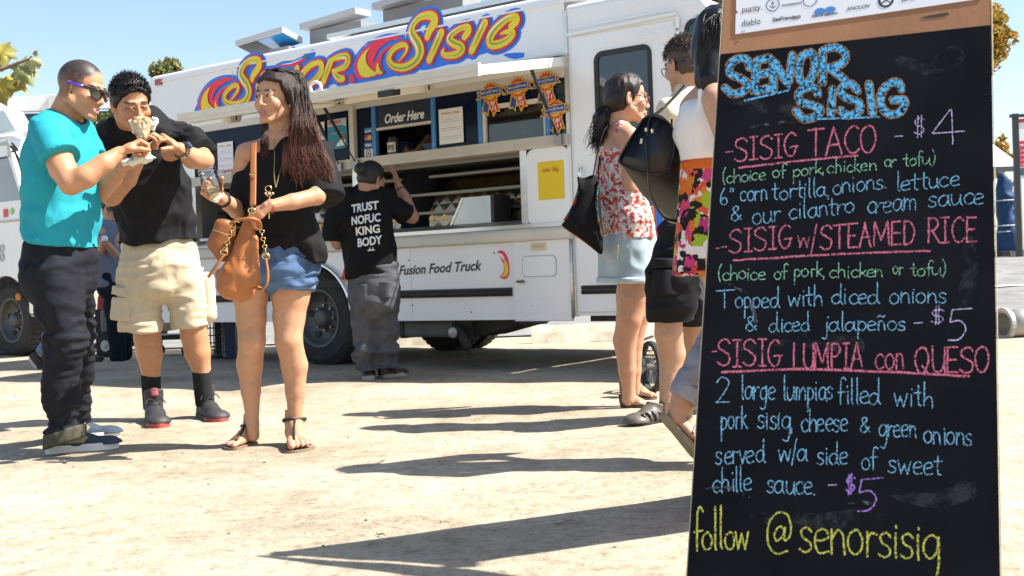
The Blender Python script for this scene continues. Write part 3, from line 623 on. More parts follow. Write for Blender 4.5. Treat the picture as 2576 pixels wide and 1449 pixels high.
# awnings: aluminium flaps propped open on gas struts
def awning(u0,u1,name,lamps,dep=.985):
    wh,wo=2.235,2.058; n=MB()
    q=lambda u,d,dz=0:(u,-d,wh+(wo-wh)*d/dep+dz)
    a=empty_child=tpart(name,MB().hexa([q(u0,0,0),q(u1,0,0),q(u1,dep,0),q(u0,dep,0),q(u0,0,.035),q(u1,0,.035),q(u1,dep,.035),q(u0,dep,.035)]),mat('awning_aluminium',(.58,.56,.52),.4,metal=.6,var=.1,vs_=2.5))
    tpart('front_lip',MB().hexa([q(u0-.01,dep,-.035),q(u1+.01,dep,-.035),q(u1+.01,dep+.03,-.035),q(u0-.01,dep+.03,-.035),q(u0-.01,dep,.05),q(u1+.01,dep,.05),q(u1+.01,dep+.03,.05),q(u0-.01,dep+.03,.05)]),CREAM,a)
    tpart('front_groove',MB().hexa([q(u0,dep+.031,.0),q(u1,dep+.031,.0),q(u1,dep+.036,.0),q(u0,dep+.036,.0),q(u0,dep+.031,.045),q(u1,dep+.031,.045),q(u1,dep+.036,.045),q(u0,dep+.036,.045)]),CREAM,a)
    tpart('side_flange',MB().hexa([q(u1,0,-.03),q(u1+.012,0,-.03),q(u1+.012,dep,-.03),q(u1,dep,-.03),q(u1,0,.036),q(u1+.012,0,.036),q(u1+.012,dep,.036),q(u1,dep,.036)]),WHITE,a)
    tpart('side_flange',MB().hexa([q(u0-.012,0,-.02),q(u0,0,-.02),q(u0,dep,-.02),q(u0-.012,dep,-.02),q(u0-.012,0,.05),q(u0,0,.05),q(u0,dep,.05),q(u0-.012,dep,.05)]),WHITE,a)
    for d in (.28,.62): tpart('cross_rib',MB().hexa([q(u0+.03,d,-.018),q(u1-.03,d,-.018),q(u1-.03,d+.05,-.018),q(u0+.03,d+.05,-.018),q(u0+.03,d,-.001),q(u1-.03,d,-.001),q(u1-.03,d+.05,-.001),q(u0+.03,d+.05,-.001)]),CREAM,a)
    for (la,lb,d) in lamps:
        lm=tpart('tube_lamp',MB().hexa([q(la,d-.055,-.075),q(lb,d-.055,-.075),q(lb,d+.055,-.075),q(la,d+.055,-.075),q(la,d-.075,-.02),q(lb,d-.075,-.02),q(lb,d+.075,-.02),q(la,d+.075,-.02)]),mat('lamp_cream',(.72,.68,.55),.4),a)
        tpart('lamp_end',MB().hexa([q(lb,d-.06,-.08),q(lb+.03,d-.05,-.07),q(lb+.03,d+.05,-.07),q(lb,d+.06,-.08),q(lb,d-.08,-.02),q(lb+.03,d-.07,-.02),q(lb+.03,d+.07,-.02),q(lb,d+.08,-.02)]),mat('lamp_end_cream',(.66,.62,.50),.5),lm)
        tpart('lamp_slot',MB().hexa([q(lb+.0305,d-.008,-.065),q(lb+.033,d-.008,-.065),q(lb+.033,d+.008,-.065),q(lb+.0305,d+.008,-.065),q(lb+.0305,d-.008,-.03),q(lb+.033,d-.008,-.03),q(lb+.033,d+.008,-.03),q(lb+.0305,d+.008,-.03)]),BLACK,lm)
    return a,q
A1,q1=awning(.44,2.53,'awning',((1.0,1.75,.62),(.5,.85,.62)))
A2,q2=awning(T(455,297,.985)[0],.39,'awning',((T(455,297,.985)[0]+.15,-.33,.62),))
tpart('awning_hinge',MB().box((uL,-.03,2.225),(2.56,.0,2.262)),CREAM); tpart('gutter',MB().box((uL,-.05,2.275),(2.545,-.001,2.29)),CREAM)
# small fittings under the right awning
mb=MB().hexa([q1(1.66,.95,-.075),q1(1.80,.95,-.075),q1(1.80,1.03,-.075),q1(1.66,1.03,-.075),q1(1.66,.95,-.03),q1(1.80,.95,-.03),q1(1.80,1.03,-.03),q1(1.66,1.03,-.03)]); tpart('latch_box',mb,BLACK,A1)
mb=MB(); mb.tube([q1(.72,.9,-.02),q1(.78,.9,-.04),q1(.84,.9,-.02)],.022,7); tpart('catch',mb,mat('rusty_catch',(.16,.11,.06),.7),A1)
mb=MB(); mb.tube(spline([q1(.7,.88,-.02),q1(.9,.75,-.05),q1(1.1,.66,-.03),q1(1.25,.6,-.02)]),.006,5); tpart('cable',mb,CREAM,A1)
mb=MB(); mb.tube(spline([q1(1.02,1.04,.04),q1(1.02,1.05,.09),q1(1.07,1.05,.11),q1(1.12,1.05,.09),q1(1.12,1.04,.04)]),.012,7); tpart('handle',mb,WHITE,A1,smooth=True)
def strut(p0,p1,name='gas_strut'):
    p0,p1=np.array(p0,float),np.array(p1,float); m_=p0*.45+p1*.55
    mb=MB(); mb.tube([p0,m_],.013,8); mb.tube([m_,p1],.006,6); o=tpart(name,mb,BLACK)
    mb=MB(); mb.box(tuple(p1-(.03,.02,.04)),tuple(p1+(.03,.006,.035))); tpart('strut_bracket',mb,mat('bracket_steel',(.3,.29,.27),.4,metal=.7),o)
strut(q1(2.50,.36,-.03),side(2.50,1.675,.05)); strut(q1(.47,.40,-.03),side(.49,1.665,.05)); strut(q2(.34,.40,-.03),side(.30,1.66,.05))
# lower wall lettering and flames
mb=MB(); 
def tline(mb,s,a,b,h,off,**k):
    p,q=T(*a),T(*b); put_text(mb,s,side,p[0],p[1],q[0]-p[0],h,off,slope=(q[1]-p[1])/(q[0]-p[0]),**k)
tline(mb,'Fusion Food Truck',(1004,692),(1213,679),.078,.003,shear=.3,bold=.022); m2_=MB(); tline(m2_,'Asian',(905,700),(985,694),.078,.003,shear=.3,bold=.022); tpart('slogan_lettering',m2_,mat('vinyl_black',(.012,.012,.012),.4)); tpart('slogan_lettering',mb,mat('vinyl_black',(.012,.012,.012),.4))
def shape(poly,off,m,name,par=None,smoothn=5,closed=True):
    pts=spline([T(*p) for p in poly],smoothn,True) if smoothn else [T(*p) for p in poly]
    return tpart(name,MB().poly([side(u,w,off) for u,w in pts]),m,par)
RED=DEC('E8304E','flame_red'); YEL=DEC('E0CC2E','flame_yellow'); BLU=DEC('2A78DE','logo_blue'); GRE=DEC('2E7D4F','logo_green'); WHP=DEC('F4F4F4','logo_white')
b5=lambda x,y:(754.7+x*.3038,566+y*.3038)
def flame(poly,poly2,par=None):
    o=shape([b5(*p) for p in poly],.003,RED,'flame_graphic'); shape([b5(*p) for p in poly2],.0045,YEL,'flame_core',o)
flame([(1633,230),(1660,210),(1695,225),(1722,275),(1735,340),(1735,400),(1715,440),(1685,448),(1655,425),(1670,415),(1690,380),(1690,330),(1672,290),(1652,262),(1680,285),(1695,300),(1690,260),(1665,235)],[(1700,290),(1722,330),(1728,380),(1718,415),(1690,430),(1670,425),(1690,405),(1700,370),(1694,330)])
flame([(385,330),(362,370),(352,430),(362,490),(390,515),(380,470),(376,400)],[(382,380),(372,430),(378,480),(388,495),(384,440)])
# lettering graphic on the upper wall, traced as strokes of varying width
lgA=lambda x,y:T(478+x*.18229,37.7+y*.18229); lgC=lambda x,y:T(880.5+x*.19531,y*.19531)
SA=.18229/297*1.0; SC=.19531/318*1.0
logo={k:MB() for k in ('blue','red','yellow','green','white')}
cnt=[0]
def stroke(fn,sc,pts,wid,inl=True,sp=True,blue=128,red=48):
    p=np.array([fn(*q[:2]) for q in pts]); w=1.14*np.interp(np.linspace(0,1,len(p)),np.linspace(0,1,len(wid)),wid)
    d=spline(np.column_stack([p,w]),7) if sp and len(p)>2 else np.column_stack([np.linspace(p[0],p[-1],8),np.linspace(w[0],w[-1],8)])
    c=cnt[0]; cnt[0]+=1; e=.00025*c
    if blue: ribbon(logo['blue'],d[:,:2],(d[:,2]+blue)*sc,side,.002+e,step=1e-6)
    ribbon(logo['red'],d[:,:2],(d[:,2]+red)*sc,side,.0105+e,step=1e-6)
    ribbon(logo['yellow'],d[:,:2],d[:,2]*sc,side,.019+e,step=1e-6)
    if inl:
        k=len(d); g=d[int(k*.12):int(k*.9)]
        tg=np.gradient(g[:,:2],axis=0); tg/=np.linalg.norm(tg,axis=1)[:,None]; nn=np.stack([-tg[:,1],tg[:,0]],1)
        t=np.sin(np.linspace(0,math.pi,len(g)))
        ribbon(logo['green'],g[:,:2]+nn*(g[:,2]*sc*.1)[:,None],np.maximum(g[:,2]*sc*.11*t,.001),side,.0275+e,step=1e-6)
        a,b=int(len(g)*.1),int(len(g)*.5); h=g[a:b]; t2=np.sin(np.linspace(0,math.pi,len(h)))
        ribbon(logo['white'],h[:,:2]-nn[a:b]*(h[:,2]*sc*.22)[:,None],np.maximum(h[:,2]*sc*.15*t2,.0008),side,.0275+e,step=1e-6)
def area(fn,poly,key,off,n=4):
    logo[key].poly([side(*p,off) for p in spline([fn(*q) for q in poly],n,True)])
# big word, right
area(lgC,[(-30,1070),(10,950),(20,850),(40,760),(85,690),(170,590),(290,500),(430,445),(560,428),(690,440),(800,560),(900,700),(820,900),(500,1000),(200,1060)],'blue',.0008)
area(lgC,[(690,495),(600,465),(480,470),(350,520),(230,590),(140,690),(80,800),(65,890),(90,980),(150,1020),(440,960),(420,870),(412,800),(420,740),(470,660),(600,580),(500,600),(400,680),(345,780),(315,810),(330,740),(380,640),(470,560),(580,510)],'red',.0102)
area(lgC,[(280,610),(180,700),(125,800),(120,880),(160,975),(250,1000),(370,955),(300,900),(240,830),(222,760),(235,680)],'yellow',.0187)
area(lgC,[(380,810),(355,880),(365,950),(440,950),(400,890)],'yellow',.0187)
area(lgC,[(20,940),(80,1040),(0,1060)],'red',.0102)
stroke(lgC,SC,[(1015,480),(1050,390),(1105,300),(1095,225),(1020,200),(910,235),(835,320),(812,400),(840,480),(890,560),(920,650),(900,740),(830,820),(720,872),(620,868),(550,830),(520,760),(545,680),(610,615),(690,580),(745,592),(752,640),(715,715),(640,800)],[80,105,95,70,110,130,105,85,75,70,60,40,8])
stroke(lgC,SC,[(1195,425),(1042,775)],[92,84]); stroke(lgC,SC,[(1495,480),(1545,405),(1530,352),(1440,372),(1340,440),(1300,510),(1360,565),(1445,600),(1455,655),(1385,705),(1275,720),(1210,690),(1225,640)],[75,85,60,75,90,95,90,80,55,25])
stroke(lgC,SC,[(1755,300),(1588,655)],[92,84]); stroke(lgC,SC,[(2100,340),(2160,280),(2150,222),(2060,240),(1950,320),(1860,420),(1820,510),(1845,580),(1950,570),(2060,510),(2115,430),(2060,410),(1960,440)],[80,90,70,90,100,95,90,85,70,20])
area(lgC,[(1900,400),(1960,600),(1500,760),(1000,900),(900,850),(1000,520),(1300,420)],'blue',.0011)
area(lgC,[(1975,705),(2100,680),(2235,680),(2245,710),(2230,740),(2100,760)],'blue',.0011)
# first word, left
area(lgA,[(60,1370),(70,1290),(100,1230),(105,1170),(150,1060),(220,960),(320,880),(440,835),(560,825),(640,840),(800,1000),(900,1200),(500,1300),(200,1360)],'blue',.0008)
area(lgA,[(625,895),(560,865),(460,870),(350,920),(240,1000),(170,1100),(135,1200),(135,1310),(170,1350),(410,1290),(405,1200),(430,1120),(480,1040),(550,975),(470,1010),(400,1080),(350,1150),(325,1180),(340,1100),(400,1010),(480,945),(560,905)],'red',.0102)
area(lgA,[(305,990),(220,1080),(180,1180),(175,1270),(200,1330),(340,1300),(280,1220),(265,1150),(270,1080)],'yellow',.0187); area(lgA,[(378,1180),(360,1270),(410,1270),(385,1230)],'yellow',.0187)
stroke(lgA,SA,[(880,890),(900,830),(950,760),(982,690),(960,630),(890,618),(800,660),(740,740),(722,820),(760,900),(810,970),(835,1060),(810,1150),(740,1215),(620,1235),(530,1210),(495,1150),(515,1080),(580,1005),(650,972),(688,995),(680,1050),(620,1140),(575,1185)],[75,95,90,70,100,115,100,80,70,65,60,45,8])
stroke(lgA,SA,[(1150,800),(1040,820),(1000,900),(960,1010),(1060,1000),(1120,960)],[60,70,70,60]); stroke(lgA,SA,[(1010,905),(1100,890)],[50,50],inl=False)
stroke(lgA,SA,[(1300,800),(1210,1060)],[75,75]); stroke(lgA,SA,[(1290,800),(1350,820),(1400,1020)],[60,75,70]); stroke(lgA,SA,[(1505,735),(1405,1030)],[78,75])
stroke(lgA,SA,[(1790,660),(1690,700),(1590,800),(1540,910),(1570,980),(1650,975),(1750,905),(1830,790),(1840,690),(1790,655)],[60,75,85,85,70,75,85,80,60])
stroke(lgA,SA,[(1965,650),(1862,930)],[88,84]); stroke(lgA,SA,[(1945,640),(2060,590),(2175,572),(2205,630),(2165,710),(2075,755),(1990,770)],[45,75,85,80,60,30]); stroke(lgA,SA,[(2010,790),(2070,870),(2135,885)],[60,85,75])
area(lgA,[(800,760),(1100,700),(1700,640),(2250,560),(2280,850),(1700,1020),(1000,1150),(800,1100)],'blue',.0011)
chi=spline([[*lgA(x,y),w] for x,y,w in ((1205,722,8),(1290,695,26),(1420,690,38),(1530,650,42),(1610,600,30))],6)
ribbon(logo['blue'],chi[:,:2],(chi[:,2]+90)*SA,side,.0035,step=1e-6); ribbon(logo['red'],chi[:,:2],chi[:,2]*SA,side,.0104,step=1e-6)
st=np.array([lgA(x,y) for x,y in ((1600,592),(1660,585),(1695,535))]); ribbon(logo['blue'],st,115*SA,side,.0037,step=1e-6); ribbon(logo['green'],st,[36*SA,20*SA,10*SA],side,.0275,step=1e-6)
hl=np.array([lgA(x,y) for x,y in ((1300,690),(1420,672),(1500,645),(1580,605))]); ribbon(logo['white'],hl,[6*SA,14*SA,14*SA,8*SA],side,.0275,step=1e-6)
lo=tpart('name_graphic',logo['blue'],BLU)
tpart('graphic_outline',logo['red'],RED,lo); tpart('graphic_letters',logo['yellow'],YEL,lo); tpart('graphic_shading',logo['green'],GRE,lo)['kind']='stuff'; tpart('graphic_highlights',logo['white'],WHP,lo)
# side marker lamp at the rear
u,w=T(401,207); mk=plate('marker_lamp',u-.045,u+.045,w-.028,w+.028,.012,.02,.02,mat('red_lens',(.28,.01,.015),.15,coat=.5))
# cab: door, hinge side, windscreen pillar, nose
cab=tpart('cab_side',MB().prism([side(u,w) for u,w in ((2.57,.405),(2.57,2.60),(3.40,2.60),(3.62,2.52),(3.80,2.30),(4.12,1.55),(4.55,1.42),(4.62,1.2),(4.62,.55),(4.2,.5),(4.15,.7),(3.95,.86),(3.5,.86),(3.3,.7),(3.25,.405))],(0,.04,0)),WHITE)
tpart('door_jamb',MB().box((2.536,-.004,.40),(2.569,.05,2.6)),ALU)
tpart('cab_seam',MB().box((2.57,-.004,.41),(2.576,.0,2.56)),mat('seam_grey',(.45,.45,.45),.6))
tpart('cab_roof',MB().hexa([(2.55,.0,2.6),(3.40,.0,2.6),(3.40,WID,2.6),(2.55,WID,2.6),(2.55,.02,2.64),(3.40,.02,2.64),(3.40,WID,2.64),(2.55,WID,2.64)]),WHITE,auto=.02)
tpart('roof_fairing',MB().prism([(2.25,.25,2.74),(2.58,.25,2.74),(2.72,.25,2.635),(2.25,.25,2.635)],(0,1.7,0)),WHITE)
tpart('windscreen_frame',MB().add([(3.40,.04,2.6),(3.62,.04,2.52),(3.80,.04,2.30),(4.12,.04,1.55),(3.40,WID,2.6),(3.62,WID,2.52),(3.80,WID,2.30),(4.12,WID,1.55)],[(0,1,5,4),(1,2,6,5)]),WHITE)
tpart('windscreen',MB().add([(3.81,.12,2.28),(4.12,.12,1.56),(4.12,WID-.1,1.56),(3.81,WID-.1,2.28)],[(0,1,2,3)]),GLASS)
tpart('nose',MB().hexa([(4.1,.04,.55),(4.62,.1,.55),(4.62,WID-.1,.55),(4.1,WID,.55),(4.1,.04,1.55),(4.55,.1,1.42),(4.55,WID-.1,1.42),(4.1,WID,1.55)]),WHITE)
tpart('front_bumper',MB().box((4.6,-.02,.42),(4.75,WID,.62)),STEEL)
dr=tpart('cab_door',MB().box((2.60,-.014,.43),(3.445,-.001,2.395)),WHITE,auto=.006)
tpart('door_rain_rail',MB().hexa([side(2.585,2.405,.03),side(3.46,2.42,.03),side(3.46,2.42,.0),side(2.585,2.405,.0),side(2.585,2.425,.03),side(3.46,2.44,.03),side(3.46,2.44,0),side(2.585,2.425,0)]),WHITE,dr)
tpart('upper_rail',MB().box((2.59,-.008,2.455),(3.45,-.0005,2.475)),WHITE,dr)
hp=plate('hinge_plate',3.17,3.455,2.275,2.345,.012,.02,.006,WHITE,dr)
for u in (3.2,3.29,3.385):
    mb=MB(); mb.lathe([(.014,0),(.012,.008),(.001,.01)],side(u,2.312,.02),(0,-1,0),8); tpart('hinge_bolt',mb,WHITE,hp)
mb=MB(); mb.tube([side(3.47,w,.02) for w in (2.26,2.31)],.017,8); mb.tube([side(3.47,w,.02) for w in (2.33,2.40)],.017,8); tpart('hinge_barrel',mb,WHITE,dr)
# door window: black gasket + reflective glass
u0,w1=T(1495,118); u1,_=T(1645,119); w1=2.262; w0=1.15
ring('window_gasket',2.80,3.268,w0,w1,.07,.035,.026,.02,BLACK,dr); plate('window_pane',2.83,3.238,w0+.03,w1-.03,.045,.017,.004,GLASS,dr)
ring('gasket_trim',2.788,3.28,w0-.012,w1+.012,.08,.012,.022,.01,WHITE,dr)
u0,w1=T(1722,48); ring('quarter_gasket',3.515,3.80,1.62,2.38,.07,.03,.012,.02,BLACK,cab); plate('quarter_pane',3.54,3.77,1.65,2.35,.05,.006,.004,mat('tinted_teal_glass',(.02,.07,.085),.05),cab)
mb=MB(); a=T(1466,440); mb.tube(spline([side(a[0],a[1]-.05,.015),side(a[0]+.01,a[1]-.03,.05),side(a[0]+.01,a[1]+.03,.05),side(a[0],a[1]+.05,.015)]),.012,8); tpart('door_handle',mb,mat('chrome',(.75,.76,.78),.18,metal=1.),dr,smooth=True)
tpart('door_sill_step',MB().box((2.62,.1,.36),(3.25,.6,.40)),UNDER)
# coloured swoosh painted low on the cab door
sw=MB()
for k,(cc,w_) in enumerate((('3E6FC4',.03),('E0CC2E',.03),('E8304E',.03),('2A78DE',.02))):
    p=np.array([T(1648+k*4+6*t,520+90*t) for t in np.linspace(0,1,6)]); m_=MB(); ribbon(m_,p,.05,side,.016+.001*k); tpart('door_swoosh',m_,DEC(cc,'sw'+cc),dr)
# roof: hatches and rails
def slab(name,pts8,m,par=None): return tpart(name,MB().hexa(pts8),m,par)
HAT=mat('hatch_grey',(.40,.40,.40),.5)
def hatch(u0,u1,y0,y1,z0,tilt,name='roof_hatch',lid=.07,m=HAT):
    # lid hinged at the far side, near edge raised by tilt
    return slab(name,[(u0,y0,z0+tilt),(u1,y0,z0+tilt),(u1,y1,z0),(u0,y1,z0),(u0,y0,z0+tilt+lid),(u1,y0,z0+tilt+lid),(u1,y1,z0+lid),(u0,y1,z0+lid)],m)
rl=tpart('roof_rail',MB().box((-.15,.30,2.83),(2.2,.36,2.87)),ALU)
tpart('rail_gap_shade',MB().box((.1,.34,2.765),(2.2,.36,2.83)),mat('dark_gap',(.05,.05,.06),.7))  # shade of the gap under the rail, put in as a dark strip
tpart('roof_curb',MB().box((.0,.40,2.76),(2.2,1.7,2.80)),HAT)

# raised roof vents: near lid propped open with a blue tinted underside, two flat ones behind
zA=lambda x,y:(478+x*.18229,37.7+y*.18229)
def PL(px,py,yy):
    "pixel -> truck-local point on the vertical plane yy metres inside the side"
    u,w=T(px,py,-yy); return np.array((u,yy,w))
def lid(name,p0,p1,y0,y1,thick,drop,m,under=None):
    a=PL(*p0,y0); b=PL(*p1,y0); d=np.array((0,y1-y0,-drop)); t=np.array((0,0,-thick))
    o=slab(name,[a+t,b+t,b+d+t,a+d+t,a,b,b+d,a+d],m)
    za=min(a[2],b[2])-thick-drop-.002; u0=a[0]+(b[0]-a[0])*(.55 if under is not None else .04)
    tpart('hatch_curb',MB().hexa([(u0,y0+.1,2.755),(b[0]-.03,y0+.1,2.755),(b[0]-.03,y1+.15,2.755),(u0,y1+.15,2.755),(u0,y0+.1,za),(b[0]-.03,y0+.1,za),(b[0]-.03,y1+.15,za),(u0,y1+.15,za)]),mat('hatch_curb_grey',(.22,.22,.23),.6),o)
    if under is not None:
        f=lambda x,y,e:a+t+(b-a)*x+d*y+np.array((0,0,-e))
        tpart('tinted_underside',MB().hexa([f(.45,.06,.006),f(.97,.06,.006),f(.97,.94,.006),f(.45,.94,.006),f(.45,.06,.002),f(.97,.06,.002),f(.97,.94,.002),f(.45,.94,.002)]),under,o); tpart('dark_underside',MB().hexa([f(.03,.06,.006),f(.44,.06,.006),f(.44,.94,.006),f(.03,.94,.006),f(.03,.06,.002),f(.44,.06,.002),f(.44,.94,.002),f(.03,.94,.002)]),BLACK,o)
    return o
lid('roof_hatch',zA(625,355),zA(1270,155),.45,.70,.05,.07,HAT,mat('blue_tint',(.02,.18,.42),.2))
lid('roof_hatch',(753,60),(893,18),.7,.9,.055,.0,HAT); lid('roof_hatch',(935,8),(1150,-57),.7,.9,.055,.0,HAT)
tpart('hatch_prop',MB().box((.05,.5,2.76),(.09,.54,2.9)),ALU)

# panel seams and rivet rows on the white walls
sm_=mat('seam_white',(.60,.60,.60),.5)
for u in (-1.05,.12,1.3): tpart('panel_seam',MB().box((u-.002,-.0012,2.30),(u+.002,.0,2.655)),sm_)
for u in (-1.4,1.0): tpart('panel_seam',MB().box((u-.002,-.0012,.38),(u+.002,.0,.95)),sm_)
rv=None
for u in np.arange(UR+.06,UF,.11):
    mb=MB(); mb.lathe([(.006,0),(.0045,.0025),(.0005,.003)],(0,0,0),(0,-1,0),7)
    if rv is None: rv=tpart('rivet',mb,WHITE)
    o=rv if u<UR+.07 else rv.copy()
    if o is not rv: COL.objects.link(o)
    o.location=(u,0,2.63)
for u in np.arange(-.5,2.0,.16):
    o=rv.copy(); COL.objects.link(o); o.location=(u,0,.94)
for w in np.arange(.5,2.2,.14):
    o=rv.copy(); COL.objects.link(o); o.location=(UR+.03,0,w)
# ============================================================ figures: signed-distance modelling
class SDF:
    def __init__(s, lo, hi, h):
        s.h=h; s.lo=np.asarray(lo,float)-3*h; n=np.ceil((np.asarray(hi)-s.lo)/h).astype(int)+4
        s.D=np.full(n,.2,np.float32); s.n=n; s.ax=[(s.lo[i]+h*np.arange(n[i])).astype(np.float32) for i in range(3)]
    def blk(s, lo, hi):
        a=np.clip(np.floor((np.asarray(lo)-s.lo)/s.h).astype(int)-1,0,s.n-1); b=np.clip(np.ceil((np.asarray(hi)-s.lo)/s.h).astype(int)+2,a+1,s.n)
        sl=tuple(slice(a[i],b[i]) for i in range(3))
        return sl,(s.ax[0][sl[0]][:,None,None],s.ax[1][sl[1]][None,:,None],s.ax[2][sl[2]][None,None,:])
    def put(s, sl, d, k, op):
        A=s.D[sl]
        if op>0:
            k=k*.42
            h=np.maximum(k-np.abs(A-d),0)/k; s.D[sl]=np.minimum(A,d)-h*h*k*.25
        else:
            A=s.D[sl]; h=np.maximum(k-np.abs(A-d),0)/k; s.D[sl]=np.maximum(A,d)+h*h*k*.25   # d is already negated
    def seg(s,a,b,ra,rb=None,k=.02,op=1,flat=False):
        a=np.asarray(a,float); b=np.asarray(b,float); rb=ra if rb is None else rb; m=max(ra,rb)+k+2*s.h
        sl,(X,Y,Z)=s.blk(np.minimum(a,b)-m,np.maximum(a,b)+m); ba=b-a; L2=float(ba@ba)+1e-12
        t=((X-a[0])*ba[0]+(Y-a[1])*ba[1]+(Z-a[2])*ba[2])/L2
        tc=t if flat else np.clip(t,0,1); r=ra+(rb-ra)*np.clip(t,0,1)
        d=np.sqrt((X-a[0]-ba[0]*tc)**2+(Y-a[1]-ba[1]*tc)**2+(Z-a[2]-ba[2]*tc)**2)-r
        if flat: L=math.sqrt(L2); d=np.maximum(d,np.maximum(-t*L,(t-1)*L))
        s.put(sl,d,k,op); return s
    def oval(s,a,b,wa,da,wb,db,sx,k=.03,op=1,flat=False):
        a=np.asarray(a,float); b=np.asarray(b,float); ba=b-a; L=np.linalg.norm(ba)+1e-9; e=ba/L
        sx=nrm(np.asarray(sx)-e*np.dot(sx,e)); sy=np.cross(e,sx); m=max(wa,wb,da,db)+k+2*s.h
        sl,(X,Y,Z)=s.blk(np.minimum(a,b)-m,np.maximum(a,b)+m)
        px,py,pz=X-a[0],Y-a[1],Z-a[2]; z=px*e[0]+py*e[1]+pz*e[2]; t=np.clip(z/L,0,1)
        x=px*sx[0]+py*sx[1]+pz*sx[2]; y=px*sy[0]+py*sy[1]+pz*sy[2]; W=wa+(wb-wa)*t; Dp=da+(db-da)*t; M=np.minimum(W,Dp)
        zz=(z-t*L)*(0 if flat else 1)
        k0=np.sqrt((x/W)**2+(y/Dp)**2+(zz/M)**2); k1=np.sqrt((x/W**2)**2+(y/Dp**2)**2+(zz/M**2)**2)+1e-6
        d=k0*(k0-1)/k1
        if flat: d=np.maximum(d,np.maximum(-z,z-L))
        s.put(sl,d,k,op); return s
    def ell(s,c,r,R=None,k=.02,op=1):
        c=np.asarray(c,float); r=np.asarray(r,float); m=r.max()+k+2*s.h; sl,(X,Y,Z)=s.blk(c-m,c+m); x,y,z=X-c[0],Y-c[1],Z-c[2]
        if R is not None: R=np.asarray(R,float); x,y,z=(x*R[0][0]+y*R[0][1]+z*R[0][2]),(x*R[1][0]+y*R[1][1]+z*R[1][2]),(x*R[2][0]+y*R[2][1]+z*R[2][2])
        k0=np.sqrt((x/r[0])**2+(y/r[1])**2+(z/r[2])**2); k1=np.sqrt((x/r[0]**2)**2+(y/r[1]**2)**2+(z/r[2]**2)**2)+1e-6
        d=k0*(k0-1)/k1; s.put(sl,d if op>0 else -d,k,op); return s
    def sub_seg(s,a,b,ra,rb=None,k=.01,flat=False):
        a=np.asarray(a,float); b=np.asarray(b,float); rb=ra if rb is None else rb; m=max(ra,rb)+k+2*s.h
        sl,(X,Y,Z)=s.blk(np.minimum(a,b)-m,np.maximum(a,b)+m); ba=b-a; L2=float(ba@ba)+1e-12
        t=np.clip(((X-a[0])*ba[0]+(Y-a[1])*ba[1]+(Z-a[2])*ba[2])/L2,0,1)
        d=np.sqrt((X-a[0]-ba[0]*t)**2+(Y-a[1]-ba[1]*t)**2+(Z-a[2]-ba[2]*t)**2)-(ra+(rb-ra)*t)
        s.put(sl,-d,k,-1); return s
    def cut(s,p,n,k=.004):
        """remove what lies on the side n points to"""
        p=np.asarray(p,float); n=nrm(n); sl,(X,Y,Z)=s.blk(s.lo,s.lo+s.n*s.h)
        s.put(sl,(X-p[0])*n[0]+(Y-p[1])*n[1]+(Z-p[2])*n[2],k,-1); return s
    def mesh(s):
        D=s.D; I=D<0; n=D.shape; cnt=np.zeros([x-1 for x in n],np.int16); acc=np.zeros([x-1 for x in n]+[3],np.float32)
        ed={}
        for ax in range(3):
            lo=[slice(None)]*3; hi=[slice(None)]*3; lo[ax]=slice(0,-1); hi[ax]=slice(1,None); lo=tuple(lo); hi=tuple(hi)
            cr=I[lo]!=I[hi]; idx=np.argwhere(cr); ed[ax]=(idx,I[lo][cr])
            a=D[lo][cr]; b=D[hi][cr]; pos=idx.astype(np.float32); pos[:,ax]+=a/(a-b)
            o1,o2=[x for x in range(3) if x!=ax]
            for d1 in (0,-1):
                for d2 in (0,-1):
                    c=idx.copy(); c[:,o1]+=d1; c[:,o2]+=d2
                    ok=(c>=0).all(1)&(c<np.array(cnt.shape)).all(1); c=c[ok]
                    np.add.at(cnt,(c[:,0],c[:,1],c[:,2]),1); np.add.at(acc,(c[:,0],c[:,1],c[:,2]),pos[ok])
        cells=np.argwhere(cnt>0); vid=np.full(cnt.shape,-1,np.int64); vid[cells[:,0],cells[:,1],cells[:,2]]=np.arange(len(cells))
        V=acc[cells[:,0],cells[:,1],cells[:,2]]/cnt[cells[:,0],cells[:,1],cells[:,2]][:,None]*s.h+s.lo
        F=[]
        for ax in range(3):
            idx,ins=ed[ax]; o1,o2=((1,2),(2,0),(0,1))[ax]; q=[]
            for d1,d2 in ((-1,-1),(0,-1),(0,0),(-1,0)):
                c=idx.copy(); c[:,o1]+=d1; c[:,o2]+=d2; q.append(c)
            ok=np.all([(c>=0).all(1)&(c<np.array(cnt.shape)).all(1) for c in q],0)
            f=np.stack([vid[c[ok][:,0],c[ok][:,1],c[ok][:,2]] for c in q],1); i=ins[ok]
            f[~i]=f[~i][:,::-1]; F.append(f)
        return V.astype(float),np.vstack(F)
def vnormals(V,F):
    n=np.cross(V[F[:,2]]-V[F[:,0]],V[F[:,3]]-V[F[:,1]]); N=np.zeros_like(V)
    for i in range(4): np.add.at(N,F[:,i],n)
    return N/(np.linalg.norm(N,axis=1)[:,None]+1e-12)
def relax(V,F,it=1,lam=.5):
    for _ in range(it):
        A=np.zeros_like(V); c=np.zeros(len(V))
        for i in range(4):
            for j in (1,3): np.add.at(A,F[:,i],V[F[:,(i+j)%4]]); np.add.at(c,F[:,i],1)
        V=V+lam*(A/np.maximum(c,1)[:,None]-V)
    return V
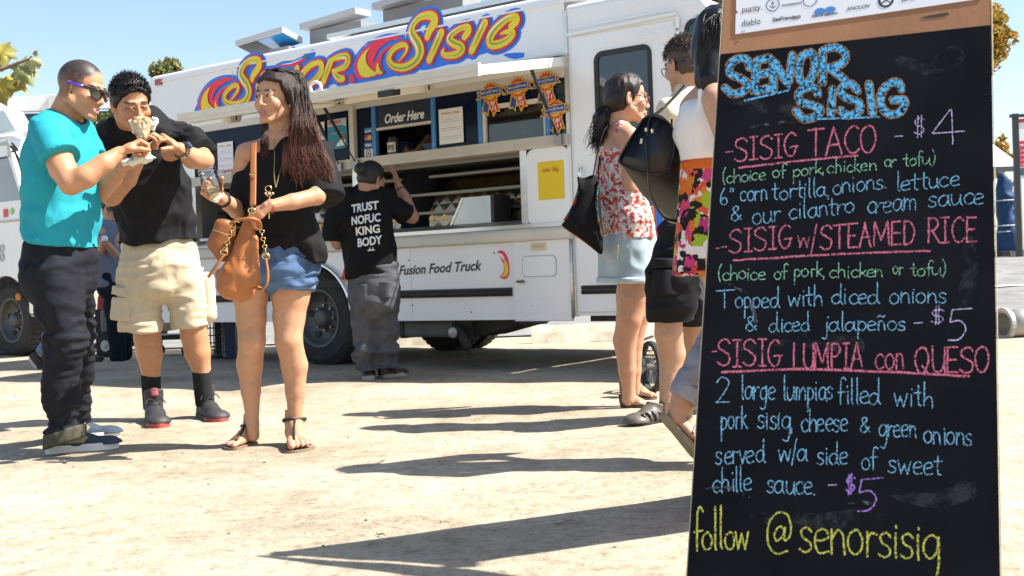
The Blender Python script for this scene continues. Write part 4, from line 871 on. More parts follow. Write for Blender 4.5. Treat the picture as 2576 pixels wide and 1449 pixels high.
def folds(V,F,specs,seed=0,mask=None):
    """cloth folds: ridged noise pushed along the normals; specs = (amplitude, scale xyz)"""
    N=vnormals(V,F); d=0
    for k,(a,sc) in enumerate(specs):
        q=V*np.asarray(sc,float); q=q+.6*np.stack([vnoise(q*.5,seed+k*7+1),vnoise(q*.5,seed+k*7+2),vnoise(q*.5,seed+k*7+3)],1)
        n_=vnoise(q,seed+k*7); d=d+a*(.72-2.3*np.sqrt(n_*n_+.02))
    if mask is not None: d=d*mask(V)
    return relax(V+N*np.asarray(d)[:,None],F,1,.4)
def facing(az,pitch=0,roll=0):
    """az 0 = towards picture right, 90 = away from camera, -90 = towards camera; returns right, forward, up"""
    a,p,r=map(math.radians,(az,pitch,roll)); f=np.array([math.cos(a)*math.cos(p),math.sin(a)*math.cos(p),math.sin(p)])
    rt=np.array([math.sin(a),-math.cos(a),0]); up=np.cross(rt,f); 
    return rt*math.cos(r)-up*math.sin(r), f, up*math.cos(r)+rt*math.sin(r)
class Head:
    def __init__(s,c,az,pitch=0,roll=0,sc=1.,female=False):
        s.c=np.asarray(c,float); s.r,s.f,s.u=facing(az,pitch,roll); s.s=sc; s.M=np.stack([s.r,s.f,s.u]); s.fem=female
    def w(s,*p): p=np.asarray(p if len(p)>1 else p[0],float); return s.c+(p*s.s)@s.M
    def loc(s,p): return ((np.asarray(p,float)-s.c)@s.M.T)/s.s
    def base(s,S,off=0.):
        """skull volume (for hair too)"""
        S.ell((0,-.018,.030),np.array((.0755,.094,.085))+off,k=.02); return S
    def build(s,neck,neck_r=.056,skin=(.5,.33,.24),lip=(.45,.2,.17),hair=(.015,.012,.01),buzz=None,stubble=0.,eyes='open',mouth=0.,h=.0032,brow=1.):
        nb=s.loc(neck); lo=np.minimum((-.1,-.13,-.16),nb-.08); hi=np.maximum((.1,.13,.13),nb+.08)
        S=SDF(lo,hi,h); s.base(S); fm=s.fem
        jw=.050 if fm else .056
        S.ell((0,.012,-.028),(.063 if fm else .066,.076,.083),k=.03)
        for q in (-1,1):
            S.seg((q*jw,-.002,-.055),(q*.018,.066,-.098),.024,.016,k=.03)
            S.ell((q*.040,.056,-.030),(.025,.024,.026),k=.03)
        S.ell((0,.074,-.098),(.020,.016,.016 if not fm else .014),k=.025)
        S.seg((-.034,.074,.020),(.034,.074,.020),.013 if not fm else .010,k=.022)
        for q in (-1,1):
            S.ell((q*.031,.098,.001),(.019,.017,.012),k=.014,op=-1)
            S.ell((q*.031,.0735,.000),(.0150,.0135,.0125),k=.003)
            S.seg((q*.017,.083,.0075),(q*.046,.076,.0065),.0042,.003,k=.006)
            S.seg((q*.018,.083,-.0085),(q*.044,.077,-.0085),.0034,.003,k=.006)
        S.seg((0,.083,.010),(0,.0985,-.030),.0075,.0105,k=.014)
        S.ell((0,.0985,-.033),(.0125,.011,.010),k=.012)
        for q in (-1,1):
            S.ell((q*.0140,.090,-.037),(.010,.010,.008),k=.009); S.ell((q*.007,.097,-.044),(.0042,.005,.004),k=.004,op=-1)
        S.ell((0,.076,-.068),(.026,.018,.020),k=.02)
        lw=.0205 if fm else .022; mo=mouth
        S.seg((-lw,.083,-.064),(0,.0925,-.0605+.3*mo),.004,.0062,k=.006); S.seg((lw,.083,-.064),(0,.0925,-.0605+.3*mo),.004,.0062,k=.006)
        S.seg((-lw*.9,.083,-.070-mo*.5),(0,.0905,-.0745-mo),.004,.0070,k=.006); S.seg((lw*.9,.083,-.070-mo*.5),(0,.0905,-.0745-mo),.004,.0070,k=.006)
        S.sub_seg((-lw*.8,.098,-.0672-mo*.4),(lw*.8,.098,-.0672-mo*.4),.0022+mo*.45,k=.003)
        for q in (-1,1):
            R=[(math.cos(.45*q),math.sin(.45*q),0),(-math.sin(.45*q),math.cos(.45*q),0),(0,0,1)]
            S.ell((q*.078,-.016,-.012),(.0085,.018,.031),R,k=.008); S.ell((q*.086,-.012,-.008),(.006,.010,.019),R,k=.006,op=-1); S.ell((q*.074,-.010,-.036),(.006,.009,.010),k=.008)
        S.seg((0,-.030,-.050),nb,neck_r,neck_r*1.08,k=.035)
        if not fm: S.ell((0,.030,-.125),(.012,.012,.014),k=.03)
        V,F=S.mesh(); L=V.copy()
        C=np.tile(np.array(skin),(len(V),1)); n=vnoise(L*60,3)[:,None]*.03+vnoise(L*22,4)[:,None]*.05; C=C*(1+n)
        x,y,z=L.T; ax=np.abs(x)
        def blend(mk,col): 
            nonlocal C; mk=np.clip(mk,0,1)[:,None]; C=C*(1-mk)+np.array(col)*mk
        sm=lambda v,e0,e1:np.clip((v-e0)/(e1-e0),0,1)
        # ruddy cheeks, nose, ears
        ck=np.exp(-(((ax-.042)/.022)**2+((z+.028)/.02)**2))*(y>.03)*.35+np.exp(-((x/.016)**2+((z+.034)/.014)**2))*(y>.09)*.3+(ax>.076)*.35*(y<.01)*(z>-.05)*(z<.03)
        blend(ck,np.array(skin)*np.array((1.08,.80,.74)))
        lips=(ax<lw+.002)*(y>.078)*sm(z,-.086-mo,-.080-mo)*(1-sm(z,-.0585,-.0555)); blend(lips*.7,lip)
        inner=(ax<lw*.8)*(y>.07)*(y<.0915)*(np.abs(z+.0672+mo*.4)<.002+mo*.5); blend(inner*.9,(.08,.02,.02) if mo<.003 else (.55,.5,.46))
        bz=.026+.10*(ax-.03)*(ax<.03)-.22*np.maximum(ax-.035,0); bt=.0042*(1-sm(ax,.03,.056)*.6)*brow
        blend((np.abs(z-bz)<bt)*(ax>.011)*(ax<.056)*(y>.05)*.92,hair)
        for q in (-1,1):
            ex=(x-q*.031); 
            if eyes=='open':
                op=(np.abs(ex)<.0135)*(np.abs(z)<.0044*(1-(ex/.015)**2))*(y>.06)
                blend(op*.95,(.40,.38,.36)); blend(op*((ex**2+(z-.0003)**2)<.0066**2)*1.,(.02,.012,.008))
                blend((np.abs(ex)<.016)*(np.abs(z-.0065*(1-(ex/.02)**2))<.0017)*(y>.06)*.9,(.02,.015,.012))
            else:
                blend((np.abs(ex)<.016)*(np.abs(z+.001-.002*(1-(ex/.016)**2))<.0022)*(y>.06)*.9,(.02,.015,.012))
        if stubble: blend(stubble*sm(-z,.045,.075)*(y>-.03)*(1-lips),np.array(skin)*.45)
        if buzz is not None:
            hl=(.060+.02*np.cos(x*40))-.0*y; m=np.where(y>.0,sm(z,hl-.004+.25*np.maximum(-y+.045,0)*-1,hl+.010),sm(z,-.065,-.03))
            side_=np.where(y<=.035,sm(z-np.maximum(y+.02,0)*1.1,-.062,-.012),0)*(ax<.0765+.02)
            m=np.maximum(m*(y>-.2),side_*(~((ax>.0735)&(y<.008)&(y>-.04)&(z<.018)))); m=m*(y<.088)
            m=m*np.clip(.62+.5*sm(z,.0,.085)+.12*vnoise(L*160,9),0,.97)
            blend(m,buzz)
        s.V,s.F,s.C=s.c+(V*s.s)@s.M,F,C
        return s.V,s.F,s.C
SKINM=mat('skin',(.5,.33,.24),.48,attr=True,var=.06,vs_=45,bump=.12,bs=260,spec=.42,sss=.06)
def hair_mat(name,col,rough=.35): return mat(name,col,rough,var=.35,vs_=9,bump=.35,bs=50,stretch=(6,6,.7),spec=.35)
def vcol(V,col,seed=0,amp=.06): 
    return np.tile(np.array(col,float),(len(V),1))*(1+amp*vnoise(V*14,seed)[:,None]+.05*vnoise(V*55,seed+1)[:,None])*(1+np.array((.0,-.05,-.07))*vnoise(V*9,seed+2)[:,None])
class Person:
    def __init__(s,label,Y,foot,group=None,skin=(.5,.33,.24)):
        s.Y=Y; g=P(*foot,Y); s.base=np.array([g[0],Y,0.]); s.root=empty('person',s.base); tag(s.root,label,'person',group); s.sk=[]; s.skin=np.array(skin)
    def p(s,px,py,dy=0.): return P(px,py,s.Y+dy)
    def add(s,V,F,C=None,seed=1): s.sk.append((V,F,vcol(V,s.skin,seed) if C is None else C))
    def body(s,extra=None):
        o=0;Vs=[];Fs=[];Cs=[]
        for V,F,C in s.sk: Vs.append(V);Fs.append(F+o);Cs.append(C);o+=len(V)
        b=obj('body',(np.vstack(Vs),np.vstack(Fs)),SKINM,s.root,smooth=True,cols=np.vstack(Cs)); return b
    def core(s,neck,pel,legs,arms):
        """the trunk under the clothes, joining neck, arms and legs"""
        ch=np.asarray(neck)*.72+np.asarray(pel)*.28
        for a,b,r0,r1 in [(neck,ch,.05,.08),(ch,pel,.08,.09)]+[(pel,l,.08,.05) for l in legs]+[(ch,a_,.06,.04) for a_ in arms]: s.limb([a,b],[r0,r1],h=.014)
    def grid(s,pts,pad,h=.0075):
        pts=np.asarray(pts); Yr=(pts[:,1].min(),pts[:,1].max()); c=[((x/y)*Y_,Y_,CAMH+(z-CAMH)/y*Y_) for x,y,z in pts for Y_ in Yr]; c=np.array(c); return SDF(c.min(0)-pad,c.max(0)+pad,h)
    def cloth(s,name,S,m,fold=(),seed=0,mask=None,cols=None,rel=1,parent=None):
        V,F=S.mesh(); 
        if rel: V=relax(V,F,rel)
        if fold: V=folds(V,F,fold,seed,mask)
        return obj(name,(V,F),m,parent or s.root,smooth=True,cols=None if cols is None else cols(V))
    def limb(s,pts,rad,h=.0065,k=.02,col=None):
        """skin limb along joints with radii"""
        pts=[np.asarray(q,float) for q in pts]; S=s.grid(pts,max(rad)+.03,h)
        for i in range(len(pts)-1): S.seg(pts[i],pts[i+1],rad[i],rad[i+1],k=k)
        V,F=S.mesh(); V=relax(V,F,4); s.add(V,F,None if col is None else vcol(V,col))
        return V,F
    def hand(s,w,d,n,th,curl=(.5,.5,.5,.5),sc=1.,thumb=(.5,.6,.3),spread=.12,h=.0028,nails=None):
        """w wrist, d towards the fingers, n palm normal (fingers curl to it), th thumb side direction"""
        w=np.asarray(w,float); d=nrm(d); n=nrm(np.asarray(n)-d*np.dot(n,d)); t=np.cross(d,n); t=t*np.sign(np.dot(t,th) or 1)
        S=SDF(w-.15*sc,w+.15*sc,h); kn=w+d*.088*sc
        S.oval(w-d*.02,w+d*.045*sc,.027*sc,.020*sc,.038*sc,.017*sc,t,k=.015); S.oval(w+d*.04*sc,kn,.038*sc,.016*sc,.041*sc,.0125*sc,t,k=.015)
        S.ell(w+d*.035*sc+t*.022*sc+n*.008*sc,np.array((.026,.026,.017))*sc,k=.02)
        tips=[]
        for i,(o,L,r) in enumerate(((.031,.074,.0088),(.0105,.083,.0090),(-.0105,.077,.0086),(-.030,.060,.0078))):
            a=kn+t*o*sc-d*(.004*abs(i-1))*sc; ang=0; dirn=nrm(d+t*spread*(1.4-i)*.55)
            for f,cu,rr in ((.45,1.,1.),(.31,1.15,.93),(.24,.75,.86)):
                ang+=curl[i]*cu; v=dirn*math.cos(ang)+n*math.sin(ang); b=a+v*L*f*sc
                S.seg(a,b,r*rr*sc,r*rr*.93*sc,k=.005); a=b
            tips.append((a,v,dirn,ang))
        a=w+d*.028*sc+t*.030*sc+n*.008*sc; v=nrm(d*thumb[0]+t*thumb[1]+n*thumb[2]); b=a+v*.040*sc; S.seg(a,b,.0125*sc,.0105*sc,k=.012)
        v2=nrm(v*.9+n*.35+d*.25); c=b+v2*.032*sc; S.seg(b,c,.0105*sc,.0085*sc,k=.006)
        V,F=S.mesh(); C=vcol(V,s.skin*np.array((1.04,.93,.9)),5); s.add(V,F,C); return tips
    def foot(s,heel,toe,side,sc=1.,h=.0035,lift=0.,nail=None):
        """bare foot from heel to big toe on the ground; side = direction to the little toe"""
        heel=np.asarray(heel,float); toe=np.asarray(toe,float); L=np.linalg.norm(toe-heel); d=(toe-heel)/L; sd=nrm(np.asarray(side)-d*np.dot(side,d)); u=nrm(np.cross(d,sd)); u=u*np.sign(u[2] or 1)
        S=SDF(np.minimum(heel,toe)-.09,np.maximum(heel,toe)+.13,h); q=lambda x,y,z:heel+d*x*L+sd*y*L+u*z*L
        S.ell(q(.10,0,.13),np.array((.13,.13,.13))*L,k=.03); S.seg(q(.14,.0,.17),q(.16,0,.52),.135*L,.135*L,k=.05)
        S.seg(q(.20,.0,.30),q(.62,.02,.12),.13*L,.09*L,k=.05); S.seg(q(.15,.03,.08),q(.62,.12,.075),.085*L,.075*L,k=.04); S.seg(q(.15,-.03,.1),q(.70,-.08,.075),.08*L,.075*L,k=.04)
        tips=[]
        for i,(y,x0,x1,r) in enumerate(((-.10,.74,.97,.052),(-.02,.76,.955,.036),(.055,.74,.91,.034),(.12,.71,.86,.032),(.175,.66,.80,.032))):
            S.seg(q(x0,y,.075),q(x1,y,.045),r*L*1.05,r*L,k=.008); tips.append(q(x1+.01,y,.05+r))
        V,F=S.mesh(); C=vcol(V,s.skin,6)
        if nail is not None:
            for i,tp in enumerate(tips):
                m=(np.linalg.norm(V-tp,axis=1)<(.035 if i==0 else .024)*L*1.1)[:,None]*.9; C=C*(1-m)+np.array(nail)*m
        s.add(V,F,C); return q,L,d,sd,u
def shoe(per,heel,toe,up_m,sole_m,width=.098,height=.075,collar=.1,sole_h=.028,name='shoe',tongue=None,lace=None,label=None,col2=None,tilt_up=None):
    heel=np.asarray(heel,float); toe=np.asarray(toe,float); L=np.linalg.norm(toe-heel); d=(toe-heel)/L
    u=nrm(np.array([0,0,1.])-d*d[2]) if tilt_up is None else nrm(np.asarray(tilt_up)-d*np.dot(tilt_up,d)); sd=np.cross(d,u)
    q=lambda x,y,z:heel+d*x*L+sd*y+u*z
    S=SDF(np.minimum(heel,toe)-.08,np.maximum(heel,toe)+np.array([.08,.08,.08+collar]),.005)
    w=width/2
    S.oval(q(.14,0,.03),q(.42,0,.045),w*.80,.045,w*.88,.05,sd,k=.03); S.oval(q(.42,0,.038),q(.86,0,.022),w*.92,.045,w*.86,.032,sd,k=.03)
    S.ell(q(.85,0,.02),np.array((.065,.065,.042)),k=.03); S.oval(q(.17,0,.04),q(.20,0,collar),w*.84,.052,w*.92,.058,sd,k=.03)
    S.oval(q(.22,0,.062),q(.60,0,.048),w*.74,.05,w*.70,.028,sd,k=.03)
    S.cut(q(0,0,sole_h*.8),-u); S.cut(q(.2,0,collar),nrm(u*.93-d*.3)); 
    V,F=S.mesh(); V=relax(V,F,1)
    if col2 is not None:
        tl=(V-heel)@d/L; hz=(V-heel)@u
    o=obj(name,(V,F),up_m,per.root,smooth=True)
    if label: o['label']=label
    ol=[(-.01,0),(.02,.62),(.10,.82),(.25,.84),(.45,.86),(.65,1.0),(.82,.95),(.93,.66),(1.,.0)]
    top=spline([q(x,y*w*1.04,0) for x,y in ol]+[q(x,-y*w*1.04,0) for x,y in ol[-2:0:-1]],4,True)
    mb=MB(); mb.prism(top+u*.001,u*sole_h); obj('sole',mb,sole_m,o)
    if lace is not None:
        mb=MB()
        for k in range(4):
            x=.40+.065*k; z=.108-.030*k*.55
            mb.tube(spline([q(x,-w*.45,z-.012),q(x+.012,0,z+.004),q(x+.02,w*.45,z-.012)],5),.0032,5)
        mb.tube(spline([q(.40,0,.115),q(.40,w*.6,.128),q(.46,w*.9,.105)],5),.003,5); mb.tube(spline([q(.40,0,.115),q(.41,-w*.6,.128),q(.47,-w*.9,.105)],5),.003,5)
        obj('laces',mb,lace,o,smooth=True)
    return o,q,L
def strands(per,roots,guide,n,r,m,name='hair',seed=0,parent=None,jit=.006,segs=10):
    """many thin locks: each follows guide(i,t) -> point"""
    mb=MB(); rg=np.random.default_rng(seed); V=[];F=[];o=0
    ang=np.array([0,2.1,4.2])
    for i in range(n):
        pts=np.asarray(guide(i,rg)); k=len(pts); tg=np.gradient(pts,axis=0); tg/=np.linalg.norm(tg,axis=1)[:,None]+1e-9
        a=np.cross(tg,np.array([.3,.9,.2])); a/=np.linalg.norm(a,axis=1)[:,None]+1e-9; b=np.cross(tg,a)
        rr=r*(.6+.8*rg.random())*np.linspace(1,.25,k)[:,None]
        ring_=np.stack([pts+rr*(a*math.cos(t)+b*math.sin(t)) for t in ang],1).reshape(-1,3); V.append(ring_)
        ii=np.arange(k-1)[:,None]*3; j=np.arange(3)[None]; F.append(np.stack([ii+j,ii+(j+1)%3,ii+3+(j+1)%3,ii+3+j],-1).reshape(-1,4)+o); o+=3*k
    return obj(name,(np.vstack(V),np.vstack(F)),m,parent or per.root,smooth=True)
# ============================================================ the people
def torso(S,per,st,rt,k=.05):
    q=[(per.p(a,b,c),w,d) for a,b,c,w,d in st]
    for (a,wa,da),(b,wb,db) in zip(q,q[1:]): S.oval(a,b,wa,da,wb,db,rt,k=k)
    return q
def fabric(name,col,rough=.85,var=.12,bump=.05,bs=420,vs_=20,sheen=.0,**k): return mat(name,col,rough,var=var,vs_=vs_,bump=bump,bs=bs,sheen=sheen,spec=.15,**k)
def ring_tube(c,n,r,t,k=16,sq=1.):
    n=nrm(n); a=nrm(np.cross(n,(.2,.3,.9))); b=np.cross(n,a)
    return [c+r*(a*math.cos(x)+b*sq*math.sin(x)) for x in np.linspace(0,2*math.pi,k+1)]
# ---------------------------------------------------------------- man in turquoise T-shirt
def man_turquoise():
    A=Person('man in turquoise T-shirt, dark jeans and purple-armed sunglasses eating at far left',5.23,(180,1135),skin=(.47,.235,.125))
    p=A.p; rt,fw,up=facing(-20)
    H=Head(p(207,223,-.02),-12,-19,0,1.06); A.add(*H.build(p(160,300,.0),.060,A.skin,(.46,.22,.2),buzz=(.022,.018,.016),stubble=.22,mouth=.003))
    # arms
    sh,el,wr=p(120,335,-.17),p(178,462,-.27),p(302,384,-.20)
    A.limb([p(136,372,-.19),p(146,395,-.21),p(158,425,-.24),el,p(215,445,-.27),p(262,412,-.24),wr],[.052,.058,.055,.047,.048,.041,.029],k=.03)
    sh2,el2,wr2=p(196,335,.17),p(252,478,.10),p(305,424,.0)
    A.limb([sh2,el2,p(280,450,.05),wr2],[.056,.048,.045,.029],k=.03)
    A.hand(wr,p(334,366,-.16)-wr,(.6,.35,-.75),(0,-.3,1),(1.0,1.05,1.15,1.25),1.08,thumb=(.8,.35,.5))
    A.hand(wr2,p(336,410,-.03)-wr2,(.1,-.1,1),(0,-1,.2),(.5,.45,.4,.35),1.05,thumb=(.5,.7,.4))
    A.core(p(160,300),p(152,640),[p(166,860,-.09),p(190,850,.22)],[sh,sh2]); A.limb([p(166,860,-.09),p(158,1088,-.03)],[.05,.034],h=.012); A.limb([p(190,850,.22),p(180,1080,.5)],[.05,.04],h=.012)
    A.body()
    # T-shirt
    pts=[p(60,290,-.3),p(260,640,.3)]; S=A.grid(pts,.09,.007)
    torso(S,A,[(172,296,-.0,.085,.072),(158,328,0,.170,.100),(152,400,0,.180,.140),(152,480,0,.178,.146),(154,560,0,.178,.155),(154,640,0,.185,.160)],rt)
    S.seg(p(154,326,-.05),p(126,338,-.16),.080,.072,k=.06); S.seg(p(172,322,.06),p(196,334,.165),.085,.072,k=.06)
    S.seg(p(123,336,-.17),p(154,398,-.225),.072,.086,k=.03,flat=True); S.seg(p(198,334,.17),p(222,398,.145),.072,.082,k=.03,flat=True)
    a,b=p(59,604),p(252,629); S.cut((a+b)/2,np.cross(b-a,(0,1,0))*-1 if np.cross(b-a,(0,1,0))[2]>0 else np.cross(b-a,(0,1,0)))
    nk=p(166,296,-.0); S.sub_seg(p(163,306,0),p(186,262,-.02),.066,.090,k=.008)
    TEAL=fabric('turquoise_jersey',(.022,.30,.365),.8,var=.07)
    A.cloth('t_shirt',S,TEAL,[(.013,(4,4,6)),(.008,(9,9,10)),(.004,(20,20,16))],3,mask=lambda V:np.clip(.55+.6*(1.25-V[:,2])*2.2,.5,1.25))
    # jeans
    JE=fabric('black_denim',(.013,.014,.019),.8,var=.25)
    S=A.grid([p(50,600,-.3),p(250,1130,.6)],.1,.0085)
    S.oval(p(150,596),p(152,640),.140,.118,.168,.145,rt,k=.05); S.oval(p(153,640),p(150,700),.175,.152,.175,.150,rt,k=.05); S.ell(p(104,678,-.05),(.09,.11,.12),k=.06)
    S.seg(p(138,690,-.09),p(164,860,-.09),.112,.092,k=.05); S.seg(p(164,860,-.09),p(153,960,-.06),.092,.080,k=.04); S.seg(p(153,960,-.06),p(163,1106,-.03),.080,.082,k=.03,flat=True)
    S.seg(p(172,690,.1),p(190,850,.22),.105,.090,k=.05); S.seg(p(190,850,.22),p(182,1085,.50),.09,.08,k=.04)
    S.cut(p(163,1112,.0),(.30,0,-1))
    def jm(V): z=V[:,2]; return .55+1.1*np.exp(-((z-.52)/.14)**2)+1.1*np.exp(-((z-.16)/.12)**2)+.5*np.exp(-((z-.85)/.08)**2)
    jo=A.cloth('jeans',S,JE,[(.009,(4,4,13)),(.006,(8,8,26)),(.003,(20,20,40))],11,jm)
    # rolled cuff, seam and pockets
    S=A.grid([p(105,1060,-.2),p(215,1130,.2)],.06,.006); S.seg(p(164,1066,-.03),p(163,1140,-.03),.090,.090,k=.01,flat=True); S.cut(p(163,1114,0),(.30,0,-1)); S.cut(p(163,1078,0),(-.25,0,1)); A.cloth('trouser_cuff',S,fabric('faded_denim_cuff',(.075,.072,.05),.85,var=.35,vs_=30),[(.003,(20,20,12))],5,parent=jo)
    mb=MB()
    def surf(px,py,off=.002):
        c=np.array(p(px,py)); return c
    # sunglasses
    g=MB(); PUR=mat('purple_plastic',lin('4A2AA0'),.3,coat=.4); GBL=mat('black_plastic',(.012,.012,.014),.2,coat=.5); LEN=mat('dark_lens',(.02,.014,.01),.05,coat=.8)
    w=lambda x,y,z:H.w(x,y,z)
    fr=MB()
    for q in (-1,1):
        fr.tube([w(q*(.034+.030*math.cos(t)),.1035-.016*abs(math.cos(t))*(1 if math.cos(t)>0 else .2)+(-.004),-.004+.021*math.sin(t)) for t in np.linspace(0,2*math.pi,21)],.0038,6)
    fr.tube([w(-.008,.105,.004),w(.008,.105,.004)],.0045,6); fr.tube([w(-.066,.084,.012),w(-.03,.103,.016),w(0,.106,.010),w(.03,.103,.016),w(.066,.084,.012)],.0055,6)
    fo=obj('sunglasses',fr,GBL,A.root,smooth=True)
    for q in (-1,1):
        mb=MB(); mb.poly([w(q*(.034+.029*math.cos(t)),.1025-.016*abs(math.cos(t))*(1 if math.cos(t)>0 else .2)-.004,-.004+.020*math.sin(t)) for t in np.linspace(0,2*math.pi,17)[:-1]]); obj('lens',mb,LEN,fo)
        mb=MB(); mb.tube([w(q*.067,.080,.011),w(q*.0765,.05,.011)],[.0065,.006],6,flat=1.3); obj('hinge',mb,GBL,fo)
        mb=MB(); mb.tube([w(q*.0765,.052,.011),w(q*.081,.02,.010),w(q*.083,-.012,.012),w(q*.080,-.035,.000)],[.006,.0055,.005,.004],6,flat=1.3); obj('temple_arm',mb,PUR,fo,smooth=True)
    # boat shoes
    NAV=fabric('navy_canvas',(.045,.06,.085),.85,var=.1); OLV=fabric('olive_suede',(.30,.28,.18),.9); WHS=mat('white_rubber',(.72,.71,.69),.6,var=.05,vs_=12); LAC=mat('white_lace',(.75,.73,.70),.8)
    for hl,to,lb in ((G(116,1142),G(300,1128),None),(G(132,1112),G(303,1101),None)):
        o,q,L=shoe(A,hl,to,NAV,WHS,.108,.06,.092,.036,lace=LAC)
        mb=MB(); mb.tube(spline([q(.97,0,.040),q(.8,.047,.040),q(.5,.048,.040),q(.2,.044,.040),q(0.0,0,.04),q(.2,-.044,.040),q(.5,-.048,.040),q(.8,-.047,.040),q(.97,0,.040)],4),.0022,5); obj('sole_stripe',mb,NAV,o)
        for sg in (-1,1):
            mb=MB(); mb.add([q(.26,sg*.0535,.045),q(.52,sg*.0555,.045),q(.58,sg*.050,.066),q(.46,sg*.044,.098),q(.28,sg*.0515,.086)],[(0,1,2,3,4)]); obj('side_panel',mb,OLV,o)
    return A
man_turquoise()
# ---------------------------------------------------------------- man in black T-shirt biting
def man_black():
    A=Person('man in black T-shirt and khaki cargo shorts biting into a wrap',6.35,(400,1060),skin=(.45,.22,.115)); p=A.p; rt,fw,up=facing(-74)
    H=Head(p(331,260,-.42),-52,-22,9,1.10); A.add(*H.build(p(335,312,-.26),.068,A.skin,(.40,.2,.17),eyes='shut',mouth=.004,brow=1.35))
    sh,el,wr=p(450,335,-.14),p(512,404,-.34),p(450,374,-.52)
    A.limb([p(486,366,-.225),p(497,382,-.27),el,p(484,398,-.42),wr],[.054,.058,.051,.051,.032],k=.03)
    sh2,el2,wr2=p(262,350,-.22),p(281,492,-.46),p(352,395,-.62)
    A.limb([p(267,415,-.33),p(270,440,-.37),el2,p(318,448,-.55),wr2],[.055,.058,.051,.051,.032],k=.03)
    A.hand(wr,p(405,338,-.6)-wr,(-.75,-.25,-.6),(-.2,-.6,.7),(.75,.8,.85,.9),1.1,thumb=(.8,.3,.5))
    A.hand(wr2,p(368,338,-.63)-wr2,(.75,.1,.4),(.1,.4,.9),(.85,.85,.8,.8),1.12,thumb=(.7,.5,.4))
    for pts,rad in (([p(366,790,.0),p(371,850,.02),p(376,890,.04),p(380,945,.06),p(382,1010,.07)],[.072,.070,.068,.047,.043]),([p(482,790,.02),p(488,842,.05),p(497,885,.07),p(508,935,.09),p(512,1000,.11)],[.072,.071,.069,.047,.043])):
        A.limb(pts,rad,k=.03)
    A.core(p(335,312,-.26),p(399,640),[p(366,790),p(482,790,.02)],[p(486,366,-.225),p(267,415,-.33)])
    A.body()
    BL=fabric('black_jersey',(.013,.013,.0145),.82,var=.12)
    S=A.grid([p(240,290,-.5),p(535,630,.3)],.12,.0075)
    torso(S,A,[(338,300,-.27,.09,.08),(352,330,-.22,.20,.12),(364,400,-.15,.205,.145),(378,480,-.08,.205,.150),(392,560,-.03,.208,.158),(399,640,0,.220,.170)],rt)
    S.seg(p(330,325,-.24),p(266,350,-.215),.09,.08,k=.06); S.seg(p(380,318,-.2),p(448,334,-.14),.09,.078,k=.06)
    S.seg(p(450,330,-.14),p(512,385,-.30),.078,.082,k=.03,flat=True);
    S.seg(p(262,345,-.215),p(271,445,-.37),.078,.082,k=.03,flat=True);
    a,b=p(291,621),p(506,604); n=np.cross(b-a,(0,1,0)); S.cut((a+b)/2,n if n[2]<0 else -n)
    S.sub_seg(p(334,322,-.27),p(336,275,-.33),.066,.08,k=.008)
    A.cloth('t_shirt',S,BL,[(.022,(4,4,5)),(.013,(9,9,7)),(.006,(20,20,14))],23)
    KH=fabric('khaki_cotton',(.52,.44,.31),.85,var=.07)
    S=A.grid([p(280,600,-.3),p(540,840,.3)],.09,.0075)
    S.oval(p(398,600),p(400,640),.172,.135,.196,.155,rt,k=.06); S.oval(p(400,640),p(401,690),.200,.158,.216,.168,rt,k=.06)
    S.seg(p(352,680,-.02),p(354,833,.0),.118,.115,k=.035,flat=True); S.seg(p(460,680,.03),p(481,822,.05),.114,.110,k=.035,flat=True)
    so=A.cloth('cargo_shorts',S,KH,[(.010,(5,5,9)),(.007,(8,8,18)),(.003,(18,18,30))],31)
    # cargo pockets and flaps
    for (x0,y0,x1,y1,dy,nm) in ((287,722,338,745,-.08,'pocket_flap'),(286,748,336,806,-.08,'cargo_pocket')):
        S=A.grid([p(x0,y0,dy-.1),p(x1,y1,dy+.1)],.05,.006); S.oval(p((x0+x1)/2+2,y0,dy),p((x0+x1)/2-2,y1,dy),.062,.052,.066,.056,rt,k=.01,flat=True); A.cloth(nm,S,KH,[(.003,(18,18,12))],41,parent=so)
    S=A.grid([p(500,700,-.1),p(540,800,.2)],.05,.006); S.oval(p(518,705,.06),p(522,792,.06),.045,.05,.05,.055,rt,k=.01); A.cloth('cargo_pocket',S,KH,[(.003,(18,18,12))],43,parent=so)
    mb=MB(); mb.tube(spline([p(406,622,-.172),p(413,660,-.185),p(422,705,-.168)]),.0022,5); obj('fly_seam',mb,fabric('khaki_seam',(.40,.33,.22)),so)
    mb=MB(); mb.tube([p(352+.5*0-57,822,-.03),p(353,834,-.125),p(410,823,-.03)],.002,5); 
    # socks and basketball shoes
    SO=fabric('black_sock',(.02,.02,.022),.9); LE=mat('black_nubuck',(.03,.028,.029),.62,var=.15,vs_=20); RS=mat('red_rubber',(.42,.06,.05),.55,var=.08,vs_=15); REDT=mat('red_tongue',(.22,.03,.04),.6); LC=mat('black_lace',(.018,.018,.018),.7)
    for pts,hl,to in (([p(379,940,.06),p(383,1030,.07)],G(386,1057),G(402,1075)),([p(507,930,.09),p(514,1020,.11)],G(510,1046),G(556,1062))):
        S=A.grid(pts,.07,.006); S.seg(pts[0],pts[1],.052,.047,k=.01,flat=True); A.cloth('sock',S,SO)
        o,q,L=shoe(A,hl,to,LE,LE,.112,.09,.165,.022,name='high_top_shoe',lace=LC)
        mb=MB(); mb.prism(spline([q(x,y*.058,-.004) for x,y in ((.55,.85),(.7,1.03),(.85,.98),(.97,.66),(1.03,0),(.97,-.66),(.85,-.98),(.7,-1.03),(.55,-.85))],4),np.array([0,0,.024])); obj('red_outsole',mb,RS,o)
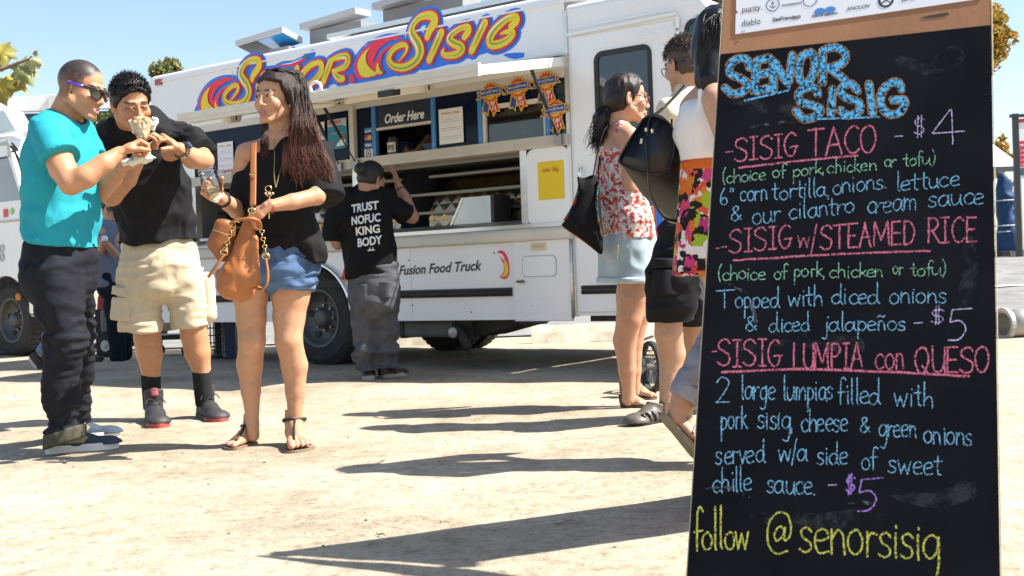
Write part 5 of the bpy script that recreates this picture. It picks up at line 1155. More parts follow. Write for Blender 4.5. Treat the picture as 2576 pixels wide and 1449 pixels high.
        S=SDF(q(.2,0,.1)-.1,q(.2,0,.2)+.1,.005); S.oval(q(.36,0,.145),q(.33,0,.178),.022,.008,.021,.007,np.cross(to-hl,(0,0,1)),k=.01); V,F=S.mesh(); obj('tongue',(V,F),REDT,o,smooth=True)
    # hair: short spikes
    HB=hair_mat('black_hair',(.010,.009,.009))
    S=SDF((-.1,-.13,-.1),(.1,.12,.15),.0035); H.base(S,.013); S.ell((0,-.035,-.015),(.080,.080,.06),k=.02); S.cut((0,.070,.075),(0,.93,-.55)); S.cut((0,.03,.02),(0,.80,-.75)); S.cut((0,-.02,-.055),(0,.35,-1)); V,F=S.mesh(); V=V+vnormals(V,F)*(.0035*vnoise(V*130,3))[:,None]; ho=obj('hair',(H.c+(V*H.s)@H.M,F),HB,A.root,smooth=True)
    def gd(i,rg):
        th=rg.uniform(0,2*math.pi); ph=math.acos(rg.uniform(.15,1)); n=np.array([math.sin(ph)*math.cos(th),math.sin(ph)*math.sin(th),math.cos(ph)])
        r0=np.array((0,-.018,.03))+n*np.array((.086,.104,.096))
        if r0[1]>.06 and r0[2]<.07: r0=np.array((r0[0],.055,.098))
        L=.008+.013*rg.random()*(.5+n[2]); d=nrm(n+.3*rg.standard_normal(3)+np.array((0,.25,.4)))
        return [H.w(r0-n*.004),H.w(r0+d*L*.5),H.w(r0+d*L)]
    strands(A,None,gd,1300,.0022,HB,'hair_spikes',5,ho)
    # wrist watch
    wc=p(458,379,-.505); ax=nrm(p(450,374,-.52)-p(484,398,-.42))
    WS=mat('watch_steel',(.35,.34,.32),.25,metal=1.); mb=MB(); R0=.041
    a=nrm(np.cross(ax,(.2,.3,.9))); b=np.cross(ax,a)
    wo=None
    for k in range(20):
        t=2*math.pi*k/20; n=a*math.cos(t)+b*math.sin(t); tg=-a*math.sin(t)+b*math.cos(t); c=wc+n*R0
        m=MB(); e=[c+sx*tg*.0052+sy*ax*.010+sz*n*.0025 for sz in (-1,1) for sx,sy in ((-1,-1),(1,-1),(1,1),(-1,1))]; m.hexa(e)
        if wo is None: wo=obj('wrist_watch',m,WS,A.root)
        else: obj('bracelet_link',m,WS,wo)
    n=nrm(np.array([.45,-.6,.65])); n=nrm(n-ax*np.dot(n,ax)); m=MB(); m.lathe([(.001,.011),(.017,.011),(.019,.006),(.019,-.003)],wc+n*R0,n,20); obj('watch_face',m,mat('watch_glass',(.03,.05,.09),.08,coat=.6),wo,smooth=False)
    return A
man_black()
# ---------------------------------------------------------------- woman with the tan bag
def blob(c,r,k=None): return c
def long_hair(A,H,guide,n,m,r=.0028,seed=1,segs=12,name='hair'): return strands(A,None,guide,n,r,m,name,seed)
def woman_bag():
    A=Person('woman with long brown hair, black top and denim shorts holding a glass jar',5.22,(665,1120),skin=(.48,.255,.145)); p=A.p; rt,fw,up=facing(-104)
    H=Head(p(693,246,-.02),-120,-3,-2,1.0,True); A.add(*H.build(p(706,362,.0),.049,A.skin,(.33,.10,.09),mouth=.0024,brow=.9,hair=(.03,.018,.012)))
    # neck, chest and bare shoulder
    S=A.grid([p(600,330,-.1),p(810,480,.1)],.06,.007)
    S.oval(p(706,352),p(704,400),.085,.06,.15,.078,rt,k=.04); S.seg(p(700,372,0),p(622,388,.0),.055,.052,k=.05); S.seg(p(712,370,0),p(795,385,0),.055,.052,k=.05); S.oval(p(704,400,-.0),p(702,470,0),.15,.078,.14,.085,rt,k=.04)
    V,F=S.mesh(); A.add(V,F)
    A.limb([p(620,386,0),p(608,440,.01),p(596,530,-.02),p(574,512,-.13),p(553,497,-.23)],[.048,.042,.036,.032,.023],k=.025)
    A.limb([p(795,388,0),p(812,445,-.06),p(797,494,-.16),p(735,508,-.23),p(672,520,-.29)],[.046,.042,.037,.034,.024],k=.025)
    A.hand(p(553,497,-.23),p(527,478,-.27)-p(553,497,-.23),(-.25,-.75,.35),(.3,-.1,.9),(.55,.6,.65,.7),.92,thumb=(.55,.6,.5))
    A.hand(p(672,520,-.29),p(640,546,-.29)-p(672,520,-.29),(-.4,.25,-.6),(-.5,-.6,.6),(.7,.75,.8,.85),.92,thumb=(.8,.3,.5))
    A.limb([p(641,712,.0),p(630,745,.0),p(632,800,.0),p(634,857,-.015),p(628,915,.02),p(631,985,.03),p(636,1066,.03),p(637,1095,.04)],[.080,.074,.065,.0575,.0565,.042,.0265,.029],k=.03)
    A.limb([p(736,712,.0),p(731,745,.0),p(727,800,.0),p(726,857,-.015),p(741,920,.02),p(743,985,.03),p(742,1066,.03),p(742,1095,.04)],[.088,.081,.069,.0585,.0570,.043,.027,.029],k=.03)
    SOLE=mat('sandal_sole',(.20,.14,.09),.8); STR=mat('black_leather_strap',(.018,.017,.016),.45)
    for hl,to,sd in ((G(641,1116),G(576,1134),(-.6,.8,0)),(G(741,1115),G(752,1138),(1,0,0))):
        q,L,d,s_,u=A.foot(hl+np.array([0,0,.014]),to+np.array([0,0,.014]),sd,nail=(.42,.16,.32))
        mb=MB(); ol=[(-.04,0),(.0,.12),(.15,.16),(.4,.14),(.62,.24),(.8,.24),(.96,.12),(1.04,-.06),(.98,-.19),(.75,-.20),(.4,-.13),(.1,-.14)]
        mb.prism(spline([q(x,y,-.06) for x,y in ol],4,True),u*.012); so=obj('sandal',mb,SOLE,A.root)
        mb=MB(); mb.tube(spline([q(.78,-.045,.12),q(.66,-.04,.19),q(.5,-.02,.27),q(.38,.0,.36)],5),.0055,6); mb.tube(spline([q(.38,0,.355),q(.26,.15,.34),q(.1,.14,.30),q(-.02,.0,.28),q(.1,-.14,.30),q(.26,-.15,.34),q(.38,0,.355)],5),.0062,6,flat=1.3); obj('sandal_strap',mb,STR,so,smooth=True)
    A.core(p(706,362),p(716,660),[p(641,712),p(736,712)],[])
    A.body()
    # off-shoulder black top
    BT=fabric('black_modal',(.011,.0105,.011),.8,var=.1)
    S=A.grid([p(590,350,-.25),p(850,670,.25)],.06,.0065)
    torso(S,A,[(705,418,0,.165,.100),(702,450,0,.170,.112),(700,520,0,.160,.112),(710,590,0,.162,.112),(722,640,0,.170,.116),(724,665,0,.172,.118)],rt,k=.04)
    S.seg(p(730,378,0),p(798,386,0),.068,.066,k=.05); S.oval(p(798,390,-.01),p(816,502,-.10),.066,.07,.088,.085,(1,0,0),k=.04,flat=True); S.seg(p(608,450,.0),p(604,500,-.0),.05,.05,k=.05)
    S.oval(p(720,400,0),p(760,420,0),.10,.09,.12,.10,rt,k=.05)
    a,b=p(600,425,-.1),p(742,352,-.1); n=np.cross(b-a,(0,1,0.)); n=n if n[2]>0 else -n
    sl,(X,Y,Z)=S.blk(p(590,330,-.4),p(745,480,.4)); d=(X-a[0])*nrm(n)[0]+(Z-a[2])*nrm(n)[2]; d=np.minimum(d,(p(748,400)[0]-X)); S.put(sl,d,.02,-1)
    a,b=p(648,646),p(793,660); n=np.cross(b-a,(0,1,0)); S.cut((a+b)/2,n if n[2]<0 else -n)
    A.cloth('black_top',S,BT,[(.014,(5,5,6)),(.009,(10,10,9)),(.004,(22,22,16))],51,mask=lambda V:.7+1.0*np.exp(-((V[:,2]-.83)/.07)**2))
    DN=fabric('blue_denim',(.085,.15,.27),.85,var=.5,vs_=12,stretch=(1,1,.5))
    S=A.grid([p(645,640,-.2),p(800,730,.2)],.08,.0065); S.oval(p(716,630),p(716,680),.150,.105,.166,.122,rt,k=.05)
    S.seg(p(652,672,0),p(642,716,0),.100,.103,k=.03,flat=True); S.seg(p(740,672,0),p(733,727,0),.102,.104,k=.03,flat=True)
    so=A.cloth('denim_shorts',S,DN,[(.013,(6,6,20)),(.008,(12,12,40))],57)
    for (x,y,r) in ((640,712,.102),(733,722,.106)):
        S=A.grid([p(x-60,y-8,-.15),p(x+60,y+8,.15)],.06,.0055); S.seg(p(x,y-7),p(x,y+6),r,r,k=.005,flat=True); A.cloth('shorts_hem',S,fabric('denim_hem',(.12,.19,.32),.85,var=.3),parent=so)
    # long hair: dark roots to auburn tips
    HM=mat('auburn_hair',(.1,.04,.02),.5,attr=True,var=.35,vs_=22,spec=.35,bump=.5,bs=45,stretch=(7,7,.5))
    def hcol(V):
        z=V[:,2]; t=np.clip((p(700,245)[2]-z)/(p(700,245)[2]-p(700,410)[2]),0,1)[:,None]
        return np.array((.020,.011,.009))*(1-t)+np.array((.125,.040,.022))*t
    S=A.grid([p(640,170,-.2),p(840,440,.15)],.03,.006)
    hb=lambda c,r,k,op=1: S.ell(H.w(*c),np.array(r)*H.s,H.M,k=k,op=op)
    hb((0,-.018,.030),(.090,.107,.098),.02); hb((0,-.05,-.03),(.094,.075,.10),.03); hb((-.035,-.0,.02),(.062,.088,.088),.03)
    S.seg(p(742,232,-.02),p(750,300,-.04),.046,.043,k=.04); S.seg(p(750,300,-.04),p(763,372,-.06),.043,.040,k=.04); S.seg(p(763,372,-.06),p(788,412,-.08),.040,.022,k=.03); S.seg(p(757,300,-.05),p(735,400,-.125),.045,.024,k=.03); S.seg(p(728,290,.02),p(718,350,.03),.05,.04,k=.03)
    S.seg(p(672,215,.03),p(664,290,.04),.03,.028,k=.03); S.seg(p(664,290,.04),p(664,375,-.045),.028,.018,k=.03)
    pl=H.w(0,.052,.045); n_=(np.array((0,.88,-.62)))@H.M; S.cut(pl,n_)
    sl,(X,Y,Z)=S.blk(H.c-.16,H.c+.16); fc=H.w(0,.075,-.035); nn=(np.array((.12,.95,-.0)))@H.M; dd=(X-H.w(0,.030,0)[0])*nn[0]+(Y-H.w(0,.030,0)[1])*nn[1]+(Z-H.w(0,.030,0)[2])*nn[2]; zz=(X-H.c[0])*H.u[0]+(Y-H.c[1])*H.u[1]+(Z-H.c[2])*H.u[2]
    xx=(X-H.c[0])*H.r[0]+(Y-H.c[1])*H.r[1]+(Z-H.c[2])*H.r[2]
    S.put(sl,np.minimum(np.minimum(dd,.062-zz),.073-np.abs(xx)),.012,-1)
    V,F=S.mesh(); V=V+vnormals(V,F)*(.004*vnoise((V-V.mean(0))*np.array((70,70,7)),8))[:,None]; ho=obj('hair',(V,F),HM,A.root,smooth=True,cols=hcol(V)*(1+.4*vnoise(V*np.array((90,90,3)),4)[:,None]))
    def lock(i,rg):
        # parting near the left of the crown; locks fall either side, most down the far right
        u=rg.random()
        if u<.70:                                    # sweeps right and down over the shoulder
            s=rg.random(); r0=H.w(.03-.09*rg.random(),.055-.13*rg.random(),.117)
            r0=H.w(*(np.array((.02,-.018,.03))+np.array((-.075*rg.random(),.085*(rg.random()-.35),.0))+np.array((0,0,.093*math.sqrt(max(.05,1-rg.random()*.2))))))
            ex=742+95*s**1.2+6*rg.standard_normal(); ey=428+18*rg.standard_normal()-(6 if s<.5 else -12)*s
            m1=p(742+18*s+4*rg.standard_normal(),215+10*rg.standard_normal(),-.02+.12*s*rg.random()); m2=p(738+46*s+4*rg.standard_normal(),300,-.09-.05*rg.random()); m3=p(728+80*s+5*rg.standard_normal(),370,-.12-.03*rg.random()); e=p(ex,ey,-.13-.03*rg.random())
            return spline([r0,m1,m2,m3,e],4)
        if u<.85:                                    # front right lock framing the cheek
            s=rg.random(); r0=H.w(-.005,.045-.03*rg.random(),.112)
            return spline([r0,p(722+6*s,215,-.08),p(732+8*s,270,-.10),p(728+16*s,340,-.12),p(712+30*s,385+10*rg.standard_normal(),-.14),p(708+34*s,415+14*rg.standard_normal(),-.14)],4)
        s=rg.random(); r0=H.w(.03,.03-.05*rg.random(),.113)      # left side lock, behind the face
        return spline([r0,p(668+8*s,205,-.02),p(664+10*s,270,.05+.03*rg.random()),p(660+14*s,330,.02),p(654+22*s,380+12*rg.standard_normal(),-.06),p(660+18*s,410+10*rg.standard_normal(),-.09)],4)
    o=strands(A,None,lock,2600,.0019,HM,'long_locks',4,ho)
    me=o.data; W=WM[A.root]; co=np.array([v.co[:] for v in me.vertices])+W[:3,3]; ca=me.color_attributes.new('Col','FLOAT_COLOR','POINT'); ca.data.foreach_set('color',np.hstack([hcol(co)*(1+.35*vnoise(co*np.array((90,90,3)),4)[:,None]),np.ones((len(co),1))]).astype(np.float32).ravel())
    # necklace, bracelets, earring
    GO=mat('gold_metal',(.62,.45,.18),.28,metal=1.)
    mb=MB(); mb.tube(spline([p(688,350,-.07),p(691,395,-.10),p(690,440,-.125),p(694,472,-.135)],8),.0022,5); mb.tube(spline([p(724,350,-.07),p(712,405,-.10),p(702,440,-.125),p(694,472,-.135)],8),.0022,5); nl=obj('necklace',mb,GO,A.root)
    mb=MB(); mb.tube(ring_tube(p(675,475,-.15),(.1,-1,.1),.013,0),.0022,6); obj('necklace_ring',mb,GO,nl)
    for k in range(5):
        mb=MB(); c=p(668+4.5*k,487+4*(k%2),-.16); mb.add(iv*.0075*(.8+.1*(k%3))+c,ifc); obj('charm',mb,mat('charm_beige',(.5,.38,.24),.5),nl,smooth=True)
    mb=MB(); mb.tube([p(678,490,-.16),p(677,550,-.165)],.003,5); obj('tassel',mb,GO,nl)
    EL=mat('black_elastic',(.012,.012,.012),.7)
    for k,t in enumerate((.22,.34)):
        c=p(553,497,-.23)*(1-t)+p(574,512,-.13)*t; mb=MB(); mb.tube(ring_tube(c,p(574,512,-.13)-p(553,497,-.23),.031+.002*k,0),.0032,6); obj('wrist_band',mb,EL,A.root,smooth=True)
    mb=MB(); c=p(672,520,-.29)*.85+p(735,508,-.23)*.15; mb.tube(ring_tube(c,p(735,508,-.23)-p(672,520,-.29),.030,0),.0024,6); obj('red_bracelet',mb,mat('red_thread',(.5,.05,.08),.7),A.root,smooth=True)
    mb=MB(); mb.tube(ring_tube(H.w(.074,-.012,-.062),(1,0,0),.016,0),.0012,5); obj('hoop_earring',mb,mat('silver_ring',(.7,.7,.7),.2,metal=1.),A.root,smooth=True)
    return A
woman_bag()
# ---------------------------------------------------------------- customer with his back turned at the counter
SHIRT_TXT=mat('shirt_print_white',(.62,.63,.64),.8)
def decal_on(target_VF, mb, m, name, parent, dirn, off=.004):
    """wrap flat letters onto a garment: cast each vertex along dirn onto it"""
    from mathutils.bvhtree import BVHTree
    V,F=target_VF; t=BVHTree.FromPolygons([tuple(v) for v in V],[tuple(f) for f in F]); d=Vector(nrm(dirn)); out=[]
    for v in mb.verts():
        h=t.ray_cast(Vector(v)-d*1.,d,3.)
        out.append(np.array(h[0])-np.array(d)*off if h[0] is not None else v)
    return obj(name,(out,mb.f),m,parent)
def subdiv_text(mb,n=2):
    me=bpy.data.meshes.new('t'); me.from_pydata(mb.verts().tolist(),[],mb.f); bm=bmesh.new(); bm.from_mesh(me); bmesh.ops.triangulate(bm,faces=bm.faces); bmesh.ops.subdivide_edges(bm,edges=bm.edges,cuts=n,use_grid_fill=True); bmesh.ops.triangulate(bm,faces=bm.faces)
    r=MB().add([v.co[:] for v in bm.verts],[tuple(v.index for v in f.verts) for f in bm.faces]) if bm.verts.index_update() is None else None
    bm.free(); bpy.data.meshes.remove(me); return r
def man_counter():
    A=Person('customer with a black hair bun seen from behind, shading their eyes at the truck counter',8.55,(935,950),skin=(.30,.165,.105)); p=A.p; rt,fw,up=facing(68)
    H=Head(p(936,450,-.02),52,-14,6,1.04); A.add(*H.build(p(922,494,.0),.060,A.skin,hair=(.01,.01,.01)))
    A.limb([p(850,535,0),p(838,580,.02),p(850,612,.06),p(880,600,.22)],[.062,.056,.045,.035],k=.03)
    A.limb([p(978,512,.02),p(1010,535,.06),p(1036,545,.12),p(1020,500,.16),p(1003,468,.16)],[.06,.055,.05,.042,.030],k=.03)
    A.hand(p(1003,468,.16),(-.25,-.05,1),(-.85,.2,-.3),(-.2,.9,.3),(.12,.15,.2,.3),1.0,thumb=(.5,.6,.3)); A.core(p(922,494),p(940,720),[p(917,830),p(970,830,.03)],[p(850,535),p(978,512,.02)]); A.limb([p(917,830),p(920,915)],[.05,.035],h=.012); A.limb([p(970,830,.03),p(972,910,.04)],[.05,.035],h=.012); A.body()
    BL=fabric('black_tee_cotton',(.006,.006,.0065),.85,var=.12)
    S=A.grid([p(820,470,-.3),p(1050,710,.4)],.12,.009)
    torso(S,A,[(918,488,0,.09,.075),(912,512,0,.185,.11),(918,570,0,.20,.15),(928,630,0,.195,.16),(937,720,0,.19,.165)],rt)
    S.seg(p(880,508),p(850,532),.095,.085,k=.05); S.seg(p(950,500),p(980,512,.02),.095,.08,k=.05)
    S.seg(p(848,530),p(842,606,.02),.085,.090,k=.03,flat=True); S.seg(p(978,510,.02),p(1026,540,.10),.082,.088,k=.03,flat=True)
    a,b=p(871,703),p(1008,684); n=np.cross(b-a,(0,1,0)); S.cut((a+b)/2,n if n[2]<0 else -n)
    V,F=S.mesh(); V=relax(V,F,1); V=folds(V,F,[(.016,(4,4,5)),(.009,(10,10,8))],61); sh=obj('t_shirt',(V,F),BL,A.root,smooth=True)
    mb=MB(); Y0=A.Y-.4
    f=lambda x,y,o:P(x,y,Y0)
    def ln(s,x0,y0,x1,y1,h):
        v,fc=text2d(s,0.,.03); a=v[:,0].min(); b=v[:,0].max(); t=(v[:,0]-a)/(b-a)
        X_=x0+t*(x1-x0)-(v[:,1])*h*.05; Y_=y0+(y1-y0)*t-v[:,1]*h
        mb.add([P(x,y,Y0) for x,y in zip(X_,Y_)],fc)
    ln('TRUST',867,530,939,520,22); ln('NOFUC',870,562,945,552,22); ln('KING',881,589,944,581,21); ln('BODY',886,619,950,610,22)
    decal_on((V,F),subdiv_text(mb),SHIRT_TXT,'shirt_lettering',sh,(.02,1,0))
    mb=MB(); 
    for q in ([(912,627),(930,625),(931,628),(913,630)],[(916,621),(918,621),(919,626),(917,626)],[(924,620),(926,620),(926,625),(924,625)]): mb.poly([P(*c,Y0) for c in q])
    decal_on((V,F),subdiv_text(mb),SHIRT_TXT,'shirt_emblem',sh,(.02,1,0))
    JG=fabric('grey_denim',(.075,.076,.084),.85,var=.3,vs_=10)
    S=A.grid([p(870,680,-.3),p(1015,920,.3)],.1,.009); S.oval(p(940,680),p(942,750),.188,.165,.196,.172,rt,k=.05)
    S.seg(p(914,750),p(917,830,.0),.108,.092,k=.04); S.seg(p(917,830),p(921,934),.092,.084,k=.03,flat=True); S.seg(p(966,745,.02),p(970,830,.03),.11,.094,k=.04); S.seg(p(970,830,.03),p(973,930,.04),.094,.084,k=.03,flat=True)
    jo=A.cloth('baggy_jeans',S,JG,[(.017,(4,4,13)),(.011,(8,8,26))],67,mask=lambda V:.5+1.3*np.exp(-((V[:,2]-.18)/.14)**2))
    for x,y,dy in ((912,735,-.16),(966,728,-.17)):
        S=A.grid([p(x-22,y-22,dy-.05),p(x+22,y+26,dy+.06)],.04,.007); S.oval(p(x,y-20,dy+.03),p(x+1,y+22,dy+.03),.058,.035,.048,.030,rt,k=.01,flat=True); A.cloth('back_pocket',S,JG,parent=jo)
    BK=mat('black_shoe_leather',(.012,.012,.013),.4,var=.1,vs_=14); GS=mat('tan_crepe_sole',(.36,.31,.25),.8)
    shoe(A,G(925,957),G(936,938),BK,GS,.11,.08,.11,.03); shoe(A,G(958,952),G(1018,945),BK,GS,.11,.08,.11,.03)
    HB=hair_mat('black_hair',(.010,.009,.009),.45)
    S=SDF((-.11,-.19,-.1),(.11,.12,.15),.005); H.base(S,.008); S.ell((0,-.04,-.015),(.076,.075,.05),k=.03); S.cut((0,.055,.05),(0,.85,-.7)); S.cut((0,.015,-.02),(0,.95,-.4)); S.ell((.0,-.125,.035),(.045,.04,.042),k=.012)
    V,F=S.mesh(); V=V+vnormals(V,F)*(.003*vnoise(V*np.array((120,30,120)),8))[:,None]; ho=obj('hair_bun',(H.c+(V*H.s)@H.M,F),HB,A.root,smooth=True)
    mb=MB(); mb.tube(ring_tube(H.w(.080,-.012,-.050),(1,.2,0),.012,0),.0025,6); obj('hoop_earring',mb,mat('silver_ring',(.7,.7,.7),.2,metal=1.),A.root,smooth=True)
    c=p(1003,468,.16)*.8+p(1020,500,.16)*.2; mb=MB(); mb.tube(ring_tube(c,p(1020,500,.16)-p(1003,468,.16),.036,0),.0035,6); obj('wrist_band',mb,mat('black_elastic',(.012,.012,.012),.7),A.root,smooth=True)
man_counter()
# ---------------------------------------------------------------- right-hand group
def print_mat(name,cols,scale,rough=.8,seedv=0.,mode='F1'):
    """printed cloth: patches of flat colours"""
    m=bpy.data.materials.new(name); m.use_nodes=True; t=m.node_tree; b=t.nodes['Principled BSDF']; b.inputs['Roughness'].default_value=rough; b.inputs['Specular IOR Level'].default_value=.2
    co=t.nodes.new('ShaderNodeTexCoord'); nz=t.nodes.new('ShaderNodeTexNoise'); nz.inputs['Scale'].default_value=scale*.9; nz.inputs['Detail'].default_value=5
    mp=t.nodes.new('ShaderNodeMapping'); mp.inputs['Location'].default_value=(seedv,seedv,seedv); t.links.new(co.outputs['Object'],mp.inputs[0]); t.links.new(mp.outputs[0],nz.inputs['Vector'])
    ad=t.nodes.new('ShaderNodeVectorMath'); ad.operation='MULTIPLY_ADD'; ad.inputs[1].default_value=(2.4/scale,)*3; t.links.new(nz.outputs['Color'],ad.inputs[0]); t.links.new(mp.outputs[0],ad.inputs[2])
    v=t.nodes.new('ShaderNodeTexVoronoi'); v.inputs['Scale'].default_value=scale; t.links.new(ad.outputs[0],v.inputs['Vector'])
    sp=t.nodes.new('ShaderNodeSeparateColor'); t.links.new(v.outputs['Color'],sp.inputs[0])
    r=t.nodes.new('ShaderNodeValToRGB'); r.color_ramp.interpolation='CONSTANT'; e=r.color_ramp.elements
    while len(e)<len(cols): e.new(.5)
    for i,c in enumerate(cols): e[i].position=i/len(cols); e[i].color=(*c,1)
    t.links.new(sp.outputs[0],r.inputs[0]); t.links.new(r.outputs[0],b.inputs['Base Color']); return m
def woman_floral():
    A=Person('woman with ponytail and glasses in red floral top and pale denim skirt',6.2,(1590,1020),skin=(.47,.25,.155)); p=A.p; rt,fw,up=facing(22)
    H=Head(p(1580,247,0),10,-5,0,1.07,True); A.add(*H.build(p(1553,322,0),.048,A.skin,(.42,.15,.13),brow=1.,hair=(.02,.012,.01)))
    S=A.grid([p(1510,300,-.2),p(1620,400,.2)],.06,.007); S.oval(p(1553,330),p(1549,380),.12,.06,.145,.08,rt,k=.05); S.seg(p(1556,335,-.02),p(1580,340,-.13),.05,.05,k=.05); S.seg(p(1550,335,.02),p(1532,342,.13),.05,.048,k=.05); S.oval(p(1549,380),p(1552,430),.145,.085,.14,.09,rt,k=.04); V,F=S.mesh(); A.add(V,F)
    A.limb([p(1583,342,-.14),p(1583,400,-.15),p(1583,468,-.13),p(1610,462,.0),p(1632,448,.06)],[.050,.047,.041,.037,.030],k=.025)
    A.limb([p(1530,345,.14),p(1560,440,.2),p(1640,440,.22)],[.048,.042,.03],k=.025)
    A.limb([p(1598,690,-.05),p(1590,745,-.05),p(1583,800,-.045),p(1572,858,-.0),p(1578,930,.02),p(1582,990,.03),p(1581,1005,.03)],[.090,.082,.066,.061,.046,.033,.036],k=.03)
    A.limb([p(1606,690,.09),p(1606,745,.09),p(1604,790,.08),p(1590,858,.11),p(1592,930,.14),p(1594,985,.16)],[.086,.078,.064,.058,.044,.033],k=.03)
    BR=mat('brown_sandal',(.10,.045,.025),.55)
    for hl,to,sd in ((G(1565,1024),G(1642,1026),(0,-1,0)),(G(1570,998),G(1648,1004),(0,1,0))):
        q,L,d,s_,u=A.foot(hl+np.array([0,0,.012]),to+np.array([0,0,.012]),sd)
        mb=MB(); mb.prism(spline([q(x,y,-.055) for x,y in [(-.04,0),(.0,.12),(.15,.16),(.4,.14),(.62,.22),(.8,.22),(.96,.12),(1.02,-.06),(.96,-.18),(.75,-.18),(.4,-.13),(.1,-.14)]],4,True),u*.012); so=obj('sandal',mb,BR,A.root)
        mb=MB(); mb.tube(spline([q(.36,0,.37),q(.26,.155,.34),q(.08,.14,.30),q(-.04,.0,.28),q(.08,-.14,.30),q(.26,-.155,.34),q(.36,0,.37)],5),.007,6,flat=1.2); obj('sandal_strap',mb,BR,so,smooth=True)
        S=SDF(q(0,0,.1)-.06,q(0,0,.2)+.06,.005); S.oval(q(.06,0,.02),q(.04,0,.32),.145*L,.13*L,.148*L,.14*L,s_,k=.01,flat=True); V,F=S.mesh(); obj('heel_cup',(V,F),BR,so,smooth=True)
    A.core(p(1553,322),p(1576,600),[p(1598,690,-.05),p(1606,690,.09)],[])
    A.body()
    FL=print_mat('floral_print',[(.62,.58,.52),(.45,.05,.05),(.60,.55,.50),(.35,.42,.5),(.5,.09,.07),(.64,.6,.55),(.55,.3,.18),(.30,.04,.05)],62)
    S=A.grid([p(1500,340,-.25),p(1660,615,.25)],.07,.007)
    torso(S,A,[(1548,392,0,.150,.092),(1552,430,0,.155,.105),(1562,500,0,.160,.125),(1573,560,0,.175,.138),(1578,600,0,.178,.14)],rt,k=.04)
    S.seg(p(1548,392,-.085),p(1563,312,-.085),.018,.02,k=.02); S.seg(p(1536,392,.06),p(1548,318,.06),.018,.018,k=.02); S.ell(p(1563,335,-.1),(.028,.026,.035),k=.02)
    S.cut(p(1578,604),(0,0,-1))
    A.cloth('floral_top',S,FL,[(.012,(6,6,4)),(.008,(12,12,6)),(.004,(22,22,10))],71)
    DK=fabric('pale_denim',(.36,.44,.48),.85,var=.18,vs_=7)
    S=A.grid([p(1505,590,-.25),p(1660,715,.25)],.08,.007); S.oval(p(1578,590),p(1581,712),.172,.140,.180,.158,rt,k=.02,flat=True); so=A.cloth('denim_skirt',S,DK,[(.006,(6,6,8)),(.004,(14,14,12))],75)
    S=A.grid([p(1505,690,-.25),p(1660,720,.25)],.08,.006); S.oval(p(1581,698),p(1581,713),.1855,.1635,.1865,.1645,rt,k=.005,flat=True); A.cloth('skirt_hem',S,fabric('denim_hem_pale',(.42,.49,.52)),[(.003,(14,14,14))],77,parent=so)
    mb=MB(); c=[p(1523,620,-.14),p(1556,617,-.16),p(1553,652,-.165),p(1538,660,-.16),p(1524,650,-.15)]; mb.tube(c+[c[0]],.0022,4); obj('pocket_stitch',mb,mat('gold_stitch',(.45,.34,.16),.7),so)
    HB=hair_mat('dark_brown_hair',(.018,.010,.008),.38)
    S=A.grid([p(1490,175,-.2),p(1650,370,.2)],.04,.006); hb=lambda c,r,k,op=1: S.ell(H.w(*c),np.array(r)*H.s,H.M,k=k,op=op)
    hb((0,-.018,.032),(.083,.102,.094),.02); hb((0,-.05,-.015),(.079,.07,.07),.03)
    S.cut(H.w(0,.060,.055),(np.array((0,.86,-.55)))@H.M); sl,(X,Y,Z)=S.blk(H.c-.16,H.c+.16); o=H.w(0,.028,.0); nn=(np.array((0,.95,-.3)))@H.M; S.put(sl,np.minimum((X-o[0])*nn[0]+(Y-o[1])*nn[1]+(Z-o[2])*nn[2],.07-((X-H.c[0])*H.u[0]+(Y-H.c[1])*H.u[1]+(Z-H.c[2])*H.u[2])),.01,-1)
    S.seg(p(1530,270,0),p(1512,300,.0),.028,.045,k=.02); S.seg(p(1512,300,0),p(1510,338,-.01),.045,.036,k=.02); S.seg(p(1510,338,-.01),p(1503,360,-.01),.034,.012,k=.02)
    V,F=S.mesh(); V=V+vnormals(V,F)*(.0045*vnoise((V-V.mean(0))*np.array((60,60,12)),8))[:,None]; ho=obj('hair',(V,F),HB,A.root,smooth=True)
    def lk(i,rg):
        a=rg.standard_normal(3)*.018; b=rg.standard_normal(3)*.026; return spline([p(1528,268,0)+a*.5,p(1512,300,0)+a,p(1508,338,-.01)+b,p(1500+9*rg.standard_normal(),366+5*rg.standard_normal(),-.01)+b*.6],4)
    strands(A,None,lk,260,.0026,HB,'ponytail_locks',3,ho)
    mb=MB(); w=H.w; mb.tube([w(-.008,.1,.0),w(-.03,.098,.004),w(-.062,.082,.006),w(-.0765,.05,.004),w(-.081,-.01,.006)],.0028,5); mb.tube([w(.008,.1,.0),w(.03,.098,.004),w(.062,.082,.006),w(.0765,.05,.004),w(.081,-.01,.006)],.0028,5)
    for q in (-1,1): mb.tube([w(q*(.034+.026*math.cos(t)),.0985-.010*max(0,math.cos(t)),-.006+.015*math.sin(t)) for t in np.linspace(0,6.283,15)],.002,5)
    obj('eyeglasses',mb,mat('purple_frame',(.09,.03,.10),.3),A.root,smooth=True)
    mb=MB(); mb.tube([w(-.080,-.01,-.045),w(-.083,-.008,-.075)],.003,5); obj('earring',mb,mat('red_bead',(.45,.1,.1),.4),A.root)
woman_floral()
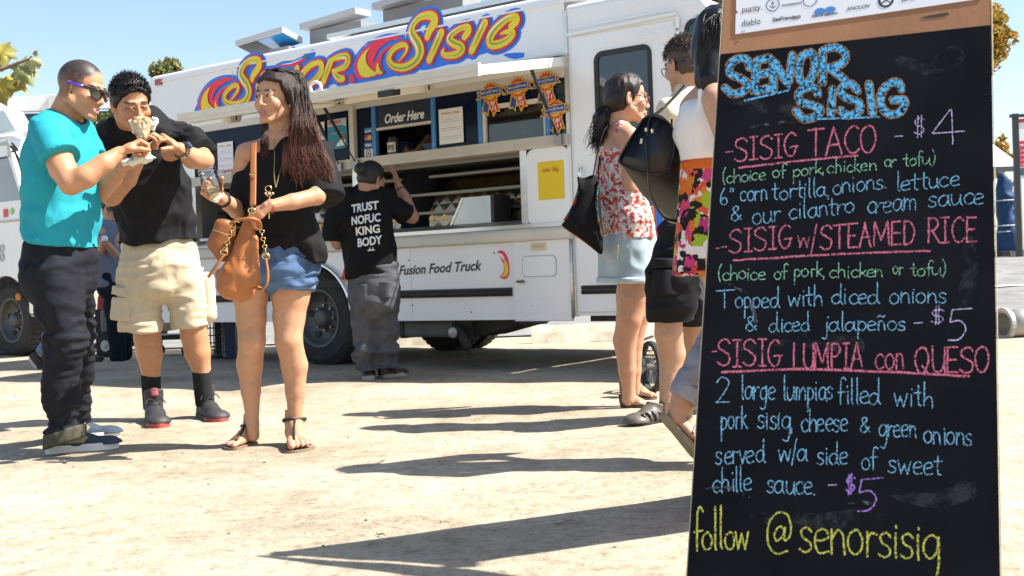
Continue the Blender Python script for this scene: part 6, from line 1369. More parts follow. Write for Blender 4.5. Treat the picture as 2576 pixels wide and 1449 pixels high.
def man_shorts():
    A=Person('man in cream shirt and charcoal cargo shorts seen from behind by the stroller',5.55,(1660,1060),skin=(.42,.235,.15)); p=A.p; rt,fw,up=facing(140)
    H=Head(p(1720,163,0),122,-10,0,1.02); A.add(*H.build(p(1738,240,0),.060,A.skin,hair=(.03,.018,.012),stubble=.2))
    A.limb([p(1682,780,0),p(1682,840,.0),p(1690,890,.03),p(1684,950,.03),p(1678,1030,.02)],[.068,.064,.063,.046,.038],k=.03); A.limb([p(1745,780,.2),p(1745,890,.25),p(1742,1000,.28)],[.066,.06,.04],k=.03); A.core(p(1738,240),p(1712,610),[p(1682,780),p(1745,780,.2)],[]); A.body()
    CR=fabric('cream_linen',(.58,.49,.36),.85,var=.08)
    S=A.grid([p(1630,230,-.3),p(1830,620,.3)],.08,.008); torso(S,A,[(1740,234,0,.085,.07),(1742,264,0,.15,.09),(1748,340,0,.15,.10),(1746,450,0,.15,.10),(1742,560,0,.15,.11),(1740,612,0,.155,.12)],rt)
    S.seg(p(1738,266,0),p(1680,288,-.10),.075,.068,k=.06); S.seg(p(1680,288,-.10),p(1680,370,-.08),.066,.062,k=.03,flat=True); S.cut(p(1740,604),(0,0,-1)); A.cloth('shirt',S,CR,[(.014,(5,5,6)),(.008,(10,10,9))],81)
    CH=fabric('charcoal_cotton',(.012,.012,.014),.85,var=.15)
    S=A.grid([p(1640,590,-.3),p(1780,820,.4)],.09,.008); S.oval(p(1724,598),p(1716,680),.16,.12,.175,.145,rt,k=.05); S.seg(p(1690,680,-.06),p(1690,806,-.02),.125,.112,k=.04,flat=True); S.seg(p(1742,680,.1),p(1742,806,.16),.12,.108,k=.04,flat=True); so=A.cloth('cargo_shorts',S,CH,[(.012,(5,5,9)),(.008,(10,10,16))],83)
    for x0,y0,x1,y1,nm in ((1662,650,1705,674,'pocket_flap'),(1661,678,1704,742,'cargo_pocket')):
        S=A.grid([p(x0,y0,-.25),p(x1,y1,.0)],.06,.006); S.oval(p((x0+x1)/2-6,y0,-.12),p((x0+x1)/2-6,y1,-.12),.07,.058,.072,.062,rt,k=.01,flat=True); A.cloth(nm,S,CH,[(.004,(14,14,10))],85,parent=so)
    SN=mat('silver_mesh',(.09,.075,.06),.5,var=.3,vs_=30); BKS=mat('black_sole',(.02,.02,.02),.6)
    o,q,L=shoe(A,G(1672,1062),G(1588,1074),SN,BKS,.105,.08,.09,.022)
    for k in range(4):
        mb=MB(); mb.tube(spline([q(.3+.16*k,-.05,.02),q(.36+.16*k,-.048,.055),q(.42+.15*k,-.02,.078-.012*k)],4),.006,6); obj('shoe_overlay',mb,mat('black_overlay',(.012,.012,.012),.35),o,smooth=True)
    shoe(A,G(1745,1040),G(1690,1046),SN,BKS,.105,.08,.09,.022)
    mb=MB(); mb.tube(ring_tube(p(1680,1012,.02),(.05,0,1),.041,0),.003,6); obj('anklet',mb,mat('olive_cord',(.16,.12,.04),.7),A.root)
    HB=mat('brown_hair',(.045,.024,.015),.4,var=.4,vs_=30,bump=.5,bs=70)
    S=A.grid([p(1660,90,-.2),p(1790,230,.2)],.04,.006); hb=lambda c,r,k,op=1: S.ell(H.w(*c),np.array(r)*H.s,H.M,k=k,op=op); hb((0,-.018,.036),(.084,.104,.095),.02); hb((0,-.05,-.02),(.078,.066,.065),.03); S.cut(H.w(0,.066,.055),(np.array((0,.86,-.55)))@H.M); S.cut(H.w(0,.0,-.065),-H.u)
    sl,(X,Y,Z)=S.blk(H.c-.16,H.c+.16); o=H.w(0,.012,.0); nn=(np.array((0,.95,-.35)))@H.M; S.put(sl,np.minimum((X-o[0])*nn[0]+(Y-o[1])*nn[1]+(Z-o[2])*nn[2],.05-((X-H.c[0])*H.u[0]+(Y-H.c[1])*H.u[1]+(Z-H.c[2])*H.u[2])),.01,-1)
    V,F=S.mesh(); V=V+vnormals(V,F)*(.006*vnoise(V*60,8))[:,None]; ho=obj('hair',(V,F),HB,A.root,smooth=True)
    def lk(i,rg):
        th=rg.uniform(0,6.28); ph=math.acos(rg.uniform(.1,1)); n=np.array([math.sin(ph)*math.cos(th),math.sin(ph)*math.sin(th),math.cos(ph)]); r0=np.array((0,-.018,.036))+n*np.array((.083,.103,.094)); t=nrm(np.cross(n,rg.standard_normal(3))+n*.35); return [H.w(r0),H.w(r0+t*.014+n*.002),H.w(r0+t*.026)]
    strands(A,None,lk,900,.0022,HB,'hair_tufts',6,ho)
    mb=MB(); w=H.w; mb.tube([w(.012,.1,.0),w(.03,.098,.004),w(.064,.082,.006),w(.0785,.05,.004),w(.083,-.01,.006)],.003,5)
    for q in (-1,1): mb.tube([w(q*(.034+.027*math.cos(t)),.0995-.012*max(0,math.cos(t)),-.006+.018*math.sin(t)) for t in np.linspace(0,6.283,15)],.0024,5)
    obj('eyeglasses',mb,mat('dark_frame',(.03,.015,.012),.3),A.root,smooth=True)
man_shorts()
def woman_tank():
    A=Person('woman with long black hair in white tank and bright floral skirt walking behind the board',4.38,(1840,1170),skin=(.46,.26,.165)); p=A.p; rt,fw,up=facing(35)
    H=Head(p(1822,108,0),40,-8,0,1.06,True); A.add(*H.build(p(1812,205,0),.048,A.skin))
    S=A.grid([p(1690,200,-.3),p(1900,330,.3)],.06,.008); S.oval(p(1810,215),p(1800,270),.10,.06,.165,.085,rt,k=.05); S.seg(p(1806,232,-.02),p(1800,245,-.15),.05,.05,k=.05); S.seg(p(1806,232,.02),p(1840,245,.15),.05,.05,k=.05); S.oval(p(1800,270),p(1795,330),.165,.085,.15,.09,rt,k=.05); V,F=S.mesh(); A.add(V,F)
    A.limb([p(1800,250,-.16),p(1835,360,-.2),p(1890,440,-.1)],[.05,.045,.03]); A.limb([p(1848,250,.15),p(1890,360,.2),p(1930,440,.1)],[.05,.045,.03])
    # rear foot, heel up
    hl=P(1676,1038,4.42); to=P(1762,1138,4.40)
    A.limb([p(1720,985,.05),p(1700,1050,.04)],[.042,.034]); 
    q,L,d,s_,u=A.foot(hl,to,(.2,-1,.1)); 
    SL=mat('tan_rubber_sole',(.26,.21,.13),.8); mb=MB(); n=nrm(np.cross(d,s_)); n=n if n[2]<0 else -n
    mb.prism(spline([q(x,y,-.045) for x,y in [(-.06,0),(.0,.13),(.15,.17),(.4,.15),(.62,.24),(.8,.24),(.96,.13),(1.05,-.06),(.98,-.2),(.75,-.2),(.4,-.14),(.1,-.15)]],4,True),n*.020); so=obj('sandal',mb,SL,A.root)
    mb=MB(); mb.tube(spline([q(.62,.2,.08),q(.55,.05,.24),q(.5,-.12,.12)],5),.006,6,flat=1.4); mb.tube(spline([q(.34,.14,.2),q(.34,0,.38),q(.34,-.14,.2)],5),.005,6); obj('sandal_strap',mb,mat('grey_strap',(.2,.19,.19),.5),so,smooth=True)
    # front leg behind the board
    A.limb([p(1850,900,-.1),p(1880,1060,-.12),p(1885,1140,-.1)],[.05,.045,.035]); A.foot(P(1880,1178,4.3)*np.array((1,1,0))+(0,0,.015),P(2010,1178,4.2)*np.array((1,1,0))+(0,0,.015),(0,-1,0)); A.core(p(1812,205),p(1798,600),[p(1826,830,.08),p(1850,820,-.1)],[]); A.limb([p(1826,830,.08),p(1720,985,.05)],[.05,.042],h=.012); A.limb([p(1850,820,-.1),p(1850,900,-.1)],[.05,.05],h=.012); A.body()
    WT=fabric('white_ribbed_cotton',(.74,.73,.72),.85,var=.03)
    S=A.grid([p(1690,210,-.3),p(1880,410,.3)],.06,.008); torso(S,A,[(1796,285,0,.165,.098),(1790,330,0,.165,.105),(1792,402,0,.128,.092),(1792,430,0,.128,.092)],rt,k=.04); S.seg(p(1770,300,-.09),p(1775,232,-.10),.03,.035,k=.03); S.seg(p(1830,300,.09),p(1835,232,.09),.03,.03,k=.03); S.oval(p(1780,300,-.02),p(1784,370,-.02),.14,.095,.125,.09,rt,k=.03); S.cut(p(1790,404),(0,0,-1)); A.cloth('tank_top',S,WT,[(.008,(6,6,6)),(.004,(14,14,8))],91)
    SK=print_mat('bright_floral_print',[(.68,.66,.62),(.62,.14,.02),(.55,.05,.20),(.30,.42,.03),(.70,.66,.6),(.62,.42,.06),(.015,.012,.012),(.60,.08,.05),(.45,.03,.18),(.02,.015,.015),(.55,.2,.03)],27)
    S=A.grid([p(1690,400,-.35),p(1890,690,.35)],.08,.008); S.oval(p(1792,400),p(1792,432),.130,.094,.134,.098,rt,k=.02); S.oval(p(1792,432),p(1800,575),.134,.098,.165,.125,rt,k=.02); S.oval(p(1800,575),p(1803,686),.168,.128,.18,.14,rt,k=.01,flat=True); so=A.cloth('floral_skirt',S,SK,[(.020,(11,11,1.2)),(.012,(20,20,2))],93,mask=lambda V:np.clip((p(1790,420)[2]-V[:,2])*5,0.1,1.))
    S=A.grid([p(1690,400,-.3),p(1890,440,.3)],.06,.007); S.oval(p(1792,404),p(1792,432),.135,.099,.137,.101,rt,k=.01,flat=True); A.cloth('waistband',S,print_mat('waistband_print',[(.62,.13,.02),(.60,.12,.02),(.62,.22,.04),(.64,.13,.02)],9),parent=so)
    GJ=fabric('grey_washed_denim',(.24,.25,.28),.85,var=.2,vs_=9)
    S=A.grid([p(1680,640,-.3),p(1900,1060,.3)],.09,.009); S.seg(p(1812,650,.05),p(1826,830,.08),.085,.08,k=.04); S.seg(p(1826,830,.08),p(1724,1000,.05),.075,.062,k=.03,flat=True); S.seg(p(1840,650,-.02),p(1850,820,-.1),.10,.09,k=.04); S.seg(p(1850,820,-.1),p(1880,1040,-.12),.085,.07,k=.03,flat=True); jo=A.cloth('rolled_jeans',S,GJ,[(.014,(6,6,12)),(.009,(10,10,22))],97)
    S=A.grid([p(1690,960,-.2),p(1760,1030,.2)],.08,.006); ax_=nrm(p(1724,1000,.05)-p(1826,830,.08)); c=p(1724,1000,.05); S.seg(c-ax_*.045,c+ax_*.012,.067,.067,k=.008,flat=True); A.cloth('jeans_cuff',S,fabric('grey_cuff',(.3,.31,.34)),[(.004,(16,16,16))],99,parent=jo)
    HB=hair_mat('glossy_black_hair',(.007,.006,.006),.28)
    S=A.grid([p(1740,5,-.3),p(1900,330,.3)],.05,.007); hb=lambda c,r,k,op=1: S.ell(H.w(*c),np.array(r)*H.s,H.M,k=k,op=op); hb((0,-.018,.034),(.086,.107,.096),.02); hb((0,-.05,-.03),(.088,.075,.10),.03); S.cut(H.w(0,.055,.05),(np.array((0,.86,-.55)))@H.M)
    S.seg(p(1800,110,-.04),p(1786,200,-.10),.085,.055,k=.04); S.seg(p(1786,200,-.10),p(1778,255,-.13),.04,.012,k=.03); S.seg(p(1815,120,-.04),p(1812,215,-.08),.08,.055,k=.04)
    V,F=S.mesh(); V=V+vnormals(V,F)*(.004*vnoise((V-V.mean(0))*np.array((60,60,6)),8))[:,None]; ho=obj('hair',(V,F),HB,A.root,smooth=True)
    def lk(i,rg):
        s=rg.random(); r0=H.w(.03*rg.standard_normal(),-.03+.02*rg.standard_normal(),.09); return spline([r0,p(1770+60*s,70+10*rg.standard_normal(),-.12),p(1758+62*s+3*rg.standard_normal(),140,-.13),p(1770+44*s,200,-.13),p(1772+34*s+4*rg.standard_normal(),245+18*rg.standard_normal(),-.14)],4)
    strands(A,None,lk,700,.0024,HB,'long_locks',8,ho)
woman_tank()
# ============================================================ chalk menu board (A-frame)
ba,bb,BW=.4187,.36,.61
bnh=np.array([-math.sin(ba),-math.cos(ba),0]); bd=np.array([math.cos(ba),-math.sin(ba),0]); BN=bnh*math.cos(bb)+np.array([0,0,math.sin(bb)]); be=-bnh*math.sin(bb)+np.array([0,0,math.cos(bb)])
BO=P(1730,1449,2.505); BO=BO-be*(BO[2]/be[2]); BH=1.47/be[2]           # lower left corner on the ground, length of a leaf
board=empty('menu_board',BO+bd*BW/2); tag(board,'tall black A-frame chalkboard menu with colourful handwriting and sponsor poster on top','sign')
def bm(px,py,off=0.): return hit(px,py,BO+BN*off,BN)
WOODM=mat('board_wood',(.33,.155,.072),.7,var=.14,vs_=5,stretch=(1,1,.25),bump=.05,bs=90); PLY=mat('plywood_edge',(.48,.44,.30),.8,var=.2,vs_=60)
def slab_board(o,e,n,name,m,thick=.012,w=None):
    mb=MB(); a,b=o,o+bd*(w or BW); mb.hexa([a-n*thick,b-n*thick,b,a,a+e*BH-n*thick,b+e*BH-n*thick,b+e*BH,a+e*BH]); return obj(name,mb,m,board)
leaf=slab_board(BO,be,BN,'front_leaf',WOODM)
# rear leaf: mirrored about the vertical plane through the top edge
top=BO+be*BH; nh=bnh; reflect=lambda v: v-2*np.dot(v,nh)*nh
foot2=np.array((top[0]-.02,top[1]+.80,0.))+bd*.02; tp2=top-bnh*.03+bd*.02; e2=nrm(tp2-foot2); n2=nrm(np.cross(e2,bd))
mb=MB(); a_,b_=foot2,foot2+bd*.545; L2=np.linalg.norm(tp2-foot2); mb.hexa([a_,b_,b_+n2*.012,a_+n2*.012,a_+e2*L2,b_+e2*L2,b_+e2*L2+n2*.012,a_+e2*L2+n2*.012]); obj('rear_leaf',mb,WOODM,board)
for t in (.08,.92):
    mb=MB(); c=top+bd*BW*t-BN*.045; mb.box(tuple(c-(.03,.03,.02)),tuple(c+(.03,.03,.012))); obj('hinge',mb,mat('bracket_steel',(.3,.29,.27),.4,metal=.7),board)
mb=MB()
for s_ in (0,1):
    a=BO+bd*(BW*s_+(.0015 if s_ else -.0015)); mb.hexa([a-BN*.012,a+bd*(.002 if s_ else -.002)-BN*.012,a+bd*(.002 if s_ else -.002)+BN*.0005,a+BN*.0005,a-BN*.012+be*BH,a+bd*(.002 if s_ else -.002)-BN*.012+be*BH,a+bd*(.002 if s_ else -.002)+BN*.0005+be*BH,a+BN*.0005+be*BH])
obj('plywood_edge',mb,PLY,leaf)
def chalkboard_mat():
    m=bpy.data.materials.new('chalkboard_black'); m.use_nodes=True; t=m.node_tree; b=t.nodes['Principled BSDF']; b.inputs['Roughness'].default_value=.8; b.inputs['Specular IOR Level'].default_value=.08
    co=t.nodes.new('ShaderNodeTexCoord'); n=t.nodes.new('ShaderNodeTexNoise'); n.inputs['Scale'].default_value=4; n.inputs['Detail'].default_value=8; t.links.new(co.outputs['Object'],n.inputs['Vector'])
    r=t.nodes.new('ShaderNodeValToRGB'); e=r.color_ramp.elements; e[0].position=.35; e[0].color=(.0035,.0042,.0065,1); e[1].position=.75; e[1].color=(.009,.010,.013,1); t.links.new(n.outputs[0],r.inputs[0])
    n2=t.nodes.new('ShaderNodeTexNoise'); n2.inputs['Scale'].default_value=380; n2.inputs['Detail'].default_value=2; t.links.new(co.outputs['Object'],n2.inputs['Vector'])
    r2=t.nodes.new('ShaderNodeValToRGB'); e=r2.color_ramp.elements; e[0].position=.70; e[0].color=(0,0,0,1); e[1].position=.80; e[1].color=(.03,.03,.032,1); t.links.new(n2.outputs[0],r2.inputs[0])
    x=t.nodes.new('ShaderNodeMix'); x.data_type='RGBA'; x.blend_type='ADD'; x.inputs[0].default_value=1; t.links.new(r.outputs[0],x.inputs[6]); t.links.new(r2.outputs[0],x.inputs[7]); t.links.new(x.outputs[2],b.inputs['Base Color'])
    return m
CB=chalkboard_mat()
def bloc(px,py): q=bm(px,py)-BO; return float(q@bd),float(q@be)
h1=(bloc(1815,145)[1]+bloc(2480,57)[1])/2
mb=MB(); mb.hexa([BO+bd*.0+BN*.0005,BO+bd*BW+BN*.0005,BO+bd*BW+BN*.002,BO+BN*.002,BO+be*h1+BN*.0005,BO+bd*BW+be*h1+BN*.0005,BO+bd*BW+be*h1+BN*.002,BO+be*h1+BN*.002]); face=obj('chalk_face',mb,CB,leaf)
def chalk(name,col,cover=.5,scale=230.):
    """dry chalk: broken, grainy coverage over the board"""
    m=bpy.data.materials.new('chalk_'+name); m.use_nodes=True; t=m.node_tree; b=t.nodes['Principled BSDF']; b.inputs['Base Color'].default_value=(*col,1); b.inputs['Roughness'].default_value=1; b.inputs['Specular IOR Level'].default_value=0
    co=t.nodes.new('ShaderNodeTexCoord'); n=t.nodes.new('ShaderNodeTexNoise'); n.inputs['Scale'].default_value=scale; n.inputs['Detail'].default_value=4; n.inputs['Roughness'].default_value=.7; t.links.new(co.outputs['Object'],n.inputs['Vector'])
    r=t.nodes.new('ShaderNodeMapRange'); r.inputs[1].default_value=.5-(cover-.5)*.5-.09; r.inputs[2].default_value=.5-(cover-.5)*.5+.07; r.clamp=True; t.links.new(n.outputs[0],r.inputs[0])
    tr=t.nodes.new('ShaderNodeBsdfTransparent'); x=t.nodes.new('ShaderNodeMixShader'); t.links.new(r.outputs[0],x.inputs[0]); t.links.new(tr.outputs[0],x.inputs[1]); t.links.new(b.outputs[0],x.inputs[2]); t.links.new(x.outputs[0],t.nodes['Material Output'].inputs[0]); return m
GL={ # hand-drawn letters: (advance, strokes); x-height 1, ascender and capitals 2
'a':(1.05,['.85,.85 .5,1 .12,.7 .1,.25 .4,0 .75,.25 .88,.9','.88,1 .88,.3 1.05,0']),'c':(.85,['.8,.82 .5,1 .12,.7 .1,.3 .4,0 .82,.15']),'d':(1.1,['.85,.8 .5,.95 .12,.65 .1,.25 .4,0 .75,.2 .88,.6','.9,2 .88,1 .88,.3 1.08,0']),
'e':(.9,['.1,.5 .5,.55 .82,.7 .6,1 .2,.85 .08,.4 .3,.02 .82,.1']),'f':(.75,['.85,1.8 .6,2 .38,1.7 .36,.8 .35,-.05','.05,1 .75,1.05']),'g':(1.0,['.85,.85 .5,1 .12,.7 .12,.25 .45,.05 .8,.35 .88,.95','.88,1 .86,-.2 .6,-.85 .15,-.75']),
'h':(.95,['.15,2 .14,1 .12,0','.14,.6 .45,.98 .75,.8 .8,.4 .82,0']),'i':(.42,['.2,1 .2,.3 .24,0','.22,1.45 .24,1.36']),'j':(.5,['.35,1 .35,-.4 .2,-.85 -.1,-.75','.36,1.45 .38,1.36']),'k':(.85,['.15,2 .14,1 .12,0','.75,.95 .2,.45','.3,.55 .8,0']),'l':(.42,['.2,2 .19,1 .2,.2 .3,0']),
'm':(1.4,['.12,1 .12,0','.13,.6 .38,.98 .62,.75 .64,0','.65,.6 .92,.98 1.18,.75 1.22,0']),'n':(.95,['.12,1 .12,0','.13,.6 .42,.98 .72,.8 .78,.3 .82,0']),'ñ':(.95,['.12,1 .12,0','.13,.6 .42,.98 .72,.8 .78,.3 .82,0','.15,1.35 .35,1.5 .6,1.35 .8,1.5']),'o':(.95,['.5,1 .15,.8 .08,.35 .4,0 .78,.2 .85,.65 .6,.98 .45,1']),
'p':(.98,['.12,1 .12,0 .1,-.95','.13,.7 .45,1 .8,.8 .82,.35 .5,.02 .15,.2']),'r':(.7,['.12,1 .12,0','.13,.6 .35,.95 .68,.92']),'s':(.8,['.7,.85 .45,1 .15,.85 .25,.58 .6,.42 .66,.15 .35,0 .06,.12']),'t':(.72,['.35,1.7 .34,.8 .36,.15 .6,0','.02,1.05 .7,1.1']),'u':(.98,['.12,1 .1,.4 .3,0 .65,.15 .8,.5','.82,1 .82,.3 .95,0']),'v':(.9,['.08,1 .42,0','.42,0 .82,1']),'w':(1.3,['.06,1 .3,0','.3,0 .6,.85','.6,.85 .88,0','.88,0 1.15,1']),
'S':(1.05,['.92,1.7 .65,2 .2,1.8 .15,1.35 .55,1.05 .9,.7 .8,.15 .4,0 .05,.25']),'I':(.75,['.38,2 .36,1 .37,0','.1,2 .65,2','.1,0 .65,0']),'G':(1.1,['.9,1.75 .6,2 .2,1.6 .08,.8 .35,.05 .75,.1 .92,.75','.5,.75 1.05,.8']),'T':(1.05,['.5,2 .5,1 .5,0','.02,1.98 1.0,2.02']),'A':(1.1,['.05,0 .5,2','.5,2 .98,0','.2,.75 .82,.75']),'C':(1.0,['.9,1.75 .6,2 .2,1.6 .08,.9 .3,.15 .65,0 .92,.25']),'O':(1.1,['.55,2 .2,1.7 .08,1 .25,.2 .6,0 .9,.5 .98,1.2 .8,1.85 .55,2']),
'E':(.9,['.15,2 .13,1 .12,0','.15,2 .8,2','.14,1 .68,1.02','.12,0 .82,0']),'M':(1.35,['.1,0 .15,2','.15,2 .62,.5','.62,.5 1.1,2','1.1,2 1.18,0']),'D':(1.05,['.15,2 .13,0','.15,2 .65,1.85 .95,1.2 .85,.4 .5,.05 .13,0']),'R':(1.05,['.15,2 .13,0','.15,2 .65,1.95 .85,1.5 .55,1.05 .16,1','.4,1 .95,0']),'L':(.85,['.15,2 .13,1 .13,0','.13,0 .8,.02']),'U':(1.05,['.12,2 .1,.6 .35,.02 .75,.15 .9,.7','.92,2 .9,.7 .92,0']),'P':(1.0,['.15,2 .13,0','.15,2 .65,1.95 .85,1.5 .55,1.02 .16,1']),'Q':(1.2,['.55,2 .2,1.7 .08,1 .25,.2 .6,0 .9,.5 .98,1.2 .8,1.85 .55,2','.6,.5 1.05,-.15']),'N':(1.1,['.12,0 .12,2','.12,2 .92,0','.92,0 .94,2']),
'2':(1.0,['.1,1.6 .4,2 .8,1.8 .8,1.3 .1,.05','.1,.05 .95,.05']),'4':(1.3,['.75,2 .05,.65','.05,.65 1.3,.7','.8,2 .85,-.1']),'5':(1.1,['.3,2 .2,1.2','.2,1.2 .65,1.25 .9,.7 .6,.05 .1,0','.3,2 1.15,2.05']),'6':(1.0,['.5,2 .15,1.2 .1,.4 .4,0 .75,.25 .7,.7 .4,.85 .14,.5']),
'(':(.5,['.42,2.1 .15,1.4 .1,.5 .28,-.3']),')':(.5,['.1,2.1 .38,1.4 .4,.5 .1,-.35']),',':(.35,['.15,.1 .12,-.3']),'.':(.3,['.12,.06 .16,.0']),'-':(.8,['.05,.0 .75,.03']),'/':(.6,['.55,2 .05,-.3']),'"':(.6,['.2,2 .15,1.6','.45,2 .4,1.6']),
'&':(1.1,['.95,.1 .3,1.3 .35,1.8 .65,1.8 .65,1.4 .15,.7 .15,.2 .5,0 .95,.7']),'$':(.9,['.8,1.6 .5,1.8 .15,1.55 .25,1.1 .65,.9 .75,.5 .45,.2 .1,.4','.38,2.1 .35,-.1','.58,2.1 .55,-.1']),'@':(1.4,['.95,1.2 .7,1.35 .45,1. .55,.65 .85,.85 1,1.3','1,1.3 .95,.7 1.2,.8 1.3,1.3 1.1,1.9 .6,2 .15,1.5 .1,.6 .5,.05 1.1,.15'])}
chalk_mb={}
jr=random.Random(5); cn=[0]
def word(colr,s,x0,x1,y0,y1,xh,wd,asc=None):
    """one chalk word between x0..x1 with its baseline from y0 to y1 (picture pixels on the board)"""
    mb=MB(); chalk_mb.setdefault(colr,[]).append(mb); tot=sum(GL[c][0] for c in s); sx=(x1-x0)/tot; x=0
    for c in s:
        adv,st=GL[c]
        for q in st:
            pts=np.array([[float(v) for v in t.split(',')] for t in q.split()])
            pts=spline(pts,7) if len(pts)>2 else np.linspace(pts[0],pts[-1],8)
            yy=np.where(pts[:,1]>1,1+(pts[:,1]-1)*((asc or 2*xh)/xh-1),pts[:,1])
            X=x0+(x+pts[:,0])*sx; t=(X-x0)/(x1-x0); Y=y0+(y1-y0)*t-yy*xh
            X=X+.6*np.array([jr.gauss(0,.5) for _ in X])+jr.gauss(0,1.0); Y=Y+.5*np.array([jr.gauss(0,.5) for _ in Y])+jr.gauss(0,1.1)
            w=wd*.54*np.array([jr.uniform(.82,1.15) for _ in X]); cn[0]+=1
            ribbon(mb,np.column_stack([X,Y]),w,bm,.00213+2e-6*(cn[0]%60),step=2e-7)
        x+=adv
def line(colr,pts,wd):
    pts=spline(np.array(pts,float),10); cn[0]+=1; pts[:,1]+=np.array([jr.gauss(0,.4) for _ in pts]); mb=MB(); chalk_mb.setdefault(colr,[]).append(mb); ribbon(mb,pts,wd*np.array([jr.uniform(.8,1.15) for _ in pts]),bm,.00213+2e-6*(cn[0]%60),step=2e-7)
K='pink'; word(K,'-',1824,1843,383,381,10,6); word(K,'SISIG',1846,2008,407,391,29,8); word(K,'TACO',2031,2210,395,380,34,8.5); line(K,[(1860,422),(2010,405),(2157,391)],5)
V_='violet'; word(V_,'-',2249,2272,343,342,10,4); word(V_,'$',2296,2329,344,343,25,4.5); word(V_,'4',2342,2426,362,358,42,5.5)
g_='green'; W_=[('(choice',1817,1928,461,453),('of',1942,1978,447,446),('pork,',1994,2076,446,436),('chicken',2081,2204,436,428),('or',2223,2254,421,419),('tofu)',2272,2351,419,412)]
for s_,a,b,c,d in W_: word(g_,s_,a,b,c,d,18,4.6,36)
b_='blue'
for s_,a,b,c,d,xh,asc in [('6"',1810,1848,518,516,21,42),('corn',1862,1931,508,502,25,44),('tortilla,',1942,2088,502,492,23,48),('onions.',2093,2230,488,474,24,46),('lettuce',2253,2414,482,465,24,50),('&',1838,1869,556,554,19,38),('our',1892,1963,563,558,27,50),('cilantro',1984,2150,552,535,25,50),('cream',2181,2308,538,526,28,48),('sauce',2334,2476,522,510,27,48)]: word(b_,s_,a,b,c,d,xh,5.4,asc)
word(K,'-',1800,1828,626,622,10,6); word(K,'SISIG',1833,1994,637,624,29,8); word(K,'w',2006,2040,622,621,26,6.5); word(K,'/',2038,2056,630,628,34,6.5); word(K,'STEAMED',2062,2303,628,613,30,8.5); word(K,'RICE',2329,2459,612,607,31,8.5); line(K,[(1846,655),(2090,640),(2339,631)],5)
for s_,a,b,c,d in [('(choice',1806,1926,705,703),('of',1947,1982,702,701),('pork,',1996,2077,697,695),('chicken',2086,2223,700,696),('or',2247,2272,691,690),('tofu)',2289,2379,695,691)]: word(g_,s_,a,b,c,d,19,4.6,38)
for s_,a,b,c,d,xh,asc in [('T',1800,1850,778,776,24,48),('opped',1848,1961,776,773,26,52),('with',1982,2070,770,769,25,54),('diced',2091,2213,765,764,25,52),('onions',2237,2381,763,761,26,46),('&',1874,1907,832,831,19,38),('diced',1935,2039,837,832,23,48),('jalapeños',2072,2279,832,830,23,48)]: word(b_,s_,a,b,c,d,xh,5.6,asc)
word(V_,'-',2299,2324,814,813,10,4.5); word(V_,'$',2338,2378,815,813,21,4.8); word(V_,'5',2380,2440,856,854,38,6)
word(K,'-',1789,1803,883,882,10,6); word(K,'SISIG',1804,1969,921,920,33,8.5); word(K,'LUMPIA',1994,2172,927,925,31,8.5); word(K,'con',2201,2276,928,928,38,7.5); word(K,'QUESO',2298,2493,938,936,32,9); line(K,[(1816,937),(2050,929),(2437,946)],6)
for s_,a,b,c,d,xh,asc in [('2',1797,1837,1014,1013,33,66),('large',1864,1951,1004,1005,31,60),('lumpias',1971,2096,1006,1006,31,62),('filled',2106,2216,1017,1018,31,66),('with',2249,2348,1021,1024,30,60),('pork',1812,1880,1081,1077,31,58),('sisig,',1905,1998,1079,1080,32,50),('cheese',2015,2135,1085,1086,31,56),('&',2162,2191,1087,1087,20,40),('green',2211,2307,1099,1100,30,50),('onions',2323,2448,1114,1120,30,50),('served',1800,1926,1168,1163,31,58),('w/a',1959,2031,1160,1160,29,58),('side',2054,2135,1168,1168,30,58),('of',2166,2207,1180,1180,29,56),('sweet',2234,2369,1190,1195,31,54),('chille',1791,1891,1238,1234,30,64),('sauce.',1928,2052,1238,1246,31,50)]: word(b_,s_,a,b,c,d,xh,6,asc)
word(V_,'-',2083,2106,1220,1219,10,5); word('violet2','$',2125,2152,1242,1240,23,8); word('violet2','5',2152,2216,1285,1282,39,7.5)
word('yellow','follow',1744,1887,1383,1381,44,9,108); word('yellow','@',1928,1996,1396,1394,52,9); word('yellow','senorsisig',2009,2367,1387,1412,62,10,105)
# big outlined title
zt_=lambda pts:[(1723.2+x*.331,y*.331) for x,y in pts]
TITLE=[[(490,510),(470,455),(410,445),(345,490),(345,560),(430,600),(480,650),(430,700),(360,712),(305,670)],[(640,440),(545,460),(525,700),(655,665)],[(540,575),(635,550)],[(672,680),(668,450),(785,650),(815,420)],[(955,398),(890,430),(862,530),(885,622),(945,612),(985,520),(980,430),(955,398)],[(1045,625),(1045,390)],[(1045,390),(1130,358),(1215,400),(1195,480),(1060,525)],[(1090,510),(1215,605)],
[(1010,715),(985,668),(920,668),(865,710),(880,775),(965,800),(1030,835),(990,885),(905,905),(845,845)],[(1122,680),(1108,870)],[(1310,690),(1270,640),(1210,648),(1185,705),(1240,750),(1320,780),(1322,845),(1240,875),(1185,840)],[(1398,640),(1425,860)],[(1645,680),(1620,625),(1550,640),(1495,705),(1492,805),(1555,868),(1635,850),(1672,765),(1580,760)]]
tb={k:MB() for k in ('o','k','b')}
for i,st in enumerate(TITLE):
    q=np.array(zt_(st)); q=spline(q,8) if len(q)>4 else np.vstack([np.linspace(q[j],q[j+1],8) for j in range(len(q)-1)])
    n=lambda s_:np.array([jr.uniform(1-s_,1+s_) for _ in q])
    e=2e-6*i; ribbon(tb['o'],q,22.5*n(.05),bm,.00212+e,step=2e-7); ribbon(tb['k'],q,18.6*n(.04),bm,.00222+e,step=2e-7); ribbon(tb['b'],q,16.4*n(.05),bm,.00232+e,step=2e-7)
